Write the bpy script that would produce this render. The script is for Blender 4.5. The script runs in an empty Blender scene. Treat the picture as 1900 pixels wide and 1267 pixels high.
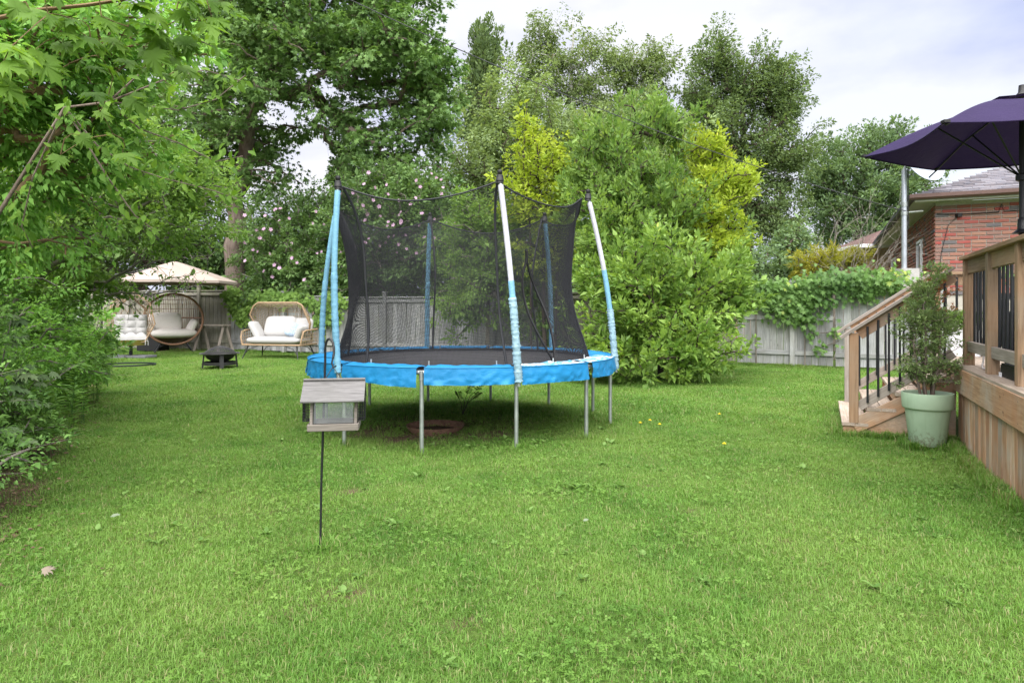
import bpy, math, random
import numpy as np
from mathutils import Matrix, Vector
from mathutils import noise as mnoise

# ------------------------------------------------------------------ camera, sky, sun, exposure
SC = bpy.context.scene
COL = SC.collection
F = 1267.0            # focal length in photograph pixels (24 mm on 36 mm)
CAMH = 1.35
HOR = 570.0

cam_d = bpy.data.cameras.new("camera")
cam_d.lens = 24.0
cam_d.sensor_width = 36.0
cam_d.shift_y = -(633.5 - HOR) / 1900.0
cam_d.clip_end = 2000.0
cam = bpy.data.objects.new("camera", cam_d)
COL.objects.link(cam)
cam.location = (0, 0, CAMH)
cam.rotation_euler = (math.radians(90), 0, 0)
SC.camera = cam

SUN_DIR = Vector((-0.02, -0.48, 0.87)).normalized()      # towards the sun
sun_d = bpy.data.lights.new("sun", 'SUN')
sun_d.energy = 4.2
sun_d.angle = math.radians(95)
sun_d.color = (1.0, 0.965, 0.91)
sun = bpy.data.objects.new("sun", sun_d)
COL.objects.link(sun)
sun.rotation_euler = SUN_DIR.to_track_quat('Z', 'Y').to_euler()

world = bpy.data.worlds.new("World")
SC.world = world
world.use_nodes = True
wt = world.node_tree
wt.nodes.clear()
w_out = wt.nodes.new('ShaderNodeOutputWorld')
w_sky = wt.nodes.new('ShaderNodeTexSky')
w_sky.sky_type = 'NISHITA'
w_sky.sun_disc = False
w_sky.sun_elevation = math.asin(SUN_DIR.z)
w_sky.sun_rotation = math.atan2(SUN_DIR.x, SUN_DIR.y)
w_bs = wt.nodes.new('ShaderNodeBackground'); w_bs.inputs[1].default_value = 0.10
w_bc = wt.nodes.new('ShaderNodeBackground'); w_bc.inputs[1].default_value = 0.60
w_tc = wt.nodes.new('ShaderNodeTexCoord')
w_mp = wt.nodes.new('ShaderNodeMapping'); w_mp.inputs['Scale'].default_value = (1.0, 1.0, 2.2)
w_mp.inputs['Location'].default_value = (0.35, 0.0, 0.25)
w_n = wt.nodes.new('ShaderNodeTexNoise'); w_n.inputs['Scale'].default_value = 1.7
w_n.inputs['Detail'].default_value = 5.0; w_n.inputs['Roughness'].default_value = 0.48
w_r = wt.nodes.new('ShaderNodeValToRGB')
w_r.color_ramp.elements[0].position = 0.33; w_r.color_ramp.elements[0].color = (0.84, 0.84, 0.84, 1)
w_r.color_ramp.elements[1].position = 0.55; w_r.color_ramp.elements[1].color = (1, 1, 1, 1)
w_n2 = wt.nodes.new('ShaderNodeTexNoise'); w_n2.inputs['Scale'].default_value = 2.6
w_n2.inputs['Detail'].default_value = 6.0
w_r2 = wt.nodes.new('ShaderNodeValToRGB')
w_r2.color_ramp.elements[0].position = 0.41; w_r2.color_ramp.elements[0].color = (0.415, 0.445, 0.62, 1)
w_r2.color_ramp.elements[1].position = 0.60; w_r2.color_ramp.elements[1].color = (0.66, 0.665, 0.71, 1)
w_mix = wt.nodes.new('ShaderNodeMixShader')
L = wt.links.new
L(w_tc.outputs['Generated'], w_mp.inputs['Vector'])
L(w_mp.outputs[0], w_n.inputs['Vector']); L(w_mp.outputs[0], w_n2.inputs['Vector'])
L(w_n.outputs['Fac'], w_r.inputs['Fac']); L(w_n2.outputs['Fac'], w_r2.inputs['Fac'])
L(w_sky.outputs[0], w_bs.inputs[0]); L(w_r2.outputs[0], w_bc.inputs[0])
L(w_r.outputs[0], w_mix.inputs[0]); L(w_bs.outputs[0], w_mix.inputs[1]); L(w_bc.outputs[0], w_mix.inputs[2])
L(w_mix.outputs[0], w_out.inputs['Surface'])

SC.view_settings.view_transform = 'Standard'
SC.view_settings.look = 'None'
SC.view_settings.gamma = 1.0
SC.view_settings.use_curve_mapping = False
SC.view_settings.exposure = 1.38
SC.render.engine = 'CYCLES'
SC.cycles.use_denoising = True
SC.cycles.use_adaptive_sampling = True
SC.cycles.adaptive_threshold = 0.02
SC.cycles.max_bounces = 4
SC.cycles.transparent_max_bounces = 24
SC.cycles.diffuse_bounces = 3
SC.cycles.sample_clamp_indirect = 6.0

random.seed(7)
RNG = np.random.default_rng(11)


# ------------------------------------------------------------------ helpers
def P(px, py, Y):
    """photograph pixel at distance Y metres -> world point"""
    return Vector(((px - 950.0) / F * Y, Y, CAMH - (py - HOR) / F * Y))


def G(px, py):
    """photograph pixel on the level lawn -> world point"""
    Y = CAMH * F / (py - HOR)
    return Vector(((px - 950.0) / F * Y, Y, 0.0))


W = {}


def place(o, M, parent=None):
    if parent is not None:
        o.parent = parent
        o.matrix_basis = W[parent.name].inverted() @ M
    else:
        o.matrix_basis = M
    W[o.name] = M.copy()
    return o


def tag(o, label=None, cat=None, group=None, kind=None):
    if label: o['label'] = label
    if cat: o['category'] = cat
    if group: o['group'] = group
    if kind: o['kind'] = kind
    return o


def thing(name, label, cat, loc=(0, 0, 0), rz=0.0, group=None):
    o = bpy.data.objects.new(name, None)
    o.empty_display_size = 0.1
    COL.objects.link(o)
    place(o, Matrix.Translation(loc) @ Matrix.Rotation(rz, 4, 'Z'))
    return tag(o, label, cat, group)


def link(name, me, mat=None, parent=None, M=None):
    if mat is not None and not me.materials:
        me.materials.append(mat)
    o = bpy.data.objects.new(name, me)
    COL.objects.link(o)
    place(o, M if M is not None else Matrix.Identity(4), parent)
    return o


def link_local(name, me, mat, parent, Ml=None):
    """link with a matrix given in the parent's own frame"""
    return link(name, me, mat, parent, W[parent.name] @ (Ml if Ml is not None else Matrix.Identity(4)))


def arr_mesh(name, V, T, rnd=None, smooth=False):
    V = np.asarray(V, dtype=np.float32); T = np.asarray(T, dtype=np.int32)
    me = bpy.data.meshes.new(name)
    me.vertices.add(len(V)); me.vertices.foreach_set('co', V.ravel())
    k = T.shape[1]
    me.loops.add(T.size); me.loops.foreach_set('vertex_index', T.ravel())
    me.polygons.add(len(T)); me.polygons.foreach_set('loop_start', np.arange(0, T.size, k, dtype=np.int32))
    if smooth:
        me.polygons.foreach_set('use_smooth', np.ones(len(T), dtype=bool))
    me.update(calc_edges=True)
    if rnd is not None:
        a = me.attributes.new('rnd', 'FLOAT', 'FACE')
        a.data.foreach_set('value', np.asarray(rnd, dtype=np.float32))
    return me


class MB:
    """collects simple shapes into one mesh"""
    def __init__(s):
        s.v = []; s.f = []

    def add(s, V, Fc):
        n = len(s.v)
        s.v.extend([tuple(map(float, p)) for p in V]); s.f.extend([tuple(i + n for i in f) for f in Fc])
        return s

    def box(s, lo, hi):
        (a, b, c), (d, e, f) = lo, hi
        V = [(a, b, c), (d, b, c), (d, e, c), (a, e, c), (a, b, f), (d, b, f), (d, e, f), (a, e, f)]
        return s.add(V, [(3, 2, 1, 0), (4, 5, 6, 7), (0, 1, 5, 4), (1, 2, 6, 5), (2, 3, 7, 6), (3, 0, 4, 7)])

    def obox(s, M, size):
        a, b, c = [x / 2 for x in size]
        m = MB().box((-a, -b, -c), (a, b, c))
        return s.add([M @ Vector(p) for p in m.v], m.f)

    def tube(s, path, r, n=6, closed=False, caps=True):
        path = [Vector(p) for p in path]
        m = len(path)
        rs = r if hasattr(r, '__len__') else [r] * m
        V = []; Fc = []
        t0 = (path[1] - path[0]).normalized()
        up = Vector((0, 0, 1)) if abs(t0.z) < 0.9 else Vector((1, 0, 0))
        nrm = t0.cross(up).normalized()
        for i, p in enumerate(path):
            if closed:
                t = (path[(i + 1) % m] - path[i - 1])
            else:
                t = path[min(i + 1, m - 1)] - path[max(i - 1, 0)]
            if t.length < 1e-9: t = t0
            t = t.normalized()
            nrm = (nrm - t * nrm.dot(t))
            nrm = nrm.normalized() if nrm.length > 1e-6 else t.orthogonal().normalized()
            b = t.cross(nrm)
            for k in range(n):
                a = 2 * math.pi * k / n
                V.append(p + (nrm * math.cos(a) + b * math.sin(a)) * rs[i])
        for i in range(m if closed else m - 1):
            j = (i + 1) % m
            for k in range(n):
                l = (k + 1) % n
                Fc.append((i * n + k, i * n + l, j * n + l, j * n + k))
        if caps and not closed:
            Fc.append(tuple(range(n - 1, -1, -1))); Fc.append(tuple((m - 1) * n + k for k in range(n)))
        return s.add(V, Fc)

    def lathe(s, prof, n=24, c=(0, 0, 0), cap0=False, cap1=False):
        V = []; Fc = []
        for (r, z) in prof:
            for k in range(n):
                a = 2 * math.pi * k / n
                V.append((c[0] + r * math.cos(a), c[1] + r * math.sin(a), c[2] + z))
        for i in range(len(prof) - 1):
            for k in range(n):
                l = (k + 1) % n
                Fc.append((i * n + k, i * n + l, (i + 1) * n + l, (i + 1) * n + k))
        if cap0: Fc.append(tuple(range(n - 1, -1, -1)))
        if cap1: Fc.append(tuple((len(prof) - 1) * n + k for k in range(n)))
        return s.add(V, Fc)

    def prism(s, poly, depth, M=None):
        """polygon in local xz, extruded along +y by depth"""
        n = len(poly)
        V = [Vector((x, 0, z)) for x, z in poly] + [Vector((x, depth, z)) for x, z in poly]
        if M is not None: V = [M @ p for p in V]
        Fc = [tuple(range(n)), tuple(range(2 * n - 1, n - 1, -1))]
        for i in range(n):
            j = (i + 1) % n
            Fc.append((i, i + n, j + n, j))
        return s.add(V, Fc)

    def grid(s, fn, nu, nv, closed_u=False):
        V = []; Fc = []
        for i in range(nu + (0 if closed_u else 1)):
            for j in range(nv + 1):
                V.append(fn(i / nu, j / nv))
        m = nv + 1
        for i in range(nu):
            i2 = (i + 1) % nu if closed_u else i + 1
            for j in range(nv):
                Fc.append((i * m + j, i2 * m + j, i2 * m + j + 1, i * m + j + 1))
        return s.add(V, Fc)

    def mesh(s, name, smooth=None):
        me = bpy.data.meshes.new(name)
        me.from_pydata(s.v, [], s.f)
        me.update()
        if smooth is not None:
            for p in me.polygons: p.use_smooth = True
            me.set_sharp_from_angle(angle=math.radians(smooth))
        return me

    def build(s, name, mat, parent=None, M=None, smooth=None, local=True):
        me = s.mesh(name, smooth)
        if parent is not None and local and M is None:
            return link_local(name, me, mat, parent)
        if parent is not None and local:
            return link_local(name, me, mat, parent, M)
        return link(name, me, mat, parent, M)


_plank = {}


def plank_mesh(L_, w, t, mat, c=0.004):
    key = (round(L_, 3), round(w, 3), round(t, 3), mat.name)
    if key in _plank: return _plank[key]
    c = min(c, t * 0.3, w * 0.3)
    a, b, d = L_ / 2, w / 2, t / 2
    # chamfered bar along x
    sec = [(-b + c, -d), (b - c, -d), (b, -d + c), (b, d - c), (b - c, d), (-b + c, d), (-b, d - c), (-b, -d + c)]
    V = [(-a, y, z) for y, z in sec] + [(a, y, z) for y, z in sec]
    Fc = [tuple(range(7, -1, -1)), tuple(range(8, 16))]
    for i in range(8):
        j = (i + 1) % 8
        Fc.append((i, j, j + 8, i + 8))
    me = bpy.data.meshes.new('plank'); me.from_pydata(V, [], Fc); me.update()
    me.materials.append(mat)
    _plank[key] = me
    return me


def frame_matrix(p0, p1, up):
    x = (Vector(p1) - Vector(p0)); L_ = x.length; x = x.normalized()
    z = Vector(up); z = (z - x * z.dot(x)).normalized()
    y = z.cross(x)
    M = Matrix((x, y, z)).transposed().to_4x4()
    M.translation = (Vector(p0) + Vector(p1)) / 2
    return M, L_


def plank(name, p0, p1, w, t, up, mat, parent, c=0.004):
    """board from p0 to p1 (world), width across, thickness along 'up'"""
    M, L_ = frame_matrix(p0, p1, up)
    return link(name, plank_mesh(L_, w, t, mat, c), None, parent, M)


# ------------------------------------------------------------------ materials
def mat_new(name):
    m = bpy.data.materials.new(name); m.use_nodes = True
    nt = m.node_tree; nt.nodes.clear()
    out = nt.nodes.new('ShaderNodeOutputMaterial')
    return m, nt, out


def nd(nt, typ, **kw):
    n = nt.nodes.new(typ)
    for k, v in kw.items():
        if k in ('props',):
            for a, b in v.items(): setattr(n, a, b)
        else:
            n.inputs[k].default_value = v
    return n


def ramp(nt, fac, stops):
    r = nt.nodes.new('ShaderNodeValToRGB')
    e = r.color_ramp.elements
    while len(e) < len(stops): e.new(0.5)
    for i, (p, c) in enumerate(stops):
        e[i].position = p; e[i].color = (c[0], c[1], c[2], 1)
    nt.links.new(fac, r.inputs['Fac'])
    return r.outputs['Color']


def mixc(nt, fac, a, b, mode='MIX'):
    m = nt.nodes.new('ShaderNodeMix'); m.data_type = 'RGBA'; m.blend_type = mode
    for sock, v in ((m.inputs['Factor'], fac), (m.inputs['A'], a), (m.inputs['B'], b)):
        if hasattr(v, 'is_linked') or hasattr(v, 'links'):
            nt.links.new(v, sock)
        else:
            sock.default_value = v if not hasattr(v, '__len__') else (v[0], v[1], v[2], 1)
    return m.outputs['Result']


def math_n(nt, op, a, b=0.0):
    m = nt.nodes.new('ShaderNodeMath'); m.operation = op
    for i, v in enumerate((a, b)):
        if hasattr(v, 'links'): nt.links.new(v, m.inputs[i])
        else: m.inputs[i].default_value = v
    return m.outputs[0]


def noise(nt, vec, scale, detail=3.0, rough=0.55, dist=0.0):
    n = nd(nt, 'ShaderNodeTexNoise', Scale=scale, Detail=detail, Roughness=rough, Distortion=dist)
    if vec is not None: nt.links.new(vec, n.inputs['Vector'])
    return n.outputs['Fac']


def principled(nt, out, color, rough=0.6, spec=0.3, metal=0.0, bump=None, bump_s=0.3, bump_d=0.01):
    p = nt.nodes.new('ShaderNodeBsdfPrincipled')
    if hasattr(color, 'links'): nt.links.new(color, p.inputs['Base Color'])
    else: p.inputs['Base Color'].default_value = (*color, 1)
    if hasattr(rough, 'links'): nt.links.new(rough, p.inputs['Roughness'])
    else: p.inputs['Roughness'].default_value = rough
    p.inputs['Specular IOR Level'].default_value = spec
    p.inputs['Metallic'].default_value = metal
    if bump is not None:
        b = nd(nt, 'ShaderNodeBump', Strength=bump_s, Distance=bump_d)
        nt.links.new(bump, b.inputs['Height']); nt.links.new(b.outputs[0], p.inputs['Normal'])
    if out is not None: nt.links.new(p.outputs[0], out.inputs['Surface'])
    return p


def m_plain(name, col, rough=0.6, spec=0.3, metal=0.0, var=0.15, scale=12.0, bump=0.15):
    m, nt, out = mat_new(name)
    tc = nd(nt, 'ShaderNodeTexCoord')
    n1 = noise(nt, tc.outputs['Object'], scale, 5.0)
    c = ramp(nt, n1, [(0.25, [x * (1 - var) for x in col]), (0.75, [min(1, x * (1 + var)) for x in col])])
    n2 = noise(nt, tc.outputs['Object'], scale * 9, 3.0)
    principled(nt, out, c, rough, spec, metal, n2, bump, 0.004)
    return m


def m_wood(name, c1, c2, stain, stain_amt=0.5, rough=0.75, grain=1.0, vary=0.22, warm=None):
    m, nt, out = mat_new(name)
    tc = nd(nt, 'ShaderNodeTexCoord'); oi = nd(nt, 'ShaderNodeObjectInfo')
    off = nd(nt, 'ShaderNodeVectorMath', props={'operation': 'ADD'})
    cx = nd(nt, 'ShaderNodeCombineXYZ')
    r50 = math_n(nt, 'MULTIPLY', oi.outputs['Random'], 57.0)
    for k in range(3): nt.links.new(r50, cx.inputs[k])
    nt.links.new(tc.outputs['Object'], off.inputs[0]); nt.links.new(cx.outputs[0], off.inputs[1])
    mp = nd(nt, 'ShaderNodeMapping', Scale=(1.3 * grain, 26 * grain, 26 * grain))
    nt.links.new(off.outputs[0], mp.inputs['Vector'])
    g = noise(nt, mp.outputs[0], 2.2, 6.0, 0.62, 0.6)
    col = ramp(nt, g, [(0.28, c1), (0.52, [(a + b) / 2 for a, b in zip(c1, c2)]), (0.74, c2)])
    st = noise(nt, off.outputs[0], 2.6, 5.0, 0.6, 0.4)
    sf = ramp(nt, st, [(0.42, (0, 0, 0)), (0.72, (stain_amt,) * 3)])
    col = mixc(nt, sf, col, stain)
    if warm is not None:
        wn = noise(nt, off.outputs[0], 1.1, 3.0)
        col = mixc(nt, ramp(nt, wn, [(0.45, (0, 0, 0)), (0.7, (0.75,) * 3)]), col, warm)
    # knots
    kn = nd(nt, 'ShaderNodeTexVoronoi', Scale=2.3)
    mk = nd(nt, 'ShaderNodeMapping', Scale=(1.0, 3.2, 3.2)); nt.links.new(off.outputs[0], mk.inputs['Vector'])
    nt.links.new(mk.outputs[0], kn.inputs['Vector'])
    kf = ramp(nt, kn.outputs['Distance'], [(0.03, (0.7,) * 3), (0.10, (0, 0, 0))])
    col = mixc(nt, kf, col, [x * 0.35 for x in c1])
    hv = nd(nt, 'ShaderNodeHueSaturation')
    vv = math_n(nt, 'ADD', math_n(nt, 'MULTIPLY', oi.outputs['Random'], 2 * vary), 1.0 - vary)
    nt.links.new(vv, hv.inputs['Value']); nt.links.new(col, hv.inputs['Color'])
    principled(nt, out, hv.outputs[0], rough, 0.2, 0, g, 0.5, 0.004)
    return m


def m_leaf(name, dark, light, odd=None, odd_at=0.93, trans=0.35, rough=0.55, spec=0.22, world_var=0.25, vscale=0.6):
    m, nt, out = mat_new(name)
    at = nd(nt, 'ShaderNodeAttribute', props={'attribute_name': 'rnd'})
    stops = [(0.0, dark), (0.85, light)]
    if odd is not None: stops += [(odd_at, light), (min(1.0, odd_at + 0.03), odd)]
    col = ramp(nt, at.outputs['Fac'], stops)
    ge = nd(nt, 'ShaderNodeNewGeometry')
    n = noise(nt, ge.outputs['Position'], vscale, 3.0)
    hv = nd(nt, 'ShaderNodeHueSaturation')
    nt.links.new(math_n(nt, 'ADD', math_n(nt, 'MULTIPLY', n, world_var * 2), 1.0 - world_var), hv.inputs['Value'])
    nt.links.new(col, hv.inputs['Color'])
    p = principled(nt, None, hv.outputs[0], rough, spec)
    tr = nt.nodes.new('ShaderNodeBsdfTranslucent')
    tcx = mixc(nt, 1.0, hv.outputs[0], (1.18, 1.14, 0.62), 'MULTIPLY')
    nt.links.new(tcx, tr.inputs['Color'])
    mx = nt.nodes.new('ShaderNodeMixShader'); mx.inputs[0].default_value = trans
    nt.links.new(p.outputs[0], mx.inputs[1]); nt.links.new(tr.outputs[0], mx.inputs[2])
    nt.links.new(mx.outputs[0], out.inputs['Surface'])
    return m


def m_bark(name, c1, c2, scale=6.0, stretch=0.25, bump=0.9):
    m, nt, out = mat_new(name)
    tc = nd(nt, 'ShaderNodeTexCoord')
    mp = nd(nt, 'ShaderNodeMapping', Scale=(1, 1, stretch)); nt.links.new(tc.outputs['Object'], mp.inputs['Vector'])
    n = noise(nt, mp.outputs[0], scale, 8.0, 0.65, 0.3)
    c = ramp(nt, n, [(0.3, c1), (0.68, c2)])
    n3 = noise(nt, tc.outputs['Object'], 0.9, 3.0)
    c = mixc(nt, ramp(nt, n3, [(0.4, (0, 0, 0)), (0.7, (0.45,) * 3)]), c, [x * 0.6 for x in c1])
    principled(nt, out, c, 0.9, 0.15, 0, n, bump, 0.03)
    return m


# ------------------------------------------------------------------ leaves and plants
def tpl(pts, tris):
    return np.array(pts, dtype=np.float64), np.array(tris, dtype=np.int64)


LEAF2 = tpl([(0, 0, 0), (-.27, .42, .07), (0, 1, -.04), (.27, .42, .07)], [(0, 2, 1), (0, 3, 2)])
LEAF4 = tpl([(0, 0, 0), (-.24, .33, .06), (-.19, .68, .05), (0, 1, -.10), (.19, .68, .05), (.24, .33, .06), (0, .5, .0)],
            [(0, 6, 1), (1, 6, 2), (2, 6, 3), (3, 6, 4), (4, 6, 5), (5, 6, 0)])
LEAF3 = tpl([(0, 0, 0), (-.23, .40, .07), (0, 1, -.10), (.23, .40, .07), (0, .46, -.01)], [(0, 4, 1), (1, 4, 2), (2, 4, 3), (3, 4, 0)])
MAPLE_S = tpl([(-.52, .20, -.04), (.52, .20, -.04), (0, .66, .03), (0, 0, .0), (-.46, .80, -.05), (.14, .48, .03), (.46, .80, -.05), (-.14, .48, .03), (-.17, .42, .035), (.17, .42, .035), (0, 1.05, -.10)],
              [(0, 1, 2), (3, 5, 4), (3, 6, 7), (8, 9, 10)])
NARROW = tpl([(0, 0, 0), (-.09, .4, .02), (0, 1, -.12), (.09, .4, .02)], [(0, 2, 1), (0, 3, 2)])


def maple_tpl(detail):
    if detail == 0:
        pts = [(0, .32, 0), (0, 0, 0), (-.50, .18, .02), (-.20, .38, .05), (-.46, .72, -.03), (-.14, .62, .04), (0, 1.0, -.08),
               (.14, .62, .04), (.46, .72, -.03), (.20, .38, .05), (.50, .18, .02)]
        return tpl(pts, [(0, i, i + 1) if i < 10 else (0, 10, 1) for i in range(1, 11)])
    half = [(0, 0, 0), (-.10, -.03, .0), (-.36, -.10, -.03), (-.30, .06, .02), (-.60, .16, -.06), (-.42, .26, .0), (-.60, .46, -.06), (-.36, .42, .02),
            (-.44, .62, -.02), (-.62, .78, -.09), (-.36, .74, .0), (-.22, .60, .03), (-.20, .80, .0), (-.26, .92, -.04), (-.10, .93, -.03), (0, 1.15, -.12)]
    half = [(x, y, z * 2.0 - 0.10 * x * x) for x, y, z in half]
    pts = [(0, .34, .02)] + half + [(-x, y, z) for x, y, z in half[-2:0:-1]]
    n = len(pts) - 1
    return tpl(pts, [(0, i, i + 1) if i < n else (0, n, 1) for i in range(1, n + 1)])


MAPLE0 = maple_tpl(0)
MAPLE1 = maple_tpl(1)
SPRAY = tpl([(0, 0, 0), (-.10, .35, 0), (0, .42, .02), (.10, .35, 0), (-.30, .62, -.02), (-.02, 1.0, -.05), (.28, .66, -.02), (-.07, .3, 0), (.07, .3, 0)],
            [(0, 2, 4), (0, 5, 2), (0, 6, 2), (0, 1, 2), (0, 2, 3)])


def unit(a):
    return a / np.maximum(np.linalg.norm(a, axis=-1, keepdims=True), 1e-9)


def leaf_basis(d, n):
    y = unit(d)
    z = n - y * np.sum(n * y, axis=1, keepdims=True)
    z = unit(z)
    x = np.cross(y, z)
    return x, y, z


def leaf_mesh(name, T, pos, d, n, size, rnd):
    V0, tr = T
    x, y, z = leaf_basis(d, n)
    k = len(V0); m = len(pos)
    V = (pos[:, None, :] + size[:, None, None] * (V0[None, :, 0:1] * x[:, None, :] + V0[None, :, 1:2] * y[:, None, :] + V0[None, :, 2:3] * z[:, None, :]))
    Fc = (tr[None] + (np.arange(m) * k)[:, None, None]).reshape(-1, 3)
    return arr_mesh(name, V.reshape(-1, 3), Fc, np.repeat(rnd, len(tr)))


_leafobj = {}


def leaf_objects(T, key, idx, pos, d, n, size, rnd, mat, parent, name='leaf'):
    """the picked leaves as objects of their own, sharing eight meshes"""
    x, y, z = leaf_basis(d, n)
    for i in idx:
        q = min(7, int(rnd[i] * 8))
        if (key, q, mat.name) not in _leafobj:
            me = arr_mesh('leaf', T[0], T[1], np.full(len(T[1]), (q + 0.5) / 8))
            me.materials.append(mat)
            _leafobj[(key, q, mat.name)] = me
        M = Matrix((Vector(x[i]) * size[i], Vector(y[i]) * size[i], Vector(z[i]) * size[i])).transposed().to_4x4()
        M.translation = Vector(pos[i])
        link(name, _leafobj[(key, q, mat.name)], None, parent, M)


def ell_points(rng, ells, n, bias=0.42):
    """points in a union of ellipsoids (cx,cy,cz,rx,ry,rz), denser towards the outside"""
    E = np.array(ells, dtype=np.float64)
    w = E[:, 3] * E[:, 4] * E[:, 5]; w = w ** 0.75; w /= w.sum()
    pick = rng.choice(len(E), n, p=w)
    v = unit(rng.normal(size=(n, 3)))
    r = rng.random(n) ** bias
    lump = 1.0 + 0.22 * np.sin(v[:, 0] * 5 + pick) * np.cos(v[:, 2] * 6 + 2 * pick) + 0.10 * rng.normal(size=n)
    lump += np.where(rng.random(n) < 0.10, rng.uniform(0.08, 0.34, n), 0.0)      # shoots that stick out
    return E[pick, :3] + v * (r * lump)[:, None] * E[pick, 3:]


def clump_leaves(rng, C, R, per, droop=0.3, flat=0.6, up=0.8, spread=0.7, size=(0.1, 0.16), lean=None, axis=None):
    k = len(C)
    n = k * per
    ci = np.repeat(np.arange(k), per)
    off = rng.normal(size=(n, 3)); off = unit(off) * (rng.random(n) ** 0.45)[:, None]
    off[:, 2] *= flat
    pos = C[ci] + off * R[ci][:, None]
    d = off * 0.9 + rng.normal(size=(n, 3)) * spread * 0.6
    if axis is not None:
        # leaves stand along a shoot that points out of the crown
        ax = axis[ci]
        t = rng.random(n) * 2.1 - 0.85
        rad = off - ax * np.sum(off * ax, axis=1, keepdims=True)
        pos = C[ci] + ax * (t * R[ci])[:, None] + rad * (R[ci] * (0.72 - 0.30 * np.clip(t, 0, 1)))[:, None]
        d = unit(rad) * 0.75 + ax * 0.65 + rng.normal(size=(n, 3)) * spread * 0.35
        off = rad + ax * 0.3
    d[:, 2] -= droop
    nrm = rng.normal(size=(n, 3)) * 0.55 + off * 0.5
    nrm[:, 2] += up
    if lean is not None:
        nrm += np.array(lean)
    sz = rng.uniform(size[0], size[1], n) * np.exp(rng.normal(size=n) * 0.25)
    cr = rng.random(k)
    rnd = np.clip(0.55 * rng.random(n) + 0.45 * cr[ci], 0, 0.999)
    return pos, d, nrm, sz, rnd


def skeleton(rng, trunk_pts, trunk_r, C, sides=5, wob=0.10, tip_r=0.006, k_r=0.011, bend=0.25, first=0.35):
    """branches that reach each clump centre from the nearest part of the tree; returns one tube mesh builder"""
    nodes = [Vector(p) for p in trunk_pts]
    par = [-1] + list(range(len(nodes) - 1))
    nt_ = len(nodes)
    start = max(1, int(nt_ * first))
    cand = np.array([list(nodes[i]) for i in range(nt_)])
    usable = np.array([i >= start for i in range(nt_)])
    base = np.array(trunk_pts[start])
    order = np.argsort(np.linalg.norm(C - np.array(trunk_pts[-1]) * 0.6 - base * 0.4, axis=1))
    chains = []
    arr = list(map(list, cand)); use = list(usable)
    A = np.zeros((nt_ + len(C) * 5, 3)); A[:nt_] = cand
    U = np.zeros(len(A), dtype=bool); U[:nt_] = usable
    cnt = nt_
    leafn = []
    for ci in order:
        c = C[ci]
        dv = A[:cnt] - c
        dist = np.linalg.norm(dv, axis=1) + np.maximum(0, dv[:, 2]) * 0.9
        dist[~U[:cnt]] = 1e9
        j = int(np.argmin(dist))
        a = Vector(A[j]); b = Vector(c)
        Ls = (b - a).length
        segs = 2 if Ls < 0.8 else (3 if Ls < 2.5 else 4)
        prev = j
        for s in range(1, segs + 1):
            t = s / segs
            q = a.lerp(b, t)
            if s < segs:
                q = q + Vector(rng.normal(size=3)) * wob * Ls * 0.5 + Vector((0, 0, bend * Ls * math.sin(math.pi * t) * 0.35))
            A[cnt] = q; U[cnt] = True
            nodes.append(q); par.append(prev); prev = cnt; cnt += 1
        leafn.append(prev)
    load = np.zeros(cnt)
    for l in leafn: load[l] += 1
    for i in range(cnt - 1, 0, -1):
        load[par[i]] += load[i] if i >= nt_ or True else 0
    mb = MB()
    rad = tip_r + k_r * np.sqrt(load)
    for i in range(nt_): rad[i] = trunk_r[i]
    child = {}
    for i in range(nt_, cnt): child.setdefault(par[i], []).append(i)
    # chains
    done = set()
    for i in range(nt_, cnt):
        if i in done: continue
        pth = [nodes[par[i]], nodes[i]]; rr = [min(rad[par[i]], rad[i] * 1.25), rad[i]]; done.add(i); j = i
        while True:
            ch = [c for c in child.get(j, []) if c not in done]
            if not ch: break
            j = max(ch, key=lambda c: load[c]); done.add(j)
            pth.append(nodes[j]); rr.append(rad[j])
        mb.tube(pth, rr, sides, caps=False)
    return mb


def wobble_trunk(rng, pts, n, amp):
    pts = [Vector(p) for p in pts]
    out = []
    m = len(pts) - 1
    for i in range(n + 1):
        t = i / n * m
        k = min(int(t), m - 1); u = t - k
        p = pts[k].lerp(pts[k + 1], u)
        if 0 < i < n: p = p + Vector((rng.normal() * amp, rng.normal() * amp, 0))
        out.append(p)
    return out


TRI = {'leaf': 0}


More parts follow.
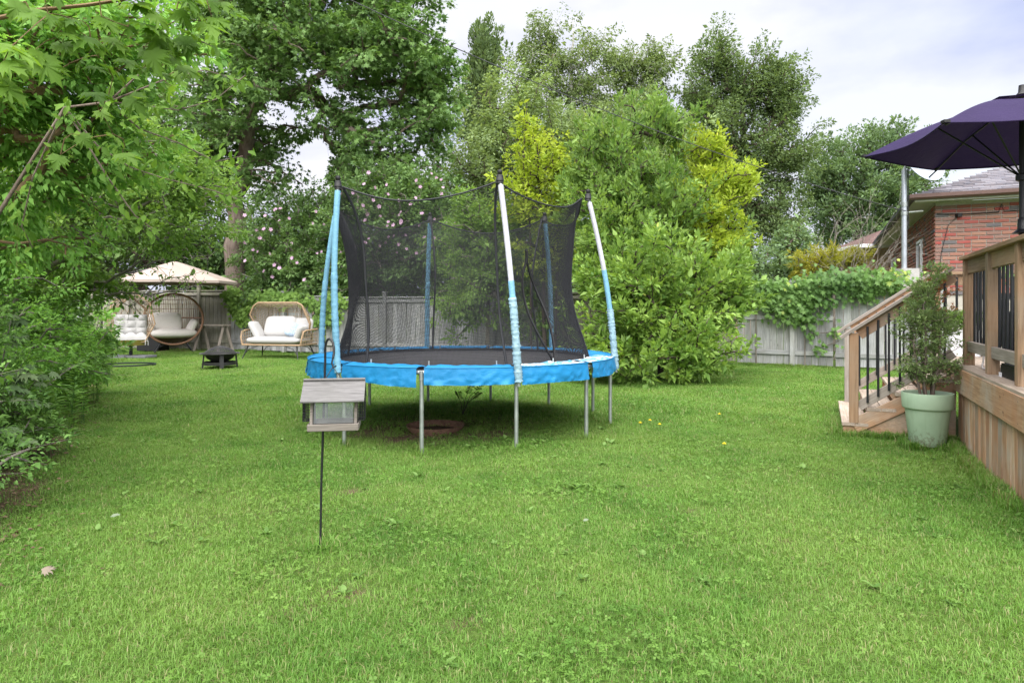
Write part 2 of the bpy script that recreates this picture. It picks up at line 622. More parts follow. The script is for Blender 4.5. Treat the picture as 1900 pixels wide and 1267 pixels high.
def plant(name, label, cat, group, trunk, r0, r1, ells, n_cl, R, per, T, size, lmat, bmat, seed, droop=0.3, flat=0.6, up=0.8,
          bias=0.42, sides=5, wob=0.1, k_r=0.011, pick=0, pick_key=None, extra_stems=(), crown='crown', stem='trunk', lean=None, spread=0.7,
          first=0.35, tip_r=0.006, carve=None, axup=0.15):
    rng = np.random.default_rng(seed)
    base = Vector(trunk[0])
    t = thing(name, label, cat, (base.x, base.y, 0.0), 0, group)
    C = ell_points(rng, ells, n_cl, bias)
    C[:, 2] = np.maximum(C[:, 2], 0.12)
    if carve is not None: C = C[carve(C)]
    Rr = R * rng.uniform(0.65, 1.3, len(C))
    tp = wobble_trunk(rng, trunk, max(6, len(trunk) * 3), r0 * 0.18)
    tr = [r0 + (r1 - r0) * (i / (len(tp) - 1)) for i in range(len(tp))]
    tr[0] *= 1.35
    mb = skeleton(rng, tp, tr, C, sides, wob, tip_r, k_r, first=first)
    mb.tube(tp, tr, max(8, sides), caps=False)
    for (pts, a, b) in extra_stems:
        q = wobble_trunk(rng, pts, 8, a * 0.25)
        mb.tube(q, [a + (b - a) * i / 8 for i in range(9)], 7, caps=False)
    EE = np.array(ells); wgt = EE[:, 3] * EE[:, 4] * EE[:, 5]
    cen = (EE[:, :3] * wgt[:, None]).sum(0) / wgt.sum()
    cen = cen - np.array([0, 0, 0.25 * (EE[:, 2].max() - EE[:, 2].min())])
    axis = unit(unit(C - cen) * np.array([1, 1, 0.7]) + np.array([0, 0, axup]) + rng.normal(size=C.shape) * 0.38)
    for q in range(len(C)):
        mb.tube([C[q] - axis[q] * Rr[q] * 0.8, C[q] + axis[q] * Rr[q] * 1.0], [tip_r * 0.9, tip_r * 0.35], 3, caps=False)
    me = mb.mesh(stem, 60)
    link(stem, me, bmat, t)  # one joined mesh: the trunk plus every branch, extra stem and twig
    pos, d, n, sz, rnd = clump_leaves(rng, C, Rr, per, droop, flat, up, spread, size, lean, axis)
    pos[:, 2] = np.maximum(pos[:, 2], 0.03)
    if carve is not None:
        k = carve(pos); pos, d, n, sz, rnd = pos[k], d[k], n[k], sz[k], rnd[k]
    rest = np.ones(len(pos), dtype=bool)
    if pick:
        q = sz / np.linalg.norm(pos - np.array([0, 0, CAMH]), axis=1)
        dist = np.linalg.norm(pos - np.array([0, 0, CAMH]), axis=1)
        # outermost towards the camera and large: score by distance to camera relative to the crown
        sc_ = -dist + 14 * q
        idx = np.argsort(-sc_)[:pick]
        rest[idx] = False
        leaf_objects(T, pick_key, idx, pos, d, n, sz, rnd, lmat, t)
    me = leaf_mesh(crown, T, pos[rest], d[rest], n[rest], sz[rest], rnd[rest])
    TRI['leaf'] += len(me.polygons)
    o = link(crown, me, lmat, t)
    if pick: o['kind'] = 'stuff'
    return t, pos


def E(px, py, Y, rpx, rpy, ry=None):
    c = P(px, py, Y)
    rx = rpx * Y / F; rz = rpy * Y / F
    return (c.x, c.y, c.z, rx, ry if ry is not None else (rx + rz) / 2, rz)


# ------------------------------------------------------------------ the materials of this garden
FENCE_W = m_wood('weathered_fence_wood', (0.19, 0.195, 0.20), (0.46, 0.465, 0.475), (0.20, 0.20, 0.15), 0.45, vary=0.26)
FENCE_B = m_wood('mossy_fence_wood', (0.15, 0.14, 0.115), (0.35, 0.34, 0.295), (0.19, 0.19, 0.10), 0.55, vary=0.22)
DECK_W = m_wood('deck_cedar', (0.235, 0.135, 0.078), (0.53, 0.355, 0.225), (0.40, 0.36, 0.31), 0.9, vary=0.26, warm=(0.40, 0.19, 0.10))
POST_W = m_wood('deck_post_wood', (0.17, 0.11, 0.068), (0.39, 0.275, 0.18), (0.29, 0.25, 0.20), 0.6, vary=0.14, warm=(0.36, 0.21, 0.12))
TREAD_W = m_wood('worn_tread_wood', (0.26, 0.20, 0.155), (0.50, 0.42, 0.35), (0.22, 0.18, 0.145), 0.55, vary=0.14)
GREY_W = m_wood('grey_deck_wood', (0.22, 0.19, 0.165), (0.42, 0.37, 0.33), (0.20, 0.17, 0.14), 0.5, vary=0.12)
FEED_W = m_wood('feeder_wood', (0.13, 0.115, 0.10), (0.28, 0.25, 0.22), (0.17, 0.15, 0.13), 0.5, vary=0.10, grain=2.2)
ROOF_W = m_wood('feeder_roof_wood', (0.075, 0.072, 0.072), (0.21, 0.205, 0.205), (0.11, 0.11, 0.10), 0.5, vary=0.08, grain=3.0)
BLACK = m_plain('black_metal', (0.012, 0.013, 0.016), 0.42, 0.45)
BLACKP = m_plain('black_plastic', (0.014, 0.014, 0.015), 0.5, 0.4)
STEEL = m_plain('galvanised_steel', (0.40, 0.43, 0.43), 0.42, 0.5, 0.75, 0.25, 9)
PIPE = m_plain('galvanised_pipe', (0.42, 0.45, 0.50), 0.38, 0.5, 0.55, 0.14, 7)
WHITE = m_plain('white_vinyl', (0.78, 0.79, 0.82), 0.45, 0.4, 0, 0.05)
CONC = m_plain('grey_concrete', (0.36, 0.35, 0.34), 0.9, 0.2, 0, 0.25, 14, 0.4)
SOFFIT = m_plain('soffit_paint', (0.50, 0.49, 0.45), 0.6)
GUTTER = m_plain('brown_gutter_paint', (0.10, 0.055, 0.045), 0.4, 0.4)
RUST = m_plain('rusty_steel', (0.135, 0.078, 0.055), 0.85, 0.2, 0, 0.5, 22, 0.5)
POT = m_plain('pale_green_glaze', (0.36, 0.48, 0.345), 0.55, 0.35, 0, 0.07, 6, 0.1)


def m_pot():
    m, nt, out = mat_new('pale_green_glazed_pot')
    tc = nd(nt, 'ShaderNodeTexCoord'); sx = nd(nt, 'ShaderNodeSeparateXYZ'); nt.links.new(tc.outputs['Object'], sx.inputs[0])
    c = ramp(nt, noise(nt, tc.outputs['Object'], 5.0, 5.0), [(0.3, (0.32, 0.44, 0.31)), (0.7, (0.39, 0.51, 0.37))])
    sp = math_n(nt, 'SUBTRACT', noise(nt, tc.outputs['Object'], 30.0, 5.0, 0.7), math_n(nt, 'MULTIPLY', sx.outputs['Z'], 1.3))
    c = mixc(nt, ramp(nt, sp, [(0.36, (0, 0, 0)), (0.55, (0.75,) * 3)]), c, (0.16, 0.14, 0.09))
    mp = nd(nt, 'ShaderNodeMapping', Scale=(22, 22, 1.2)); nt.links.new(tc.outputs['Object'], mp.inputs['Vector'])
    c = mixc(nt, ramp(nt, noise(nt, mp.outputs[0], 1.0, 4.0), [(0.55, (0, 0, 0)), (0.75, (0.35,) * 3)]), c, (0.24, 0.30, 0.20))
    principled(nt, out, c, 0.55, 0.3, 0, noise(nt, tc.outputs['Object'], 40.0, 3.0), 0.15, 0.004)
    return m


POT = m_pot()
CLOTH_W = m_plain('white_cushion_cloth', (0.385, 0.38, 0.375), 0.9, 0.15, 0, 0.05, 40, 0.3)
CLOTH_G = m_plain('pale_grey_cushion_cloth', (0.74, 0.70, 0.66), 0.9, 0.15, 0, 0.06, 40, 0.3)
CLOTH_B = m_plain('blue_print_cloth', (0.38, 0.47, 0.60), 0.9, 0.15, 0, 0.5, 30, 0.3)
TAN = m_plain('tan_rattan', (0.30, 0.205, 0.125), 0.6, 0.3, 0, 0.25, 30)
BROWN = m_plain('brown_rattan', (0.27, 0.165, 0.11), 0.6, 0.3, 0, 0.3, 30)
GREYR = m_plain('greyish_rattan', (0.27, 0.20, 0.135), 0.65, 0.25, 0, 0.3, 30)
BEIGE = m_plain('beige_canopy_cloth', (0.36, 0.30, 0.265), 0.85, 0.2, 0, 0.05, 4)
TERRA = m_plain('terracotta', (0.42, 0.16, 0.085), 0.8, 0.2)
OLIVE = m_plain('olive_bucket', (0.17, 0.145, 0.03), 0.6, 0.3)
MORTAR = m_plain('mortar', (0.42, 0.39, 0.345), 0.95, 0.1, 0, 0.2, 25, 0.4)
YBRICK = m_plain('yellow_brick', (0.47, 0.33, 0.17), 0.85, 0.2, 0, 0.25, 20, 0.3)
BROOF = m_plain('brown_roofing', (0.12, 0.075, 0.07), 0.9, 0.2, 0, 0.3, 20, 0.4)
MAT_T = m_plain('black_jump_mat', (0.035, 0.033, 0.038), 0.62, 0.4, 0, 0.15, 3, 0.2)
NET = m_plain('black_netting', (0.020, 0.021, 0.025), 0.6, 0.3)
SOIL = m_plain('dark_soil', (0.05, 0.033, 0.022), 0.95, 0.1, 0, 0.5, 30, 0.9)


def m_cloth_two(name, front, rough=0.6, sheen=0.2, spec=0.35, fold=14.0):
    m, nt, out = mat_new(name)
    tc = nd(nt, 'ShaderNodeTexCoord')
    n1 = noise(nt, tc.outputs['Object'], 3.0, 5.0)
    c = ramp(nt, n1, [(0.25, [x * 0.86 for x in front]), (0.75, [min(1, x * 1.12) for x in front])])
    n2 = noise(nt, tc.outputs['Object'], fold, 3.0, 0.5, 0.8)
    p = principled(nt, None, c, rough, spec, 0, n2, 0.35, 0.02)
    tr = nt.nodes.new('ShaderNodeBsdfTranslucent'); nt.links.new(c, tr.inputs['Color'])
    mx = nt.nodes.new('ShaderNodeMixShader'); mx.inputs[0].default_value = 0.10
    nt.links.new(p.outputs[0], mx.inputs[1]); nt.links.new(tr.outputs[0], mx.inputs[2])
    nt.links.new(mx.outputs[0], out.inputs['Surface'])
    return m


PURPLE = m_cloth_two('purple_canopy_cloth', (0.027, 0.017, 0.062), 0.7, spec=0.15)
BLUE = m_cloth_two('blue_pad_vinyl', (0.016, 0.215, 0.48), 0.5, spec=0.3, fold=11.0)
SLEEVE = m_cloth_two('light_blue_sleeve', (0.19, 0.42, 0.58), 0.5, fold=24.0)
SLEEVEW = m_cloth_two('bleached_white_sleeve', (0.50, 0.51, 0.56), 0.5, fold=10.0)


def m_pad_faded():
    """blue vinyl whose top is worn to white in torn patches near the entrance"""
    m, nt, out = mat_new('worn_blue_pad_vinyl')
    tc = nd(nt, 'ShaderNodeTexCoord')
    n1 = noise(nt, tc.outputs['Object'], 7.0, 6.0, 0.65)
    f = ramp(nt, n1, [(0.47, (0, 0, 0)), (0.53, (1, 1, 1))])
    c = mixc(nt, f, (0.09, 0.30, 0.50), (0.52, 0.51, 0.50))
    n2 = noise(nt, tc.outputs['Object'], 22.0, 3.0)
    principled(nt, out, c, 0.5, 0.35, 0, n2, 0.5, 0.02)
    return m


BLUE_WORN = m_pad_faded()


def m_glass():
    m, nt, out = mat_new('dusty_acrylic')
    g = nd(nt, 'ShaderNodeBsdfGlossy', Roughness=0.12); g.inputs['Color'].default_value = (0.9, 0.95, 0.95, 1)
    t = nt.nodes.new('ShaderNodeBsdfTransparent'); t.inputs['Color'].default_value = (0.86, 0.90, 0.80, 1)
    d = nd(nt, 'ShaderNodeBsdfDiffuse'); d.inputs['Color'].default_value = (0.62, 0.64, 0.58, 1)
    tc = nd(nt, 'ShaderNodeTexCoord')
    n1 = noise(nt, tc.outputs['Object'], 14.0, 4.0)
    f = ramp(nt, n1, [(0.3, (0.03,) * 3), (0.75, (0.20,) * 3)])
    a = nt.nodes.new('ShaderNodeMixShader'); nt.links.new(f, a.inputs[0])
    nt.links.new(t.outputs[0], a.inputs[1]); nt.links.new(d.outputs[0], a.inputs[2])
    b = nt.nodes.new('ShaderNodeMixShader'); b.inputs[0].default_value = 0.12
    nt.links.new(a.outputs[0], b.inputs[1]); nt.links.new(g.outputs[0], b.inputs[2])
    nt.links.new(b.outputs[0], out.inputs['Surface'])
    return m


ACRYLIC = m_glass()


def m_window():
    m, nt, out = mat_new('window_glass')
    principled(nt, out, (0.05, 0.06, 0.07), 0.06, 0.8)
    return m


WINGLASS = m_window()


def m_brick(name, stops):
    m, nt, out = mat_new(name)
    oi = nd(nt, 'ShaderNodeObjectInfo'); tc = nd(nt, 'ShaderNodeTexCoord')
    at = nd(nt, 'ShaderNodeAttribute', props={'attribute_name': 'rnd'})
    s = math_n(nt, 'FRACT', math_n(nt, 'ADD', oi.outputs['Random'], at.outputs['Fac']))
    c = ramp(nt, s, stops); c.node.color_ramp.interpolation = 'CONSTANT'
    ge = nd(nt, 'ShaderNodeNewGeometry')
    n1 = noise(nt, ge.outputs['Position'], 9.0, 5.0, 0.6)
    c = mixc(nt, ramp(nt, n1, [(0.35, (0, 0, 0)), (0.7, (0.35,) * 3)]), c, (0.22, 0.17, 0.155))
    n2 = noise(nt, ge.outputs['Position'], 60.0, 4.0)
    principled(nt, out, c, 0.85, 0.2, 0, n2, 0.5, 0.006)
    return m


REDBRICK = m_brick('red_brick', [(0.0, (0.30, 0.095, 0.075)), (0.26, (0.32, 0.145, 0.105)), (0.5, (0.26, 0.145, 0.12)), (0.68, (0.34, 0.175, 0.125)), (0.84, (0.125, 0.12, 0.13)), (0.93, (0.34, 0.075, 0.065))])
SHINGLE = m_brick('grey_shingle', [(0.0, (0.095, 0.095, 0.115)), (0.3, (0.13, 0.13, 0.155)), (0.55, (0.075, 0.075, 0.09)), (0.8, (0.16, 0.16, 0.185))])

BARK_G = m_bark('grey_brown_bark', (0.10, 0.075, 0.06), (0.27, 0.22, 0.185), 9.0, 0.22)
BARK_D = m_bark('dark_bark', (0.035, 0.028, 0.022), (0.12, 0.095, 0.075))
BARK_W = m_bark('white_birch_bark', (0.25, 0.24, 0.22), (0.62, 0.61, 0.58), 7.0, 2.5, 0.3)
BARK_L = m_bark('tan_branch_bark', (0.13, 0.085, 0.045), (0.27, 0.19, 0.11))
TWIG = m_bark('grey_twig_bark', (0.13, 0.115, 0.10), (0.30, 0.27, 0.24))
TWIGL = m_bark('pale_dead_twig_bark', (0.22, 0.19, 0.165), (0.42, 0.38, 0.34))

LF_MAPLE = m_leaf('dark_maple_leaves', (0.095, 0.189, 0.062), (0.232, 0.388, 0.116), (0.22, 0.13, 0.08), 0.965, 0.32)
LF_FG = m_leaf('bright_maple_leaves', (0.075, 0.170, 0.020), (0.175, 0.315, 0.045), None, trans=0.5, world_var=0.12, vscale=2.0)
LF_LEFT = m_leaf('hedge_leaves', (0.129, 0.284, 0.061), (0.284, 0.532, 0.116), (0.24, 0.36, 0.09), 0.95, 0.42)
LF_LIGHT = m_leaf('light_green_leaves', (0.121, 0.231, 0.050), (0.248, 0.402, 0.094), (0.32, 0.37, 0.09), 0.95, 0.45)
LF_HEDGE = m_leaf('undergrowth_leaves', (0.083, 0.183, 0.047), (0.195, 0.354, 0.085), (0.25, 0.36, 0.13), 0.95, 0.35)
LF_GREY = m_leaf('muted_green_leaves', (0.132, 0.198, 0.082), (0.291, 0.396, 0.159), (0.3, 0.34, 0.16), 0.95, 0.38)
LF_BIRCH = m_leaf('birch_leaves', (0.100, 0.152, 0.053), (0.218, 0.298, 0.100), (0.25, 0.2, 0.08), 0.96, 0.36)
LF_ELM = m_leaf('dark_elm_leaves', (0.079, 0.130, 0.056), (0.193, 0.278, 0.105), (0.21, 0.26, 0.1), 0.95, 0.33)
LF_FAR = m_leaf('far_bluish_leaves', (0.087, 0.152, 0.075), (0.198, 0.298, 0.130), (0.22, 0.28, 0.13), 0.95, 0.33)
LF_ROSE = m_leaf('hibiscus_leaves', (0.083, 0.159, 0.057), (0.195, 0.319, 0.106), (0.28, 0.34, 0.15), 0.95, 0.36)
LF_BRIGHT = m_leaf('bright_bush_leaves', (0.08, 0.175, 0.042), (0.27, 0.41, 0.1), (0.42, 0.5, 0.13), 0.94, 0.42, world_var=0.38, vscale=1.1)
LF_MAG = m_leaf('magnolia_leaves', (0.085, 0.185, 0.04), (0.285, 0.435, 0.095), (0.46, 0.52, 0.12), 0.94, 0.40, rough=0.38, world_var=0.38, vscale=1.1)
LF_YEL = m_leaf('yellow_green_leaves', (0.235, 0.35, 0.035), (0.46, 0.56, 0.075), (0.6, 0.56, 0.1), 0.93, 0.42)
LF_GOLD = m_leaf('golden_shrub_leaves', (0.2, 0.235, 0.03), (0.4, 0.39, 0.06), (0.48, 0.28, 0.08), 0.93, 0.4)
LF_VINE = m_leaf('vine_leaves', (0.065, 0.14, 0.045), (0.16, 0.29, 0.075), (0.36, 0.44, 0.09), 0.92, 0.34, rough=0.38)
LF_CEDAR = m_leaf('cedar_sprays', (0.135, 0.215, 0.08), (0.295, 0.41, 0.15), (0.36, 0.14, 0.06), 0.955, 0.3, vscale=3.0)
LF_DRY = m_leaf('dry_leaf_litter', (0.09, 0.06, 0.035), (0.19, 0.135, 0.085), None, trans=0.15)
LF_WEED = m_leaf('broad_weed_leaves', (0.085, 0.175, 0.035), (0.180, 0.30, 0.085), None, trans=0.35)
LF_PETAL = m_leaf('pink_petals', (0.50, 0.27, 0.46), (0.72, 0.50, 0.68), None, trans=0.35, world_var=0.1)
LF_BERRY = m_plain('dark_red_berries', (0.17, 0.018, 0.015), 0.35, 0.5)

# ------------------------------------------------------------------ layout lines
DU = Vector((-0.414, -0.910, 0)).normalized()      # along the deck's side, towards the camera
DV = Vector((-DU.y, DU.x, 0))                      # to the right, into the deck
DC = Vector((4.47, 6.84, 0))


def D(a, b, z=0.0):
    return DC + DU * a + DV * b + Vector((0, 0, z))


FENCE = [Vector((-14.0, 22.6, 0)), Vector((-8.9, 21.5, 0)), Vector((-5.5, 20.0, 0)), Vector((0.72, 18.2, 0)), Vector((5.4, 16.5, 0)), Vector((7.2, 15.3, 0)), Vector((9.1, 14.35, 0))]
TR_C = Vector((-0.58, 8.15, 0))                    # trampoline centre
HEDGE = [(-2.6, 2.6), (-3.5, 4.6), (-5.05, 7.4), (-7.2, 11.4), (-10.6, 17.2), (-13.5, 22)]


def hedge_x(Y):
    ys = [b for a, b in HEDGE]; xs = [a for a, b in HEDGE]
    return np.interp(Y, ys, xs)


def fence_y(X):
    return np.interp(X, [p.x for p in FENCE], [p.y for p in FENCE])


# ------------------------------------------------------------------ ground
def m_lawn():
    m, nt, out = mat_new('lawn_soil_and_thatch')
    ge = nd(nt, 'ShaderNodeNewGeometry')
    n1 = noise(nt, ge.outputs['Position'], 0.7, 5.0)
    n2 = noise(nt, ge.outputs['Position'], 26.0, 6.0, 0.7)
    c = ramp(nt, n2, [(0.28, (0.035, 0.058, 0.014)), (0.5, (0.065, 0.115, 0.022)), (0.75, (0.10, 0.155, 0.042))])
    c = mixc(nt, ramp(nt, n1, [(0.4, (0, 0, 0)), (0.7, (0.5,) * 3)]), c, (0.125, 0.155, 0.045))
    # bare soil has its own patches: under the trampoline, at the hedge's foot, a worn spot
    at = nd(nt, 'ShaderNodeAttribute', props={'attribute_name': 'soil'})
    sn = math_n(nt, 'MULTIPLY', at.outputs['Fac'], math_n(nt, 'ADD', noise(nt, ge.outputs['Position'], 7.0, 5.0), 0.45))
    sf = ramp(nt, sn, [(0.35, (0, 0, 0)), (0.6, (1, 1, 1))])
    soil = ramp(nt, noise(nt, ge.outputs['Position'], 40.0, 6.0, 0.7), [(0.3, (0.045, 0.030, 0.020)), (0.7, (0.15, 0.105, 0.070))])
    c = mixc(nt, sf, c, soil)
    principled(nt, out, c, 0.95, 0.1, 0, n2, 0.9, 0.02)
    return m


_rb = random.Random(41)
BARE = [(_rb.uniform(-0.6, 0.7) * y_, y_, _rb.uniform(0.10, 0.26)) for y_ in [_rb.uniform(2.6, 14) for _ in range(34)]]


def soil_amount(X, Y):
    """how bare the lawn is at a place, 0..1"""
    a = ((X + 0.72) / 1.62) ** 2 + ((Y - 7.75) / 1.25) ** 2
    s = np.clip(1.2 - a, 0, 1) * 0.78
    hx = hedge_x(Y)
    s = np.maximum(s, np.clip(1.0 - (X - hx - 0.05) / 0.55, 0, 1) * 0.9)
    s = np.maximum(s, np.clip(1 - np.hypot((X + 0.83) / 0.40, (Y - 3.27) / 0.28), 0, 1) * 0.95)
    s = np.maximum(s, np.clip(1 - np.hypot((X + 1.0) / 0.28, (Y - 3.05) / 0.18), 0, 1) * 0.85)
    for (x0, y0, r) in BARE: s = np.maximum(s, np.clip(1.15 - np.hypot(X - x0, (Y - y0)) / r, 0, 1) * 0.75)
    return s


def ground_z(X, Y):
    return 0.018 * np.sin(X * 1.3 + 0.5) * np.cos(Y * 0.9) + 0.012 * np.sin(X * 2.9 + Y * 2.1)


gx = np.concatenate([[-400, -120, -50], np.linspace(-22, 18, 201), [40, 120, 400]])
gy = np.concatenate([[-60, -15, -4], np.linspace(0, 26, 131), [34, 60, 140, 500]])
XX, YY = np.meshgrid(gx, gy, indexing='ij')
fade = np.clip(1 - np.maximum(np.abs(XX) - 16, 0) / 5, 0, 1) * np.clip((26 - YY) / 4, 0, 1) * np.clip((YY + 4) / 4, 0, 1)
ZZ = ground_z(XX, YY) * fade - 0.02
V = np.stack([XX, YY, ZZ], -1).reshape(-1, 3)
ny = len(gy)
ii, jj = np.meshgrid(np.arange(len(gx) - 1), np.arange(ny - 1), indexing='ij')
q = (ii * ny + jj).ravel()
Q = np.stack([q, q + ny, q + ny + 1, q + 1], -1)
me = arr_mesh('lawn', V, Q, None, True)
a = me.attributes.new('soil', 'FLOAT', 'POINT')
a.data.foreach_set('value', soil_amount(XX, YY).ravel().astype(np.float32))
tag(link('lawn', me, m_lawn()), 'mown green lawn with clover and a bare patch under the trampoline', 'lawn', kind='structure')


# grass, clover and weeds: nobody could count them
def m_grass(name, dark, light, dry, trans=0.4):
    m, nt, out = mat_new(name)
    oi = nd(nt, 'ShaderNodeObjectInfo'); ge = nd(nt, 'ShaderNodeNewGeometry')
    at = nd(nt, 'ShaderNodeAttribute', props={'attribute_name': 'rnd'})
    big = noise(nt, ge.outputs['Position'], 0.8, 4.0)
    mid = noise(nt, ge.outputs['Position'], 3.5, 3.0)
    f = math_n(nt, 'ADD', math_n(nt, 'MULTIPLY', oi.outputs['Random'], 0.35), math_n(nt, 'MULTIPLY', mid, 0.75))
    c = ramp(nt, f, [(0.32, dark), (0.78, light)])
    c = mixc(nt, ramp(nt, big, [(0.40, (0, 0, 0)), (0.64, (0.75,) * 3)]), c, [light[0] * 1.22, light[1] * 1.02, light[2] * 1.2])
    c = mixc(nt, ramp(nt, at.outputs['Fac'], [(0.88, (0, 0, 0)), (0.90, (0.8,) * 3)]), c, dry)
    p = principled(nt, None, c, 0.5, 0.3)
    tr = nt.nodes.new('ShaderNodeBsdfTranslucent')
    nt.links.new(mixc(nt, 1.0, c, (1.15, 1.14, 0.65), 'MULTIPLY'), tr.inputs['Color'])
    mx = nt.nodes.new('ShaderNodeMixShader'); mx.inputs[0].default_value = trans
    nt.links.new(p.outputs[0], mx.inputs[1]); nt.links.new(tr.outputs[0], mx.inputs[2])
    nt.links.new(mx.outputs[0], out.inputs['Surface'])
    return m


GRASS = m_grass('grass_blades', (0.072, 0.180, 0.024), (0.172, 0.335, 0.060), (0.34, 0.31, 0.16))
CLOVER = m_grass('clover_leaves', (0.080, 0.185, 0.026), (0.162, 0.305, 0.055), (0.24, 0.35, 0.11))


def tuft_mesh(seed, n, rad, h, w):
    rng = np.random.default_rng(seed)
    V = []; T = []; R = []
    for i in range(n):
        a = rng.random() * 6.283; r = rad * math.sqrt(rng.random())
        b = Vector((r * math.cos(a), r * math.sin(a), -0.01))
        yaw = rng.random() * 6.283; le = h * rng.uniform(0.4, 1.3)
        dx = Vector((math.cos(yaw), math.sin(yaw), 0)); sd = Vector((-dx.y, dx.x, 0)) * w * rng.uniform(0.6, 1.2) / 2
        bend = rng.uniform(0.25, 1.5)
        k = len(V)
        m1 = b + dx * le * 0.25 * bend + Vector((0, 0, le * 0.55)); tp = b + dx * le * 0.75 * bend + Vector((0, 0, le * (1.0 - 0.35 * bend)))
        V += [b - sd, b + sd, m1 - sd * 0.85, m1 + sd * 0.85, tp]
        T += [(k, k + 1, k + 3), (k, k + 3, k + 2), (k + 2, k + 3, k + 4)]
        R += [rng.random()] * 3
    return arr_mesh('grass_tuft', [tuple(v) for v in V], T, R)


def clover_mesh(seed, n, rad, h, size):
    rng = np.random.default_rng(seed)
    V = []; T = []; R = []
    for i in range(n):
        a = rng.random() * 6.283; r = rad * math.sqrt(rng.random())
        c = Vector((r * math.cos(a), r * math.sin(a), h * rng.uniform(0.4, 1.1)))
        tilt = Vector((rng.normal() * 0.35, rng.normal() * 0.35, 1)).normalized()
        x0 = tilt.orthogonal().normalized(); y0 = tilt.cross(x0)
        rr = rng.random() * 0.85
        s = size * rng.uniform(0.7, 1.3); ph = rng.random() * 6.283
        for l in range(3):
            t = ph + l * 2.094
            d = x0 * math.cos(t) + y0 * math.sin(t); e = tilt.cross(d)
            k = len(V)
            V += [c, c + d * s * 0.6 + e * s * 0.45 + tilt * s * 0.1, c + d * s, c + d * s * 0.6 - e * s * 0.45 + tilt * s * 0.1]
            T += [(k, k + 2, k + 1), (k, k + 3, k + 2)]
            R += [rr] * 2
    return arr_mesh('clover_tuft', [tuple(v) for v in V], T, R)


def weed_mesh(seed, n, size):
    """rosette of broad leaves"""
    rng = np.random.default_rng(seed)
    a = rng.random(n) * 6.283
    d = np.stack([np.cos(a), np.sin(a), rng.uniform(0.05, 0.7, n)], -1)
    pos = np.zeros((n, 3)); pos[:, 2] = 0.012
    nr = np.stack([-np.cos(a) * 0.4, -np.sin(a) * 0.4, np.ones(n)], -1)
    return leaf_mesh('weed_rosette', LEAF4, pos, d, nr, rng.uniform(0.6, 1.2, n) * size, rng.random(n))


def source(name, meshes, mat):
    c = bpy.data.collections.new(name)
    for k, me in enumerate(meshes):
        me.materials.append(mat)
        o = bpy.data.objects.new('%s_%02d' % (name, k), me)
        c.objects.link(o)
    return c


def scatter(name, pts, scl, nvar, coll, label, cat, rng):
    n = len(pts)
    me = bpy.data.meshes.new(name)
    me.vertices.add(n); me.vertices.foreach_set('co', np.asarray(pts, dtype=np.float32).ravel())
    for nm, ty, val in (('scl', 'FLOAT', scl), ('yaw', 'FLOAT', rng.random(n) * 6.283), ('pick', 'INT', rng.integers(0, nvar, n))):
        at = me.attributes.new(nm, ty, 'POINT'); at.data.foreach_set('value', np.asarray(val, dtype=np.int32 if ty == 'INT' else np.float32))
    me.update()
    o = link(name, me)
    ng = bpy.data.node_groups.new(name, 'GeometryNodeTree')
    ng.interface.new_socket('Geometry', in_out='INPUT', socket_type='NodeSocketGeometry')
    ng.interface.new_socket('Geometry', in_out='OUTPUT', socket_type='NodeSocketGeometry')
    gi = ng.nodes.new('NodeGroupInput'); go = ng.nodes.new('NodeGroupOutput')
    ip = ng.nodes.new('GeometryNodeInstanceOnPoints'); ip.inputs['Pick Instance'].default_value = True
    ci = ng.nodes.new('GeometryNodeCollectionInfo')
    ci.inputs['Collection'].default_value = coll
    ci.inputs['Separate Children'].default_value = True; ci.inputs['Reset Children'].default_value = True
    cx = ng.nodes.new('ShaderNodeCombineXYZ')

    def attr(nm, ty):
        a = ng.nodes.new('GeometryNodeInputNamedAttribute'); a.data_type = ty; a.inputs['Name'].default_value = nm
        return a.outputs['Attribute']
    l = ng.links.new
    l(gi.outputs[0], ip.inputs['Points']); l(ci.outputs[0], ip.inputs['Instance'])
    l(attr('pick', 'INT'), ip.inputs['Instance Index']); l(attr('yaw', 'FLOAT'), cx.inputs[2])
    l(cx.outputs[0], ip.inputs['Rotation']); l(attr('scl', 'FLOAT'), ip.inputs['Scale'])
    l(ip.outputs[0], go.inputs[0])
    md = o.modifiers.new('scatter', 'NODES'); md.node_group = ng
    tag(o, label, cat, kind='stuff')
    return o


def lawn_points(rng, y0, y1, dens, keep_soil=0.15, thick=None):
    xm = 0.80 * y1 + 1.2
    n = int(dens * 2 * xm * (y1 - y0))
    X = rng.uniform(-xm, xm, n); Yv = rng.uniform(y0, y1, n)
    k = np.abs(X) < 0.80 * Yv + 1.2
    k &= X > hedge_x(Yv) + rng.normal(size=n) * 0.12
    k &= Yv < fence_y(X) - 0.08
    # not inside the deck or the stairs
    aa = (X - DC.x) * DU.x + (Yv - DC.y) * DU.y; bb = (X - DC.x) * DV.x + (Yv - DC.y) * DV.y
    k &= ~((bb > -0.005) & (aa > -2.0))
    k &= ~((bb > -1.05) & (aa < -0.10) & (aa > -2.0))
    k &= ~(np.hypot(X - 4.09, Yv - 6.72) < 0.16)
    k &= ~((np.hypot((X + 0.85), Yv - 7.58) < 0.31))
    s = soil_amount(X, Yv)
    k &= rng.random(n) > s * (1 - keep_soil)
    if thick is not None: k &= rng.random(n) < thick(X, Yv)
    X, Yv = X[k], Yv[k]
    return np.stack([X, Yv, ground_z(X, Yv) - 0.02], -1)


